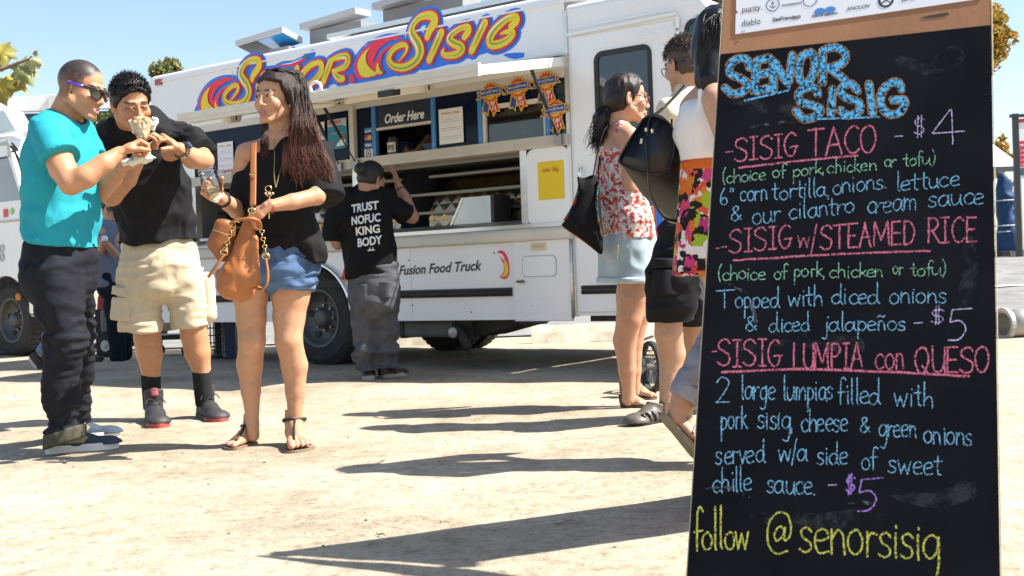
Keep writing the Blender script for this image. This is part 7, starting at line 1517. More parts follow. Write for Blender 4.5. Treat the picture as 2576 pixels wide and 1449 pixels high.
for a,b in (((455,765),(795,685)),((990,905),(1475,890))): ribbon(tb['b'],np.array(zt_([a,b])),5,bm,.00232)
CHC={'pink':(.56,.15,.23),'violet':(.50,.42,.66),'violet2':(.34,.20,.58),'green':(.24,.50,.33),'blue':(.19,.42,.60),'yellow':(.50,.50,.10)}
to=obj('title_outline',tb['o'],chalk('orange',(.50,.25,.10),.56),face); obj('title_gap',tb['k'],CB,to); obj('title_letters',tb['b'],chalk('title_blue',(.12,.42,.70),.52,120.),to)
for k,ml in chalk_mb.items():
    cm=chalk(k,CHC[k],.56)
    for mbx in ml: obj('chalk_word',mbx,cm,face)
# chalk smudges
sm=MB()
for a in ([(1800,706),(1850,722),(1885,752),(1905,830)],[(1775,1230),(1830,1226),(1880,1250)],[(2130,1268),(2170,1262),(2200,1276)],[(1890,320),(1960,308),(2040,300)]): 
    q=spline(np.array(a,float),8); ribbon(sm,q,np.linspace(4,12,len(q)),bm,.0025,step=2e-7)
obj('chalk_smudge',sm,chalk('smudge',(.10,.10,.11),.34,60.),face)['kind']='stuff'
gh=MB()
for a in ([(1850,250),(1950,275),(2050,262)],[(2250,150),(2330,170),(2400,140)],[(1860,870),(2000,850),(2150,870)],[(2250,1240),(2350,1260),(2440,1230)],[(1900,1300),(2050,1310),(2200,1300)],[(2420,560),(2440,660),(2430,760)]):
    q=spline(np.array(a,float),8); ribbon(gh,q,np.linspace(26,52,len(q)),bm,.00208,step=2e-7)
obj('erased_chalk_haze',gh,chalk('ghost',(.030,.031,.034),.40,22.),face)['kind']='stuff'
# sponsor poster
pm=MB(); pc=[(1850,86.5),(2200,36.2),(2470,-3.2),(2466,-120),(1853,-40),(1852,26),(1857,31),(1851,37)]
pm.prism([bm(*c,.0006) for c in pc],BN*.0012); po=obj('sponsor_poster',pm,mat('poster_paper',(.72,.72,.75),.6,var=.02,vs_=3),leaf)
fm=lambda x,y,o:bm(x,-y,o); INKD=mat('ink_black',(.02,.02,.025),.7)
t1=MB(); SLP=.142
for s_,x,y,w,h,kw in (('purity.',1867,31,50,15,{}),('WATERFRONT',1966,17,51,5.5,dict(bold=.02)),('diablo',1866,67,47,17,{}),('SanFrancisco',1944,54,70,9.5,dict(bold=.03)),('PORT OF OAKLAND',2042,44.5,65,6,dict(bold=.03)),('ANOLON',2129,27,59,9.5,dict(bold=.01,shear=.2)),('EAST BAY',2268,4,41,6,dict(bold=.02)),('magazine',1992,50,22,4,{})): put_text(t1,s_,fm,x,-y,w,h,.0024,slope=SLP,**kw)
obj('poster_lettering',t1,INKD,po)['kind']='stuff'; t2=MB(); put_text(t2,'organic',fm,1872,-32,35,6.5,.0024,slope=SLP); obj('poster_red_line',t2,mat('ink_red',(.35,.12,.1),.7),po)
def disc(cx,cy,rx,ry,m,off,name,n=24,rin=0):
    mb=MB(); A_=[(cx+rx*math.cos(t),cy+ry*math.sin(t)-SLP*rx*math.cos(t)) for t in np.linspace(0,2*math.pi,n+1)[:-1]]
    if rin:
        B_=[(cx+(x-cx)*rin,cy+(y-cy)*rin) for x,y in A_]; V=[bm(*c,off) for c in A_+B_]; mb.add(V,[(i,(i+1)%n,n+(i+1)%n,n+i) for i in range(n)])
    else: mb.poly([bm(*c,off) for c in A_])
    return obj(name,mb,m,po)
NVI=mat('ink_navy',(.04,.06,.16),.7); disc(1944,12,17,17,NVI,.0024,'round_emblem',rin=.88)
an=MB(); 
for q,w in (([(1944,4),(1944,20)],2),([(1937,15),(1944,21),(1951,15)],2),([(1940,8),(1948,8)],1.6)): ribbon(an,np.array(q,float),w,bm,.0026)
obj('anchor_mark',an,NVI,po); disc(2038,0,19,17,mat('ink_violet',(.2,.14,.35),.7),.0024,'round_badge',rin=.86); disc(2229,0,20,19,INKD,.0024,'round_badge',rin=.72)
an=MB()
for q in ([(2217,-8),(2241,8)],[(2217,8),(2241,-8)]): ribbon(an,np.array(q,float),2.5,bm,.0026)
obj('badge_cross',an,INKD,po)
BLG=mat('ink_blue',(.06,.22,.5),.7); disc(2062,29,14,9,BLG,.0024,'globe_mark'); disc(2088,25,14,9,BLG,.0026,'globe_mark')
# wood stains and staples
an=MB(); an.poly([bm(*c,.0008) for c in ((2312,47),(2330,40),(2370,33),(2385,31),(2388,38),(2360,43),(2330,46))]); obj('dark_stain',an,mat('stain',(.05,.035,.025),.8),leaf)
an=MB(); 
for c in ((1861,90),(1866,78)): an.tube([bm(*c,.002),bm(c[0]+10,c[1]-1.6,.002)],.0006,4)
obj('staples',an,STEEL,leaf)
# ============================================================ things people hold and carry
def blobmesh(name,S,m,parent=None,fold=(),seed=0,origin=None,rel=1):
    V,F=S.mesh(); V=relax(V,F,rel)
    if fold: V=folds(V,F,fold,seed)
    return obj(name,(V,F),m,parent,smooth=True,origin=origin)
def thing(name,label,cat,base,group=None): o=empty(name,base); tag(o,label,cat,group); return o
TAN=mat('tan_leather',(.36,.125,.030),.42,var=.12,vs_=9,bump=.06,bs=140); TAND=mat('tan_leather_dark',(.26,.085,.022),.45,var=.15,vs_=9); BRASS=mat('brass_fittings',(.75,.55,.22),.22,metal=1.)
def tan_bag():
    Y=4.93; p=lambda a,b,d=0.:P(a,b,Y+d); t=thing('handbag','tan leather slouch shoulder bag with brass chains hanging from the woman\'s shoulder','handbag',p(600,748)*np.array((1,1,0))+(0,0,.7))
    WM[t][:3,3]=p(600,748); t.location=tuple(p(600,748))
    S=SDF(p(515,540,-.15),p(690,540,.2)+(0,0,0),.005); S=SDF(np.minimum(p(515,760),p(690,760))-.1,np.maximum(p(515,540),p(690,540))+.1,.005)
    S.oval(p(628,556,.03),p(618,620,.03),.022,.03,.045,.05,(1,.25,0),k=.03); S.oval(p(618,620,.03),p(603,690,.02),.048,.05,.075,.062,(1,.25,0),k=.04); S.oval(p(603,690,.02),p(594,724,.02),.078,.062,.080,.058,(1,.3,-.1),k=.04)
    S.seg(p(641,600,-.01),p(640,705,-.01),.012,.026,k=.03); S.seg(p(560,690,.03),p(575,722,.0),.03,.035,k=.03)
    S.sub_seg(p(598,600,-.05),p(562,722,-.07),.012,.016,k=.03); S.sub_seg(p(618,610,-.06),p(612,700,-.085),.008,.012,k=.03)
    body=blobmesh('bag_body',S,TAN,t,[(.006,(16,16,5)),(.003,(30,30,12))],3)
    S=SDF(np.minimum(p(525,660),p(600,660))-.08,np.maximum(p(525,550),p(600,550))+.08,.005); S.oval(p(566,568,.05),p(556,612,.06),.045,.03,.055,.04,(1,.3,0),k=.02); S.oval(p(556,612,.06),p(566,640,.05),.055,.04,.04,.03,(1,.3,0),k=.02); blobmesh('side_pouch',S,TAND,t,[(.004,(18,18,8))],5)
    mb=MB(); mb.tube(spline([p(538,578,.02),p(555,584,.0),p(575,592,.0)]),.0035,6); obj('zip',mb,BRASS,t,smooth=True)
    mb=MB(); mb.tube(spline([p(580,562,-.03),p(600,554,-.04),p(628,550,-.05),p(648,556,-.03),p(652,570,.0)]),.016,8,flat=.45); o=obj('top_band',mb,TAN,t,smooth=True)
    mb=MB(); mb.tube(spline([p(590,560,-.045),p(596,556,-.05),p(603,560,-.05)]),.003,6); obj('buckle',mb,BRASS,t,smooth=True)
    def link(c,n,r=.0095,th=.0022): m=MB(); m.tube(ring_tube(c,n,r,0,14,.75),th,6); obj('chain_link',m,BRASS,t,smooth=True)
    for k,(x,y) in enumerate(((584,575),(583,585),(578,593),(576,602),(573,610),(571,618),(567,627))): link(p(x,y,-.05),(1,.2,.1) if k%2 else (.2,1,.1))
    for k,(x,y) in enumerate(((659,582),(659,592),(662,601),(665,611),(666,620),(668,630),(669,640))): link(p(x,y,-.03),(1,.2,.1) if k%2 else (.2,1,.1))
    for c in (p(564,635,-.05),p(634,530,-.05),p(669,645,-.03)): link(c,(.1,1,.2),.015,.003)
    mb=MB(); mb.tube(spline([p(563,640,-.05),p(545,668,-.06),p(524,697,-.06)]),.017,8,flat=.4); obj('handle',mb,TAN,t,smooth=True)
    mb=MB(); mb.tube(spline([p(669,650,-.03),p(674,685,-.03),p(672,712,-.03),p(660,728,-.02),p(645,722,.0)]),.013,8,flat=.4); obj('handle',mb,TAN,t,smooth=True)
    # shoulder strap
    mb=MB(); path=spline([p(668,385,.42),p(652,362,.33),p(642,358,.24),p(638,368,.17),p(637,405,.12),p(637,450,.08),p(636,518,.02)]); mb.tube(path,.0135,8,flat=.14,up=(0,-1,0.2)); 
    o=obj('shoulder_strap',mb,TAND,t,smooth=True); mb=MB(); mb.tube([p(628,438,.075),p(646,438,.075)],.004,6); obj('strap_slider',mb,BRASS,o)
    mb=MB(); mb.tube([p(636,520,.01),p(635,540,-.03)],.006,6); obj('strap_clip',mb,BRASS,o)
tan_bag()
def jar():
    Y=4.92; p=lambda a,b,d=0.:P(a,b,Y+d); a,b=p(519,424),p(539,488); ax=nrm(b-a); L=np.linalg.norm(b-a); t=thing('glass_jar','empty clear glass mason jar tilted in the woman\'s hand','jar',b)
    G_=clear_glass('jar_glass',(.93,.96,.95),.5,.02); r=.040; prof=[(.033,0),(.036,.003),(.036,.012),(.033,.016),(.036,.020),(.036,.026),(.034,.03),(r,.05),(r+.001,L*.6),(r-.002,L-.012),(r-.010,L),(.001,L+.002)]
    mb=MB(); mb.lathe(prof,a,ax,28); mb.lathe([(max(x-.003,.0008),h if i<10 else h-.004) for i,(x,h) in enumerate(prof)],a,ax,28); obj('jar_body',mb,G_,t,smooth=True)
    mb=MB(); 
    for h in (.006,.018): mb.tube(ring_tube(a+ax*h,ax,.0365,0,24),.0018,5)
    obj('jar_thread',mb,clear_glass('jar_rim_glass',(.85,.9,.9),1.5,.02),t,smooth=True)
    S=SDF(b-.07,b+.07,.004); c=b-ax*.012; S.ell(c,(.03,.03,.016),k=.01); blobmesh('napkin',S,mat('napkin_paper',(.62,.52,.36),.9),t,[(.008,(40,40,40))],4)
    S=SDF(b-.09,b+.09,.004); S.oval(b+ax*.008,b+ax*.035+np.array((0,-.01,0)),.028,.010,.014,.006,(1,0,0),k=.01); blobmesh('paper_wrap',S,mat('napkin_paper',(.62,.52,.36),.9),t,[(.008,(35,35,35))],6)
jar()
def food():
    Y=5.74; p=lambda a,b,d=0.:P(a,b,Y+d); t=thing('wrap','half eaten tortilla wrap in foil held to the black shirted man\'s mouth','food',p(358,345))
    S=SDF(p(358,325)-.12,p(358,325)+.12,.0035); S.oval(p(348,308,-.01),p(360,352,-.005),.040,.030,.024,.022,(1,0,.25),k=.02); S.oval(p(366,306,-.01),p(362,345,-.02),.034,.024,.020,.018,(1,0,-.2),k=.012); S.ell(p(357,298,.02),(.03,.026,.02),k=.02,op=-1)
    V,F=S.mesh(); V=folds(V,F,[(.004,(25,25,12)),(.002,(60,60,40))],8); n=vnoise(V*40,2); z=V[:,2]; tp=z>p(358,304)[2]; C=np.where((n>.15)[:,None],np.array((.50,.33,.17)),np.array((.60,.47,.29))); C=np.where((n>.55)[:,None],np.array((.26,.12,.05)),C); C=np.where((tp&(n<.1))[:,None],np.array((.34,.15,.05)),C); obj('tortilla',(V,F),mat('tortilla',(.6,.4,.2),.7,attr=True,var=.1,vs_=60),t,smooth=True,cols=C)
    for (x0,y0,x1,y1,w,m_,sd) in ((384,326,391,298,.020,'white_foil_paper',9),(338,332,330,302,.016,'white_foil_paper',10)):
        S=SDF(p(x0,y0)-.09,p(x0,y0)+.09,.004); S.oval(p(x0,y0,-.01),p(x1,y1,-.01),w*.6,.006,w,.005,(1,.5,0),k=.01); blobmesh('foil',S,mat('white_foil_paper',(.72,.71,.68),.4),t,[(.008,(40,40,25))],sd)
    S=SDF(p(358,300)-.07,p(358,300)+.07,.0035)
    rg=np.random.default_rng(2)
    for k in range(14): S.ell(p(346+26*rg.random(),299+8*rg.random(),-.02+.03*rg.random()),np.array((.008,.007,.006))*(.7+.6*rg.random()),k=.004)
    blobmesh('filling',S,mat('meat_filling',(.20,.075,.03),.7,var=.4,vs_=90),t)
    t=thing('paper_tray','crumpled white foil paper with food scraps held by the turquoise shirted man','food wrapper',P(360,412,5.15))
    Y=5.13; p=lambda a,b,d=0.:P(a,b,Y+d)
    S=SDF(p(345,395)-.14,p(345,395)+.14,.004); S.oval(p(318,412,.03),p(382,396,.0),.030,.014,.040,.012,(0,1,.1),k=.02); S.oval(p(356,400,.02),p(366,378,.03),.035,.01,.02,.008,(1,.3,0),k=.015); blobmesh('foil_paper',S,mat('pale_foil_paper',(.72,.72,.62),.45),t,[(.014,(28,28,28)),(.006,(60,60,60))],12)
    S=SDF(p(352,384)-.06,p(352,384)+.06,.004); S.ell(p(352,388,-.0),(.035,.03,.012),k=.01); blobmesh('food_scraps',S,mat('chopped_filling',(.5,.33,.16),.8,var=.4,vs_=60),t,[(.008,(60,60,60))],13)
food()
def black_handbag():
    Y=4.55; p=lambda a,b,d=0.:P(a,b,Y+d); t=thing('handbag','black leather duffle shoulder bag on the white tank woman\'s back','handbag',p(1640,500)); LE=mat('black_leather',(.008,.009,.012),.34,var=.1,vs_=9,bump=.06,bs=120); GO=mat('pale_gold',(.75,.66,.42),.22,metal=1.)
    # end panel faces the camera; the barrel runs away to the right
    E=[(1622,296),(1650,290),(1672,300),(1694,330),(1692,395),(1672,432),(1612,434),(1562,412),(1560,395),(1585,350),(1605,320)]
    e=np.array([p(x,y,-.10) for x,y in spline(np.array(E,float),5,True)]); d=p(1752,520,.16)-p(1640,375,-.10); n=len(e); V=[e]; 
    cen=e.mean(0)
    for f,s in ((.0,.96),(.05,1.),(.5,1.08),(.92,1.02),(1.,.92)): V.append(cen+(e-cen)*s+d*f)
    V=V[1:]; allV=np.vstack(V); F=[(i*n+j,i*n+(j+1)%n,(i+1)*n+(j+1)%n,(i+1)*n+j) for i in range(len(V)-1) for j in range(n)]+[tuple(range(n))[::-1],tuple(range((len(V)-1)*n,len(V)*n))]
    obj('bag_body',(allV,F),LE,t,smooth=True)
    mb=MB(); mb.tube([q for q in list(e)+[e[0]]],.004,6); obj('piping',mb,LE,t,smooth=True)
    mb=MB(); mb.tube(spline([p(1628,345,-.13),p(1634,300,-.11),p(1660,280,-.05),p(1700,240,.0),p(1722,215,.02)]),.011,8,flat=.4); obj('shoulder_strap',mb,LE,t,smooth=True)
    mb=MB(); mb.tube(spline([p(1622,352,-.135),p(1628,420,-.13),p(1638,490,-.12),p(1668,545,-.1),p(1705,556,-.06)]),.012,8,flat=.35); obj('hanging_strap',mb,LE,t,smooth=True)
    mb=MB(); mb.tube(spline([p(1690,300,-.05),p(1690,380,.02),p(1700,490,.08),p(1712,548,.1)]),.004,6); obj('seam_piping',mb,LE,t,smooth=True)
    for (a,b) in (((1625,322),(1625,331)),((1640,325),(1641,334)),((1614,349),(1612,362))):
        mb=MB(); mb.tube([p(*a,-.14),p(*b,-.14)],.005,6); obj('strap_loop',mb,GO,t)
    Y=6.05; p=lambda a,b,d=0.:P(a,b,Y+d); t=thing('tote_bag','black cloth tote with embroidered edge on the ponytailed woman\'s shoulder','bag',p(1480,600)); CL=fabric('black_canvas',(.009,.009,.010),.9)
    E=np.array([(1452,445),(1468,448),(1492,440),(1506,452),(1512,520),(1518,600),(1512,640),(1470,606),(1416,570),(1420,556),(1440,520),(1455,475)],float); e=spline(E,4,True); mb=MB(); a=np.array([p(x,y,-.06) for x,y in e]); b_=np.array([p(x,y,.03) for x,y in e]); c=a.mean(0); n=len(a); inn=c+(a-c)*.6+np.array((0,-.03,0))
    V=np.vstack([inn,a,b_,c+(b_-c)*.6+np.array((0,.03,0))]); F=[tuple(range(n))[::-1]]+[(i*n+j,i*n+(j+1)%n,(i+1)*n+(j+1)%n,(i+1)*n+j) for i in range(3) for j in range(n)]+[tuple(range(3*n,4*n))]; obj('bag_body',(V,F),CL,t,smooth=True)
    EM=print_mat('embroidery',[(.05,.02,.02),(.35,.05,.04),(.03,.12,.12),(.02,.02,.02),(.25,.12,.03),(.02,.03,.15),(.01,.01,.01)],60); mb=MB(); mb.tube(spline([p(1506,455,-.07),p(1500,510,-.085),p(1506,560,-.08),p(1514,600,-.06)]),.016,8,flat=.4); obj('embroidered_panel',mb,EM,t,smooth=True); mb=MB(); mb.tube(spline([p(1456,452,-.06),p(1456,475,-.07),p(1440,522,-.07),p(1420,555,-.06)]),.007,8); obj('embroidered_edge',mb,EM,t,smooth=True)
    mb=MB(); mb.tube(spline([p(1418,571,-.02),p(1470,608,-.02),p(1512,640,-.02)]),.004,6); obj('orange_trim',mb,mat('orange_trim',(.5,.12,.02),.7),t,smooth=True)
    mb=MB(); mb.tube(spline([p(1492,444,-.06),p(1500,400,-.05),p(1515,340,-.0),p(1530,318,.1),p(1525,345,.18),p(1508,400,.12),p(1505,448,.02)]),.012,8,flat=.3); obj('strap',mb,CL,t,smooth=True)
black_handbag()
def stroller():
    t=thing('stroller','black pushchair with spoked wheel and yellow stripe behind the shorts man','stroller',G(1640,988)); p=lambda a,b,Y:P(a,b,Y); FR=mat('grey_tube',(.16,.16,.165),.4,metal=.5); BK=fabric('black_nylon',(.010,.010,.011),.6)
    def wheel(c,r,w,ax):
        mb=MB(); mb.lathe([(r-.022,-w),(r-.006,-w),(r,-w*.4),(r,w*.4),(r-.006,w),(r-.022,w),(r-.022,-w)],c,ax,32); o=obj('wheel',mb,mat('tyre_rubber',(.028,.026,.025),.85),t,smooth=True)
        a=nrm(np.cross(ax,(0,0,1))); b=np.cross(nrm(ax),a)
        for k in range(14):
            th=2*math.pi*k/14; m=MB(); m.tube([c,c+(r-.02)*(a*math.cos(th)+b*math.sin(th))],.002,4); obj('spoke',m,STEEL,o)
        m=MB(); m.lathe([(.018,-.03),(.018,.03)],c,ax,10,cap=True); obj('hub',m,FR,o)
    g=G(1640,988); c1=g+np.array((0,0,.152)); wheel(c1,.152,.020,(1,.30,0)); c2=c1+np.array((.50,.12,0)); wheel(c2,.152,.020,(1,.30,0)); c3=c1+np.array((.4,.75,-.03)); wheel(c3,.12,.02,(1,.30,0))
    def tb_(pts,r=.012,nm='frame_tube',m=FR): mb=MB(); mb.tube(spline(pts),r,8); obj(nm,mb,m,t,smooth=True)
    tb_([c1+(.05,0,0),c1+(.1,.02,.2),c2+(0,.0,.35),c2+(.25,-.1,.62)],.013); tb_([c2,c2+(.05,0,.3),c2+(.3,-.1,.62)],.013); tb_([c1+(-.04,0,0),c1+(-.05,.0,.14),c1+(.02,.0,.18)],.007,'mudguard',FR)
    tb_([p(1727,832,7.0),p(1745,805,6.95),p(1782,766,6.9)],.016); tb_([p(1727,832,7.0),p(1700,870,7.05),c2],.014); tb_([c1,c1+(.2,.4,.1),c3],.012)
    mb=MB(); q=[p(1728,838,7.0),p(1790,846,6.95),p(1790,960,6.95),p(1752,905,7.0)]; mb.prism(q,np.array((.08,.28,0))); so=obj('seat_basket',mb,BK,t)
    mb=MB(); mb.prism([p(1742,850,6.965),p(1750,849,6.965),p(1785,868,6.93),p(1785,876,6.93)],np.array((0,-.004,0))); obj('yellow_stripe',mb,mat('yellow_tape',(.55,.32,.03),.6),so)
    mb=MB(); mb.prism([p(1770,752,7.0),p(1800,750,7.0),p(1800,790,7.0),p(1758,790,7.0)],np.array((.05,.2,0))); obj('seat_cushion',mb,mat('brown_cushion',(.14,.06,.035),.8),t)
stroller()
# ------------------------------------------------------------ things at the truck window
def ttop(name,label,cat,u,y,w): o=empty(name,TO+TM@np.array((u,y,w)),TM); tag(o,label,cat); return o
def tlocal(name,mb,m,root,smooth=False): return obj(name,mb,m,root,smooth,local=True)
tj=ttop('tip_jar','dark glass tip jar with white TIPS label in the order window','jar',.79,.08,1.716)
mb=MB(); mb.lathe([(.05,0),(.052,.01),(.052,.12),(.045,.14),(.045,.15),(.001,.151)],(0,0,0),(0,0,1),22); tlocal('jar_body',mb,mat('dark_jar',(.03,.035,.04),.1,coat=.5),tj,True)
mb=MB(); mb.add([(.0535*math.sin(a),-.0535*math.cos(a),z) for z in (.025,.105) for a in np.linspace(-1.2,1.0,12)],[(i,i+1,13+i,12+i) for i in range(11)]); lb=tlocal('label',mb,mat('label_paper',(.62,.60,.55),.8),tj,True)
mb=MB(); put_text(mb,'TIPS',lambda x,y,o:((.0535+o)*math.sin(x/.0535),-(.0535+o)*math.cos(x/.0535),y),-.045,.045,.085,.04,.0012,bold=.02); tlocal('lettering',mb,mat('ink_black',(.02,.02,.025),.7),lb)
cu=ttop('paper_cup','white drink cup with straw behind the smoked sliding window','cup',2.07,.14,1.716); mb=MB(); mb.lathe([(.033,0),(.042,.10),(.046,.105),(.046,.115),(.001,.118)],(0,0,0),(0,0,1),20); tlocal('cup_body',mb,mat('cup_white',(.62,.6,.56),.6),cu,True); mb=MB(); mb.tube([(0,0,.11),(-.006,0,.19)],.004,6); tlocal('straw',mb,mat('cup_white',(.62,.6,.56),.6),cu); mb=MB(); mb.lathe([(.0345,.008),(.041,.055)],(0,0,0),(0,0,1),20); tlocal('cup_sleeve',mb,mat('sleeve_brown',(.2,.12,.07),.8),cu,True)
c2=ttop('paper_bucket','tall pale bucket behind the sliding window beside the drink cup','bucket',2.25,.2,1.716); mb=MB(); mb.lathe([(.06,0),(.075,.2),(.08,.205),(.001,.206)],(0,0,0),(0,0,1),20); tlocal('bucket_body',mb,mat('bucket_pale',(.4,.38,.34),.7),c2,True); mb=MB(); mb.tube([(.08*math.cos(a),.08*math.sin(a),.2) for a in np.linspace(0,6.283,21)],.004,5); tlocal('rim',mb,mat('bucket_pale',(.4,.38,.34),.7),c2)
nk=P(804,548,9.35); t=thing('napkin','crumpled white napkin held beside the counter at the customer\'s left','napkin',nk); S=SDF(nk-.07,nk+.07,.005); S.ell(nk,(.045,.035,.03),k=.02); blobmesh('crumpled_paper',S,mat('napkin_white',(.75,.75,.75),.8),t,[(.03,(22,22,22)),(.012,(50,50,50))],3)
u_,w_=T(520,585); nb=ttop('napkin_stack','white folded napkins on the counter shelf behind the tan bag','napkin',u_,-.0,1.125); 
for k in range(3): mb=MB().box((-.08,-.02,.0+.008*k),(.08,.09,.007+.008*k)); tlocal('folded_napkin',mb,mat('napkin_white',(.75,.75,.75),.8),nb)
def server():
    A=Person('food truck worker in black in shadow behind the order window',9.95,(1060,700),skin=(.30,.17,.11)); A.base[2]=.72; p=A.p; rt,fw,up=facing(-125)
    H=Head(p(1062,275,0),-125,-25,0,1.); A.add(*H.build(p(1062,325,.05),.055,A.skin)); A.limb([p(1086,330,-.02),p(1080,352,-.15),p(1052,378,-.28)],[.045,.04,.028]); A.hand(p(1052,378,-.28),(-.8,-.5,-.25),(0,.2,-1),(-.3,-.8,.2),(.8,.8,.85,.9),1.); A.limb([p(1030,340,.0),p(1018,370,-.1),p(1025,384,-.25)],[.05,.045,.03]); A.core(p(1062,325,.05),p(1060,610,.05),[p(1048,690,.05),p(1076,690,.05)],[p(1086,330,-.02),p(1030,340)]); A.body()
    S=A.grid([p(1000,310,-.3),p(1110,600,.3)],.1,.01); torso(S,A,[(1060,330,.06,.19,.11),(1060,400,.05,.2,.13),(1060,500,.05,.19,.14),(1060,620,.05,.19,.14)],rt); S.seg(p(1075,335,.0),p(1088,345,-.08),.09,.08,k=.04); S.seg(p(1035,338,.03),p(1022,360,-.05),.09,.08,k=.04); A.cloth('black_shirt',S,fabric('server_black',(.008,.008,.009),.9),[(.01,(6,6,6))],3)
    S=A.grid([p(1040,240,-.2),p(1085,310,.2)],.06,.008); S.ell(H.w(0,-.02,.035),(.09,.11,.1),H.M,k=.02); S.cut(H.w(0,.06,.05),H.f-.6*H.u); blobmesh('hair',S,hair_mat('black_hair',(.01,.009,.009)),A.root)
    S=A.grid([p(1030,600,-.2),p(1090,720,.2)],.1,.012); S.seg(p(1050,610,.05),p(1048,690,.05),.11,.09,k=.04); S.seg(p(1074,610,.05),p(1076,690,.05),.11,.09,k=.04); S.cut(np.array((0,0,.73)),(0,0,-1)); blobmesh('trousers',S,fabric('server_black',(.008,.008,.009),.9),A.root)
server()
# ------------------------------------------------------------ white van on the left, parked in line behind the food truck
VO=G(20,897)*np.array((1,1,0)); van=empty('step_van',VO,TM); tag(van,'second white step van parked at the far left edge behind the turquoise shirt man','van')
def VT(px,py,off=0.): q=hit(px,py,VO-UY*off,UY)-VO; return float(q@UX),float(q[2])
vp=lambda name,mb,m,par=None,smooth=False,auto=None:obj(name,mb,m,par or van,smooth,local=True,auto=auto)
uc=VT(80,760)[0]; vw=2.0; VW=mat('van_white',(.82,.82,.82),.35,var=.02,vs_=1.2)
arcv=[(.0+.50*math.cos(a),.40+.50*math.sin(a)) for a in np.linspace(math.pi-.05,.08,20)]
wt=1.72; wt2=2.22
vp('lower_side',MB().prism([side(u,w) for u,w in [(-4.5,.42),(arcv[0][0],.42)]+arcv+[(arcv[-1][0],.47),(uc,.47),(uc,1.50),(-4.5,1.50)]],(0,.04,0)),VW)
vp('upper_side',MB().prism([side(u,w) for u,w in [(-4.5,2.22),(uc-.28,2.22),(uc-.33,2.42),(-4.5,2.42)]],(0,.04,0)),VW)
vp('rear_side',MB().box((-4.5,0,1.5),(-1.7,.04,2.22)),VW); vp('window_pillar',MB().prism([side(u,w) for u,w in [(uc-.02,1.5),(uc,1.5),(uc-.28,2.22),(uc-.36,2.22)]],(0,.05,0)),VW)
GLV=mat('van_glass',(.25,.28,.33),.08,spec=.5,var=.15,vs_=2)
vp('side_window',MB().prism([side(u,w,-.01) for u,w in [(-1.7,1.72),(uc-.08,1.72),(uc-.3,2.2),(-1.7,2.2)]],(0,.01,0)),GLV)
vp('window_sill_panel',MB().prism([side(u,w,-.002) for u,w in [(-1.7,1.5),(uc-.05,1.5),(uc-.1,1.72),(-1.7,1.72)]],(0,.03,0)),VW)
vp('sill_moulding',MB().box((-4.4,-.015,1.49),(uc-.03,0,1.51)),mat('seam_grey',(.45,.45,.45),.6))
vp('roof',MB().hexa([(-4.5,.0,2.42),(uc-.36,.0,2.42),(uc-.36,vw,2.42),(-4.5,vw,2.42),(-4.5,.1,2.46),(uc-.5,.1,2.46),(uc-.5,vw-.1,2.46),(-4.5,vw-.1,2.46)]),VW)
vp('roof_visor',MB().prism([side(u,w,.02) for u,w in [(-2.5,2.48),(uc-.16,2.50),(uc-.36,2.72),(-2.5,2.78)]],(0,.22,0)),mat('visor_blue_white',(.55,.66,.70),.3))
vp('green_band',MB().box((-4.5,-.006,2.34),(uc-.34,.0,2.38)),mat('pale_green_paint',(.35,.5,.42),.5))
mb=MB(); put_text(mb,'T',side,VT(14,362)[0],VT(14,362)[1],.16,.08,.008,bold=.02); vp('lettering',mb,mat('van_white2',(.9,.9,.9),.5))
for x,y,cc,nm in ((15,536,'D9485E','red_sticker'),(31,531,'8CC860','green_sticker')):
    u,w=VT(x,y); vp(nm,MB().poly([side(u+.045*a,w+.045*b,.006) for a,b in (((-1,-1),(1,-1),(1,1),(-1,1)) if nm[0]=='r' else ((-1,0),(0,-1),(1,0),(0,1)))]),DEC(cc,cc))
u,w=VT(47,747); mb=MB(); mb.lathe([(.042,0),(.036,.02),(.001,.025)],side(u,w),(0,-1,0),14); vp('marker_lamp',mb,mat('amber_lens',(.6,.2,.02),.25),smooth=True)
for k in range(2):
    u,w=VT(6,625+22*k)
    for r in (.05,.035,.02): mb=MB(); mb.tube([side(u+r*math.cos(a),w+r*math.sin(a),.004) for a in np.linspace(0,6.283,17)],.003,4); vp('vent_ring',mb,mat('seam_grey',(.45,.45,.45),.6))
# mirror arm
mb=MB(); 
for a,b in (((27,368),(46,378)),((27,368),(46,395)),((29,382),(46,378)),((30,360),(46,378)),((34,372),(46,405))): 
    p0=side(*VT(*a,.25),.25); p1=side(*VT(*b,.12),.12); mb.tube([p0,p1],.012,5)
vp('mirror_bracket',mb,BLACK)
wo=tyre_wheel(0.,.18,.40,.40,.26,parent=van)
w2=tyre_wheel(0.,vw-.18,.40,.40,.26,parent=van,out=1)
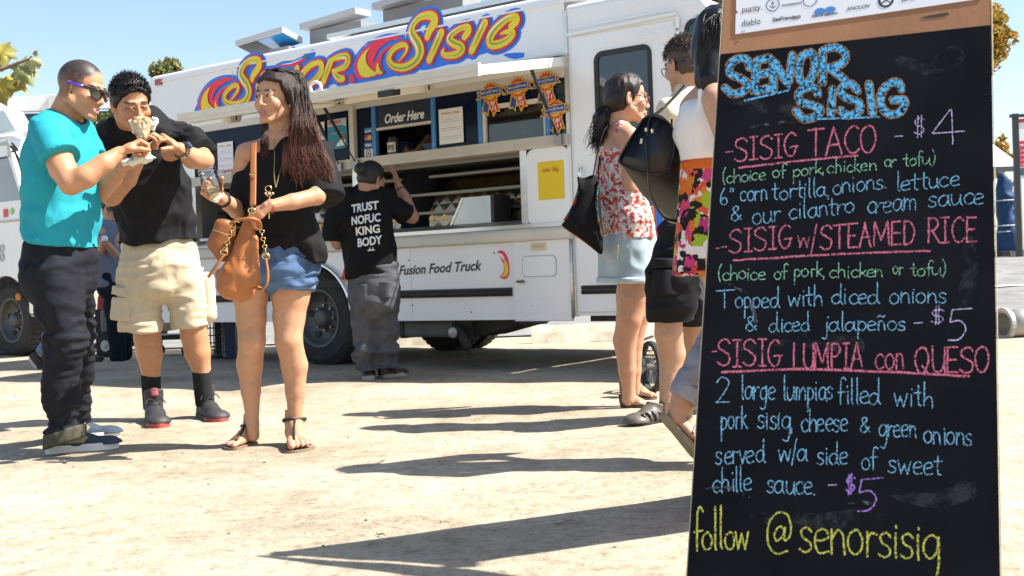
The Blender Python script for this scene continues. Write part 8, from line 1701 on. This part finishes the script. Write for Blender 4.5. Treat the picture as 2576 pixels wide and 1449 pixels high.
# front: raked windscreen, grille, bumper
vp('windscreen',MB().add([(uc-.04,.12,1.62),(uc-.30,.12,2.2),(uc-.30,vw-.1,2.2),(uc-.04,vw-.1,1.62)],[(0,1,2,3)]),GLV)
vp('front_header',MB().hexa([(uc-.36,.0,2.2),(uc-.28,.0,2.2),(uc-.28,vw,2.2),(uc-.36,vw,2.2),(uc-.38,.0,2.42),(uc-.34,.0,2.42),(uc-.34,vw,2.42),(uc-.38,vw,2.42)]),VW)
vp('front_panel',MB().box((uc-.04,.0,.78),(uc,vw,1.62)),VW)
gr_=vp('grille',MB().box((uc,.35,.80),(uc+.01,vw-.35,1.12)),mat('grille_grey',(.25,.25,.26),.6))
for k in range(24): yk=.38+k*(vw-.76)/23; vp('grille_bar',MB().box((uc+.011,yk-.012,.81),(uc+.03,yk+.012,1.11)),VW,gr_)
hl=vp('headlight',MB().box((uc,.1,.82),(uc+.03,.3,1.0)),mat('headlight_glass',(.3,.3,.3),.1,coat=.5)); vp('headlight',MB().box((uc,vw-.3,.82),(uc+.03,vw-.1,1.0)),mat('headlight_glass',(.3,.3,.3),.1,coat=.5))
vp('front_bumper',MB().box((uc-.02,-.03,.46),(uc+.14,vw+.03,.70)),mat('chrome',(.75,.76,.78),.18,metal=1.),auto=.02)
vp('chassis',MB().box((-4.3,.3,.45),(uc-.05,vw-.3,.62)),UNDER); vp('rear_panel',MB().box((-4.53,0,.42),(-4.5,vw,2.42)),VW); vp('far_side',MB().box((-4.5,vw-.03,.42),(uc-.4,vw,2.42)),VW)
# ------------------------------------------------------------ people and gear behind the two men
def back_man():
    A=Person('man in slate blue shirt and dark sunglasses standing behind the two men eating',11.75,(300,905),skin=(.42,.25,.17)); p=A.p; rt,fw,up=facing(-50)
    H=Head(p(278,522,0),-55,-10,0,1.05); A.add(*H.build(p(274,560,0),.058,A.skin)); A.limb([p(258,585,-.1),p(252,640,-.15),p(262,605,-.3)],[.05,.045,.03]); A.limb([p(296,585,0),p(290,640,-.1),p(268,612,-.3)],[.05,.045,.03]); A.core(p(274,560),p(290,710),[p(296,895),p(312,890,.15)],[p(258,585,-.1),p(296,585)]); A.body()
    S=A.grid([p(245,550,-.3),p(320,720,.3)],.1,.011); torso(S,A,[(276,566,0,.10,.08),(276,580,0,.2,.11),(280,640,0,.2,.14),(288,705,0,.19,.14)],rt); S.seg(p(262,576,-.05),p(254,630,-.13),.075,.07,k=.04); S.seg(p(292,576,.05),p(294,630,-.05),.075,.07,k=.04); A.cloth('shirt',S,fabric('slate_cotton',(.14,.17,.25),.85),[(.014,(6,6,7))],3)
    S=A.grid([p(260,690,-.3),p(330,900,.3)],.1,.012); S.oval(p(290,700),p(292,730),.18,.14,.18,.14,rt,k=.04); S.seg(p(282,730,0),p(296,895,0),.10,.08,k=.03); S.seg(p(302,730,.05),p(312,890,.15),.10,.08,k=.03); A.cloth('trousers',S,fabric('dark_trousers',(.012,.014,.022),.85),[(.012,(6,6,12))],5)
    shoe(A,G(312,902),G(296,908),mat('grey_canvas_shoe',(.35,.35,.34),.8),mat('white_rubber',(.72,.71,.69),.6),.10,.07,.09,.025); shoe(A,G(318,895),G(312,899),mat('grey_canvas_shoe',(.35,.35,.34),.8),mat('white_rubber',(.72,.71,.69),.6),.10,.07,.09,.025)
    S=A.grid([p(255,490,-.2),p(300,560,.2)],.06,.009); S.ell(H.w(0,-.02,.035),np.array((.088,.108,.1))*H.s,H.M,k=.02); S.ell(H.w(.0,-.05,-.02),np.array((.085,.07,.08))*H.s,H.M,k=.02); S.cut(H.w(0,.06,.055),H.f*.85-.55*H.u); blobmesh('hair',S,hair_mat('black_hair',(.01,.009,.009)),A.root)
    mb=MB(); w=H.w
    for q in (-1,1): mb.poly([w(q*(.034+.032*math.cos(t)),.106-.016*abs(math.cos(t)),-.004+.022*math.sin(t)) for t in np.linspace(0,6.283,15)[:-1]])
    mb.tube([w(-.07,.085,.008),w(0,.108,.008),w(.07,.085,.008)],.005,5); obj('sunglasses',mb,mat('black_plastic',(.012,.012,.014),.2),A.root)
    t=thing('snack','small wrapped snack in the slate shirted man\'s hands','food',p(262,600,-.33)); S=SDF(p(262,600,-.34)-.06,p(262,600,-.34)+.06,.006); S.ell(p(262,602,-.34),(.04,.03,.03),k=.01); blobmesh('wrapper',S,mat('napkin_white',(.75,.75,.75),.8),t,[(.02,(25,25,25))],3)
back_man()
def walker():
    A=Person('walking passer-by in jeans mostly hidden behind the turquoise shirt man',11.0,(160,920),skin=(.42,.25,.17)); p=A.p; rt,fw,up=facing(5)
    H=Head(p(165,495,0),0,0,0,1.); A.add(*H.build(p(160,535,0),.055,A.skin)); A.core(p(160,535),p(160,700),[p(140,810,-.05),p(205,810,.05)],[]); A.limb([p(140,810,-.05),p(106,890,-.05)],[.05,.04],h=.014); A.limb([p(205,810,.05),p(215,893,.05)],[.05,.04],h=.014); A.body()
    S=A.grid([p(120,530,-.3),p(200,700,.3)],.1,.012); torso(S,A,[(160,548,0,.18,.11),(160,620,0,.19,.13),(160,690,0,.18,.14)],rt); S.seg(p(160,560,-.15),p(165,650,-.2),.06,.05); A.cloth('jacket',S,fabric('dark_jacket',(.05,.05,.06)),[(.012,(6,6,6))],3)
    S=A.grid([p(80,690,-.3),p(240,920,.3)],.1,.012); S.oval(p(160,690),p(160,720),.17,.13,.17,.13,rt,k=.04); S.seg(p(155,730,-.05),p(140,810,-.05),.09,.075,k=.03); S.seg(p(140,810,-.05),p(106,890,-.05),.075,.06,k=.03,flat=True); S.seg(p(168,730,.05),p(205,810,.05),.09,.075,k=.03); S.seg(p(205,810,.05),p(215,893,.05),.075,.06,k=.03,flat=True); A.cloth('jeans',S,fabric('light_jeans',(.12,.18,.28),.85),[(.012,(6,6,12))],5)
    DK=mat('dark_suede',(.035,.028,.026),.8); SL=mat('pale_sole',(.5,.46,.38),.8)
    shoe(A,p(74,902,-.05),p(104,938,-.05),DK,SL,.10,.07,.08,.025,tilt_up=(.8,-.1,.5)); shoe(A,G(208,905),G(252,911),DK,DK,.10,.07,.08,.02)
    S=A.grid([p(140,460,-.2),p(190,520,.2)],.06,.01); S.ell(H.w(0,-.02,.035),(.09,.11,.1),H.M,k=.02); S.cut(H.w(0,.06,.05),H.f-.6*H.u); blobmesh('hair',S,hair_mat('black_hair',(.01,.009,.009)),A.root)
walker()
def gear():
    Y=12.3; p=lambda a,b,d=0.:P(a,b,Y+d); t=thing('hand_truck','hand trolley with grey box and pneumatic wheel behind the men\'s legs','trolley',G(270,897))
    a,b=p(253,836,-.1),p(290,780,-.1); mb=MB().box((a[0],a[1],a[2]),(b[0],b[1]+.3,b[2])); obj('grey_box',mb,mat('grey_plastic_box',(.16,.15,.15),.6,var=.1,vs_=8),t,auto=.015)
    c=G(270,897)+np.array((0,0,.115)); mb=MB(); mb.lathe([(.06,-.035),(.095,-.04),(.112,-.02),(.115,0),(.112,.02),(.095,.04),(.06,.035)],c,(.3,1,0),24); o=obj('wheel',mb,mat('tyre_rubber',(.028,.026,.025),.85),t,smooth=True); mb=MB(); mb.lathe([(.062,-.03),(.05,-.032),(.02,-.02),(.018,-.04),(.001,-.041)],c,(.3,1,0),20); obj('wheel_rim',mb,mat('wheel_cream',(.55,.52,.45),.5),o,smooth=True)
    mb=MB(); mb.tube([c,c+(.0,.2,0),c+(-.1,.25,1.0)],.015,6); mb.tube([c,c+(.25,.1,.02)],.012,6); obj('frame',mb,UNDER,t)
    t=thing('platform_cart','low black platform cart with casters between the khaki shorts man\'s legs','trolley',G(434,895)); g=G(434,895); mb=MB().box(tuple(g+(-.26,-.1,.17)),tuple(g+(.22,.3,.22))); obj('platform',mb,mat('black_plastic_rough',(.02,.02,.02),.6),t,auto=.01)
    for k,(dx,dy) in enumerate(((-.2,-.05),(.16,-.05),(-.2,.25),(.16,.25))):
        c=g+np.array((dx,dy,.055)); mb=MB(); mb.lathe([(.001,-.02),(.05,-.02),(.055,-.012),(.055,.012),(.05,.02),(.001,.02)],c,(.3,1,0),16); o=obj('caster',mb,mat('tyre_rubber',(.028,.026,.025),.85),t,smooth=True); mb=MB().box(tuple(c+(-.02,-.03,.02)),tuple(c+(.02,.03,.12))); obj('caster_fork',mb,UNDER,o)
    mb=MB(); mb.tube([g+(-.25,.1,.2),g+(-.27,.1,.8)],.014,6); obj('cart_handle',mb,UNDER,t)
    a,b=P(412,832,12.2),P(432,800,12.2); t=thing('cardboard_box','small tan cardboard box on the platform cart','box',(a+b)/2*np.array((1,1,0))+(0,0,a[2])); mb=MB().box((a[0],a[1],a[2]),(b[0],b[1]+.15,b[2])); obj('carton',mb,mat('cardboard',(.42,.31,.2),.9),t); mb=MB().box((a[0]+.03,a[1]-.002,a[2]+.02),(b[0]-.03,a[1]-.0005,a[2]+.05)); obj('tape',mb,mat('brown_tape',(.3,.2,.1),.4),t)
    # crates and blue bin under the truck's rear
    for x0,x1,y0,y1,Y,nm,lb,cc in ((522,552,806,858,11.6,'mesh_crate','black wire mesh crate beside the khaki shorts man\'s leg',(.02,.02,.02)),(554,572,810,858,11.65,'mesh_crate','pale plastic mesh crate next to the black one under the truck rear',(.5,.5,.5))):
        a,b=P(x0,y1,Y),P(x1,y0,Y); t=thing(nm,lb,'crate',((a[0]+b[0])/2,Y,0)); m_=mat('crate_%d'%int(cc[0]*100),cc,.6); a[2]=0.01
        mb=MB().box((a[0],Y,a[2]),(b[0],Y+.3,a[2]+.02)); obj('crate_base',mb,m_,t)
        for k in range(5): x=a[0]+(b[0]-a[0])*k/4; mb=MB(); mb.tube([(x,Y,a[2]),(x,Y,b[2])],.006,4); obj('wire',mb,m_,t); mb=MB(); z=a[2]+(b[2]-a[2])*(k+1)/5; mb.tube([(a[0],Y-.002,z),(b[0],Y-.002,z)],.006,4); obj('wire',mb,m_,t)
        mb=MB().box((a[0],Y+.28,a[2]),(b[0],Y+.3,b[2])); obj('crate_back',mb,m_,t)
    a,b=P(572,878,11.5),P(598,800,11.5); t=thing('blue_bin','dark blue plastic bin under the truck rear beside the woman\'s leg','bin',((a[0]+b[0])/2,11.5,0)); mb=MB().hexa([(a[0]+.01,11.4,.0),(b[0]-.01,11.4,.0),(b[0]-.01,11.75,.0),(a[0]+.01,11.75,.0),(a[0],11.38,b[2]),(b[0],11.38,b[2]),(b[0],11.77,b[2]),(a[0],11.77,b[2])]); obj('bin_body',mb,mat('navy_plastic',(.008,.02,.08),.5),t); mb=MB().box((a[0]-.01,11.37,b[2]-.02),(b[0]+.01,11.78,b[2]+.01)); obj('bin_rim',mb,mat('navy_plastic',(.008,.02,.08),.5),t)
    a=P(252,770,12.6); t=thing('red_can','red fuel can below the second van\'s bumper','can',(a[0],12.6,0)); mb=MB().prism([P(244,778,12.6),P(262,778,12.6),P(258,748,12.6),P(251,735,12.6),P(246,748,12.6)],np.array((0,.12,0))); obj('can_body',mb,mat('red_plastic',(.30,.012,.02),.5),t); mb=MB().box((a[0]-.06,12.6,0),(a[0]+.06,12.75,P(252,778,12.6)[2])); obj('stand',mb,UNDER,t)
gear()
# ------------------------------------------------------------ concrete wheel stops, pipe, notice sign and far figures
def stop(px0,px1,py,Y,label):
    a=P(px0,py,Y); L=(px1-px0)*Y/FPX; t=thing('wheel_stop',label,'wheel stop',(a[0]+L/2,Y,0),'concrete wheel stops'); pr=[(-.09,0),(-.075,.10),(-.05,.18),(.05,.18),(.075,.10),(.09,0)]
    V=[]; n=14; rg=np.random.default_rng(int(px0))
    for i in range(n+1):
        x=a[0]+L*i/n
        for y,z in pr: V.append((x,Y+.09+y+.004*rg.standard_normal(),max(0,z+(.004*rg.standard_normal() if z else 0))))
    F=[(i*6+j,(i+1)*6+j,(i+1)*6+j+1,i*6+j+1) for i in range(n) for j in range(5)]+[tuple(range(6)),tuple(range(n*6,n*6+6))[::-1]]; obj('concrete_block',(V,F),mat('wheel_stop_concrete',(.52,.48,.40),.95,var=.2,vs_=7),t)
    for f in (.15,.85): mb=MB(); mb.lathe([(.001,.002),(.02,.002),(.02,-.01)],(a[0]+L*f,Y+.09,.181),(0,0,1),10); obj('anchor_pin',mb,UNDER,t)
stop(1337,1785,862,12.25,'long concrete wheel stop seen under the cab behind the women\'s legs'); stop(760,1189,861,12.6,'concrete wheel stop whose end shows below the truck\'s drain valve')
def far_right():
    t=thing('metal_pipe','short grey galvanised pipe with flange lying by the menu board\'s right edge','pipe',G(2552,850)); g=G(2530,850); r=.125; c=g+np.array((0,0,r)); mb=MB(); mb.lathe([(r*.8,-.02),(r,-.02),(r,.42),(r*.8,.42)],c,(1,.25,0),28); mb.lathe([(r*.86,.0),(r*.86,.4)],c,(1,.25,0),28); GA=mat('galvanised',(.36,.35,.33),.55,metal=.5,var=.2,vs_=8); obj('pipe_body',mb,GA,t,smooth=True); mb=MB(); mb.lathe([(r*.9,-.03),(r*1.14,-.03),(r*1.14,.01),(r*.9,.01),(r*.9,-.03)],c,(1,.25,0),28); obj('flange',mb,GA,t)
    Y=23.; p=lambda a,b,d=0.:P(a,b,Y+d); g=p(2552,644); zz=float(rise(g[0],Y)); t=thing('notice_sign','red and white notice panel in a black post frame at the right edge','sign',(g[0],Y,zz))
    FRB=mat('black_post',(.02,.02,.022),.5)
    def bx_(x0,y0,x1,y1,d0,d1,nm,m,par=t):
        a,b=p(x0,y1),p(x1,y0); return obj(nm,MB().box((min(a[0],b[0]),Y+d0,a[2]),(max(a[0],b[0]),Y+d1,b[2])),m,par)
    a=p(2541,700); a2=p(2552,286); obj('post',MB().box((a2[0]-.04,Y-.04,zz-.1),(a2[0]+.06,Y+.04,a2[2])),FRB,t); b2=p(2660,286); obj('post',MB().box((b2[0]-.05,Y-.04,zz-.1),(b2[0]+.05,Y+.04,a2[2])),FRB,t); bx_(2541,284,2662,296,-.045,.045,'top_rail',FRB); pn=bx_(2554,296,2655,450,-.02,.02,'panel',mat('panel_white',(.75,.75,.76),.5))
    bx_(2554,296,2655,309,-.03,-.021,'red_header',DEC('C23048','signred'),pn); bx_(2556,352,2655,420,-.03,-.021,'red_block',DEC('C23048','signred'),pn); bx_(2557,420,2655,442,-.03,-.021,'grey_footer',DEC('4A5560','signgrey'),pn)
    mb=MB(); q=p(2560,364,-.04); put_text(mb,'PARKING',lambda x,y,o:(x,Y-.032,y),q[0],q[2]-.03,.5,.045,0,bold=.02)
    for k in range(4): put_text(mb,'$ 1.00 PER HOUR',lambda x,y,o:(x,Y-.032,y),q[0],q[2]-.13-.09*k,.45,.035,0)
    obj('panel_lettering',mb,PAPER,pn)
    # covered umbrella bundle wrapped in blue tarp
    Y=24.; p=lambda a,b,d=0.:P(a,b,Y+d); t=thing('covered_umbrella','closed umbrella wrapped in dark blue cover beside the menu board edge','umbrella',p(2526,640)*np.array((1,1,0))+(0,0,float(rise(10,24)))); BLT=fabric('blue_tarp',(.02,.05,.12),.6)
    S=SDF(np.minimum(p(2500,645),p(2545,645))-.25,np.maximum(p(2500,430),p(2545,430))+.25,.03); zs=[(2522,447,.10),(2527,475,.17),(2529,500,.18),(2524,530,.15),(2530,560,.19),(2532,590,.21),(2534,622,.22)]
    for (x,y,r),(x1,y1,r1) in zip(zs,zs[1:]): S.seg(p(x,y),p(x1,y1),r,r1,k=.05)
    blobmesh('cover',S,BLT,t,[(.05,(4,4,4))],3); 
    for y in (505,568,583): mb=MB(); mb.tube(ring_tube(p(2529,y),(0,0,1),.21,0),.015,5); obj('strap',mb,mat('grey_strap_far',(.4,.42,.45),.7),t)
    mb=MB(); mb.lathe([(.3,0),(.28,.1),(.05,.12)],p(2526,645),(0,0,1),12); obj('base',mb,UNDER,t)
    A=Person('far pedestrian in bright blue shirt and pale shorts beside the notice sign',24.6,(2548,632),skin=(.45,.27,.18)); p=A.p; rt,fw,up=facing(-120); A.base[2]=.8
    H=Head(p(2541,468,0),-120,0,0,1.); A.add(*H.build(p(2541,488,0),.055,A.skin,h=.006)); A.limb([p(2548,580,0),p(2550,610,.0),p(2550,630,0)],[.07,.06,.04],h=.015); A.limb([p(2540,580,0),p(2539,610,.0),p(2539,630,0)],[.07,.06,.04],h=.015); A.limb([p(2532,500,-.1),p(2534,520,-.15),p(2545,524,-.25)],[.06,.05,.04],h=.015); A.core(p(2541,488),p(2543,560),[p(2548,580),p(2540,580)],[p(2532,500,-.1)]); A.body()
    S=A.grid([p(2530,485,-.3),p(2560,560,.3)],.15,.02); torso(S,A,[(2541,494,0,.18,.11),(2541,515,0,.19,.13),(2542,545,0,.19,.14)],rt); blobmesh('blue_shirt',S,fabric('bright_blue',(.05,.16,.5)),A.root); S=A.grid([p(2530,545,-.3),p(2560,600,.3)],.15,.02); S.oval(p(2543,545),p(2543,560),.18,.14,.18,.14,rt,k=.03); S.seg(p(2539,560),p(2539,592),.1,.1,k=.03); S.seg(p(2549,560),p(2549,592),.1,.1,k=.03); blobmesh('pale_shorts',S,fabric('pale_shorts_cloth',(.5,.48,.46)),A.root)
    S=A.grid([p(2536,455,-.2),p(2548,475,.2)],.1,.015); S.ell(H.w(0,-.02,.04),(.09,.11,.1),H.M,k=.02); blobmesh('hair',S,hair_mat('brown_far_hair',(.06,.03,.02)),A.root)
    for x in (2539,2550): S=A.grid([p(x-5,625,-.2),p(x+5,635,.2)],.1,.015); S.ell(p(x,631,-.05),(.05,.13,.05),k=.02); blobmesh('shoe',S,mat('white_rubber',(.72,.71,.69),.6),A.root)
    Y=27.; p=lambda a,b,d=0.:P(a,b,Y+d); t=thing('tent','white peaked market tent roof behind the menu board edge','tent',p(2480,620)); z0=p(2500,424)[2]; x0=p(2420,424)[0]; x1=p(2545,424)[0]; z1=p(2480,350)[2]; cx=(x0+x1)/2; mb=MB(); w=(x1-x0)/2; mb.add([(x0,Y-w,z0),(x1,Y-w,z0),(x1,Y+w,z0),(x0,Y+w,z0),(cx,Y,z1)],[(0,1,4),(1,2,4),(2,3,4),(3,0,4)]); obj('canopy',mb,mat('tent_white',(.7,.7,.7),.7),t); mb=MB().box((x0,Y-w,z0-.12),(x1,Y-w+.02,z0-.001)); obj('valance',mb,mat('tent_dark',(.08,.08,.09),.7),t)
    for x in (x0+.05,x1-.05): obj('leg',MB().box((x-.03,Y-w,.5),(x+.03,Y-w+.06,z0)),STEEL,t)
far_right()
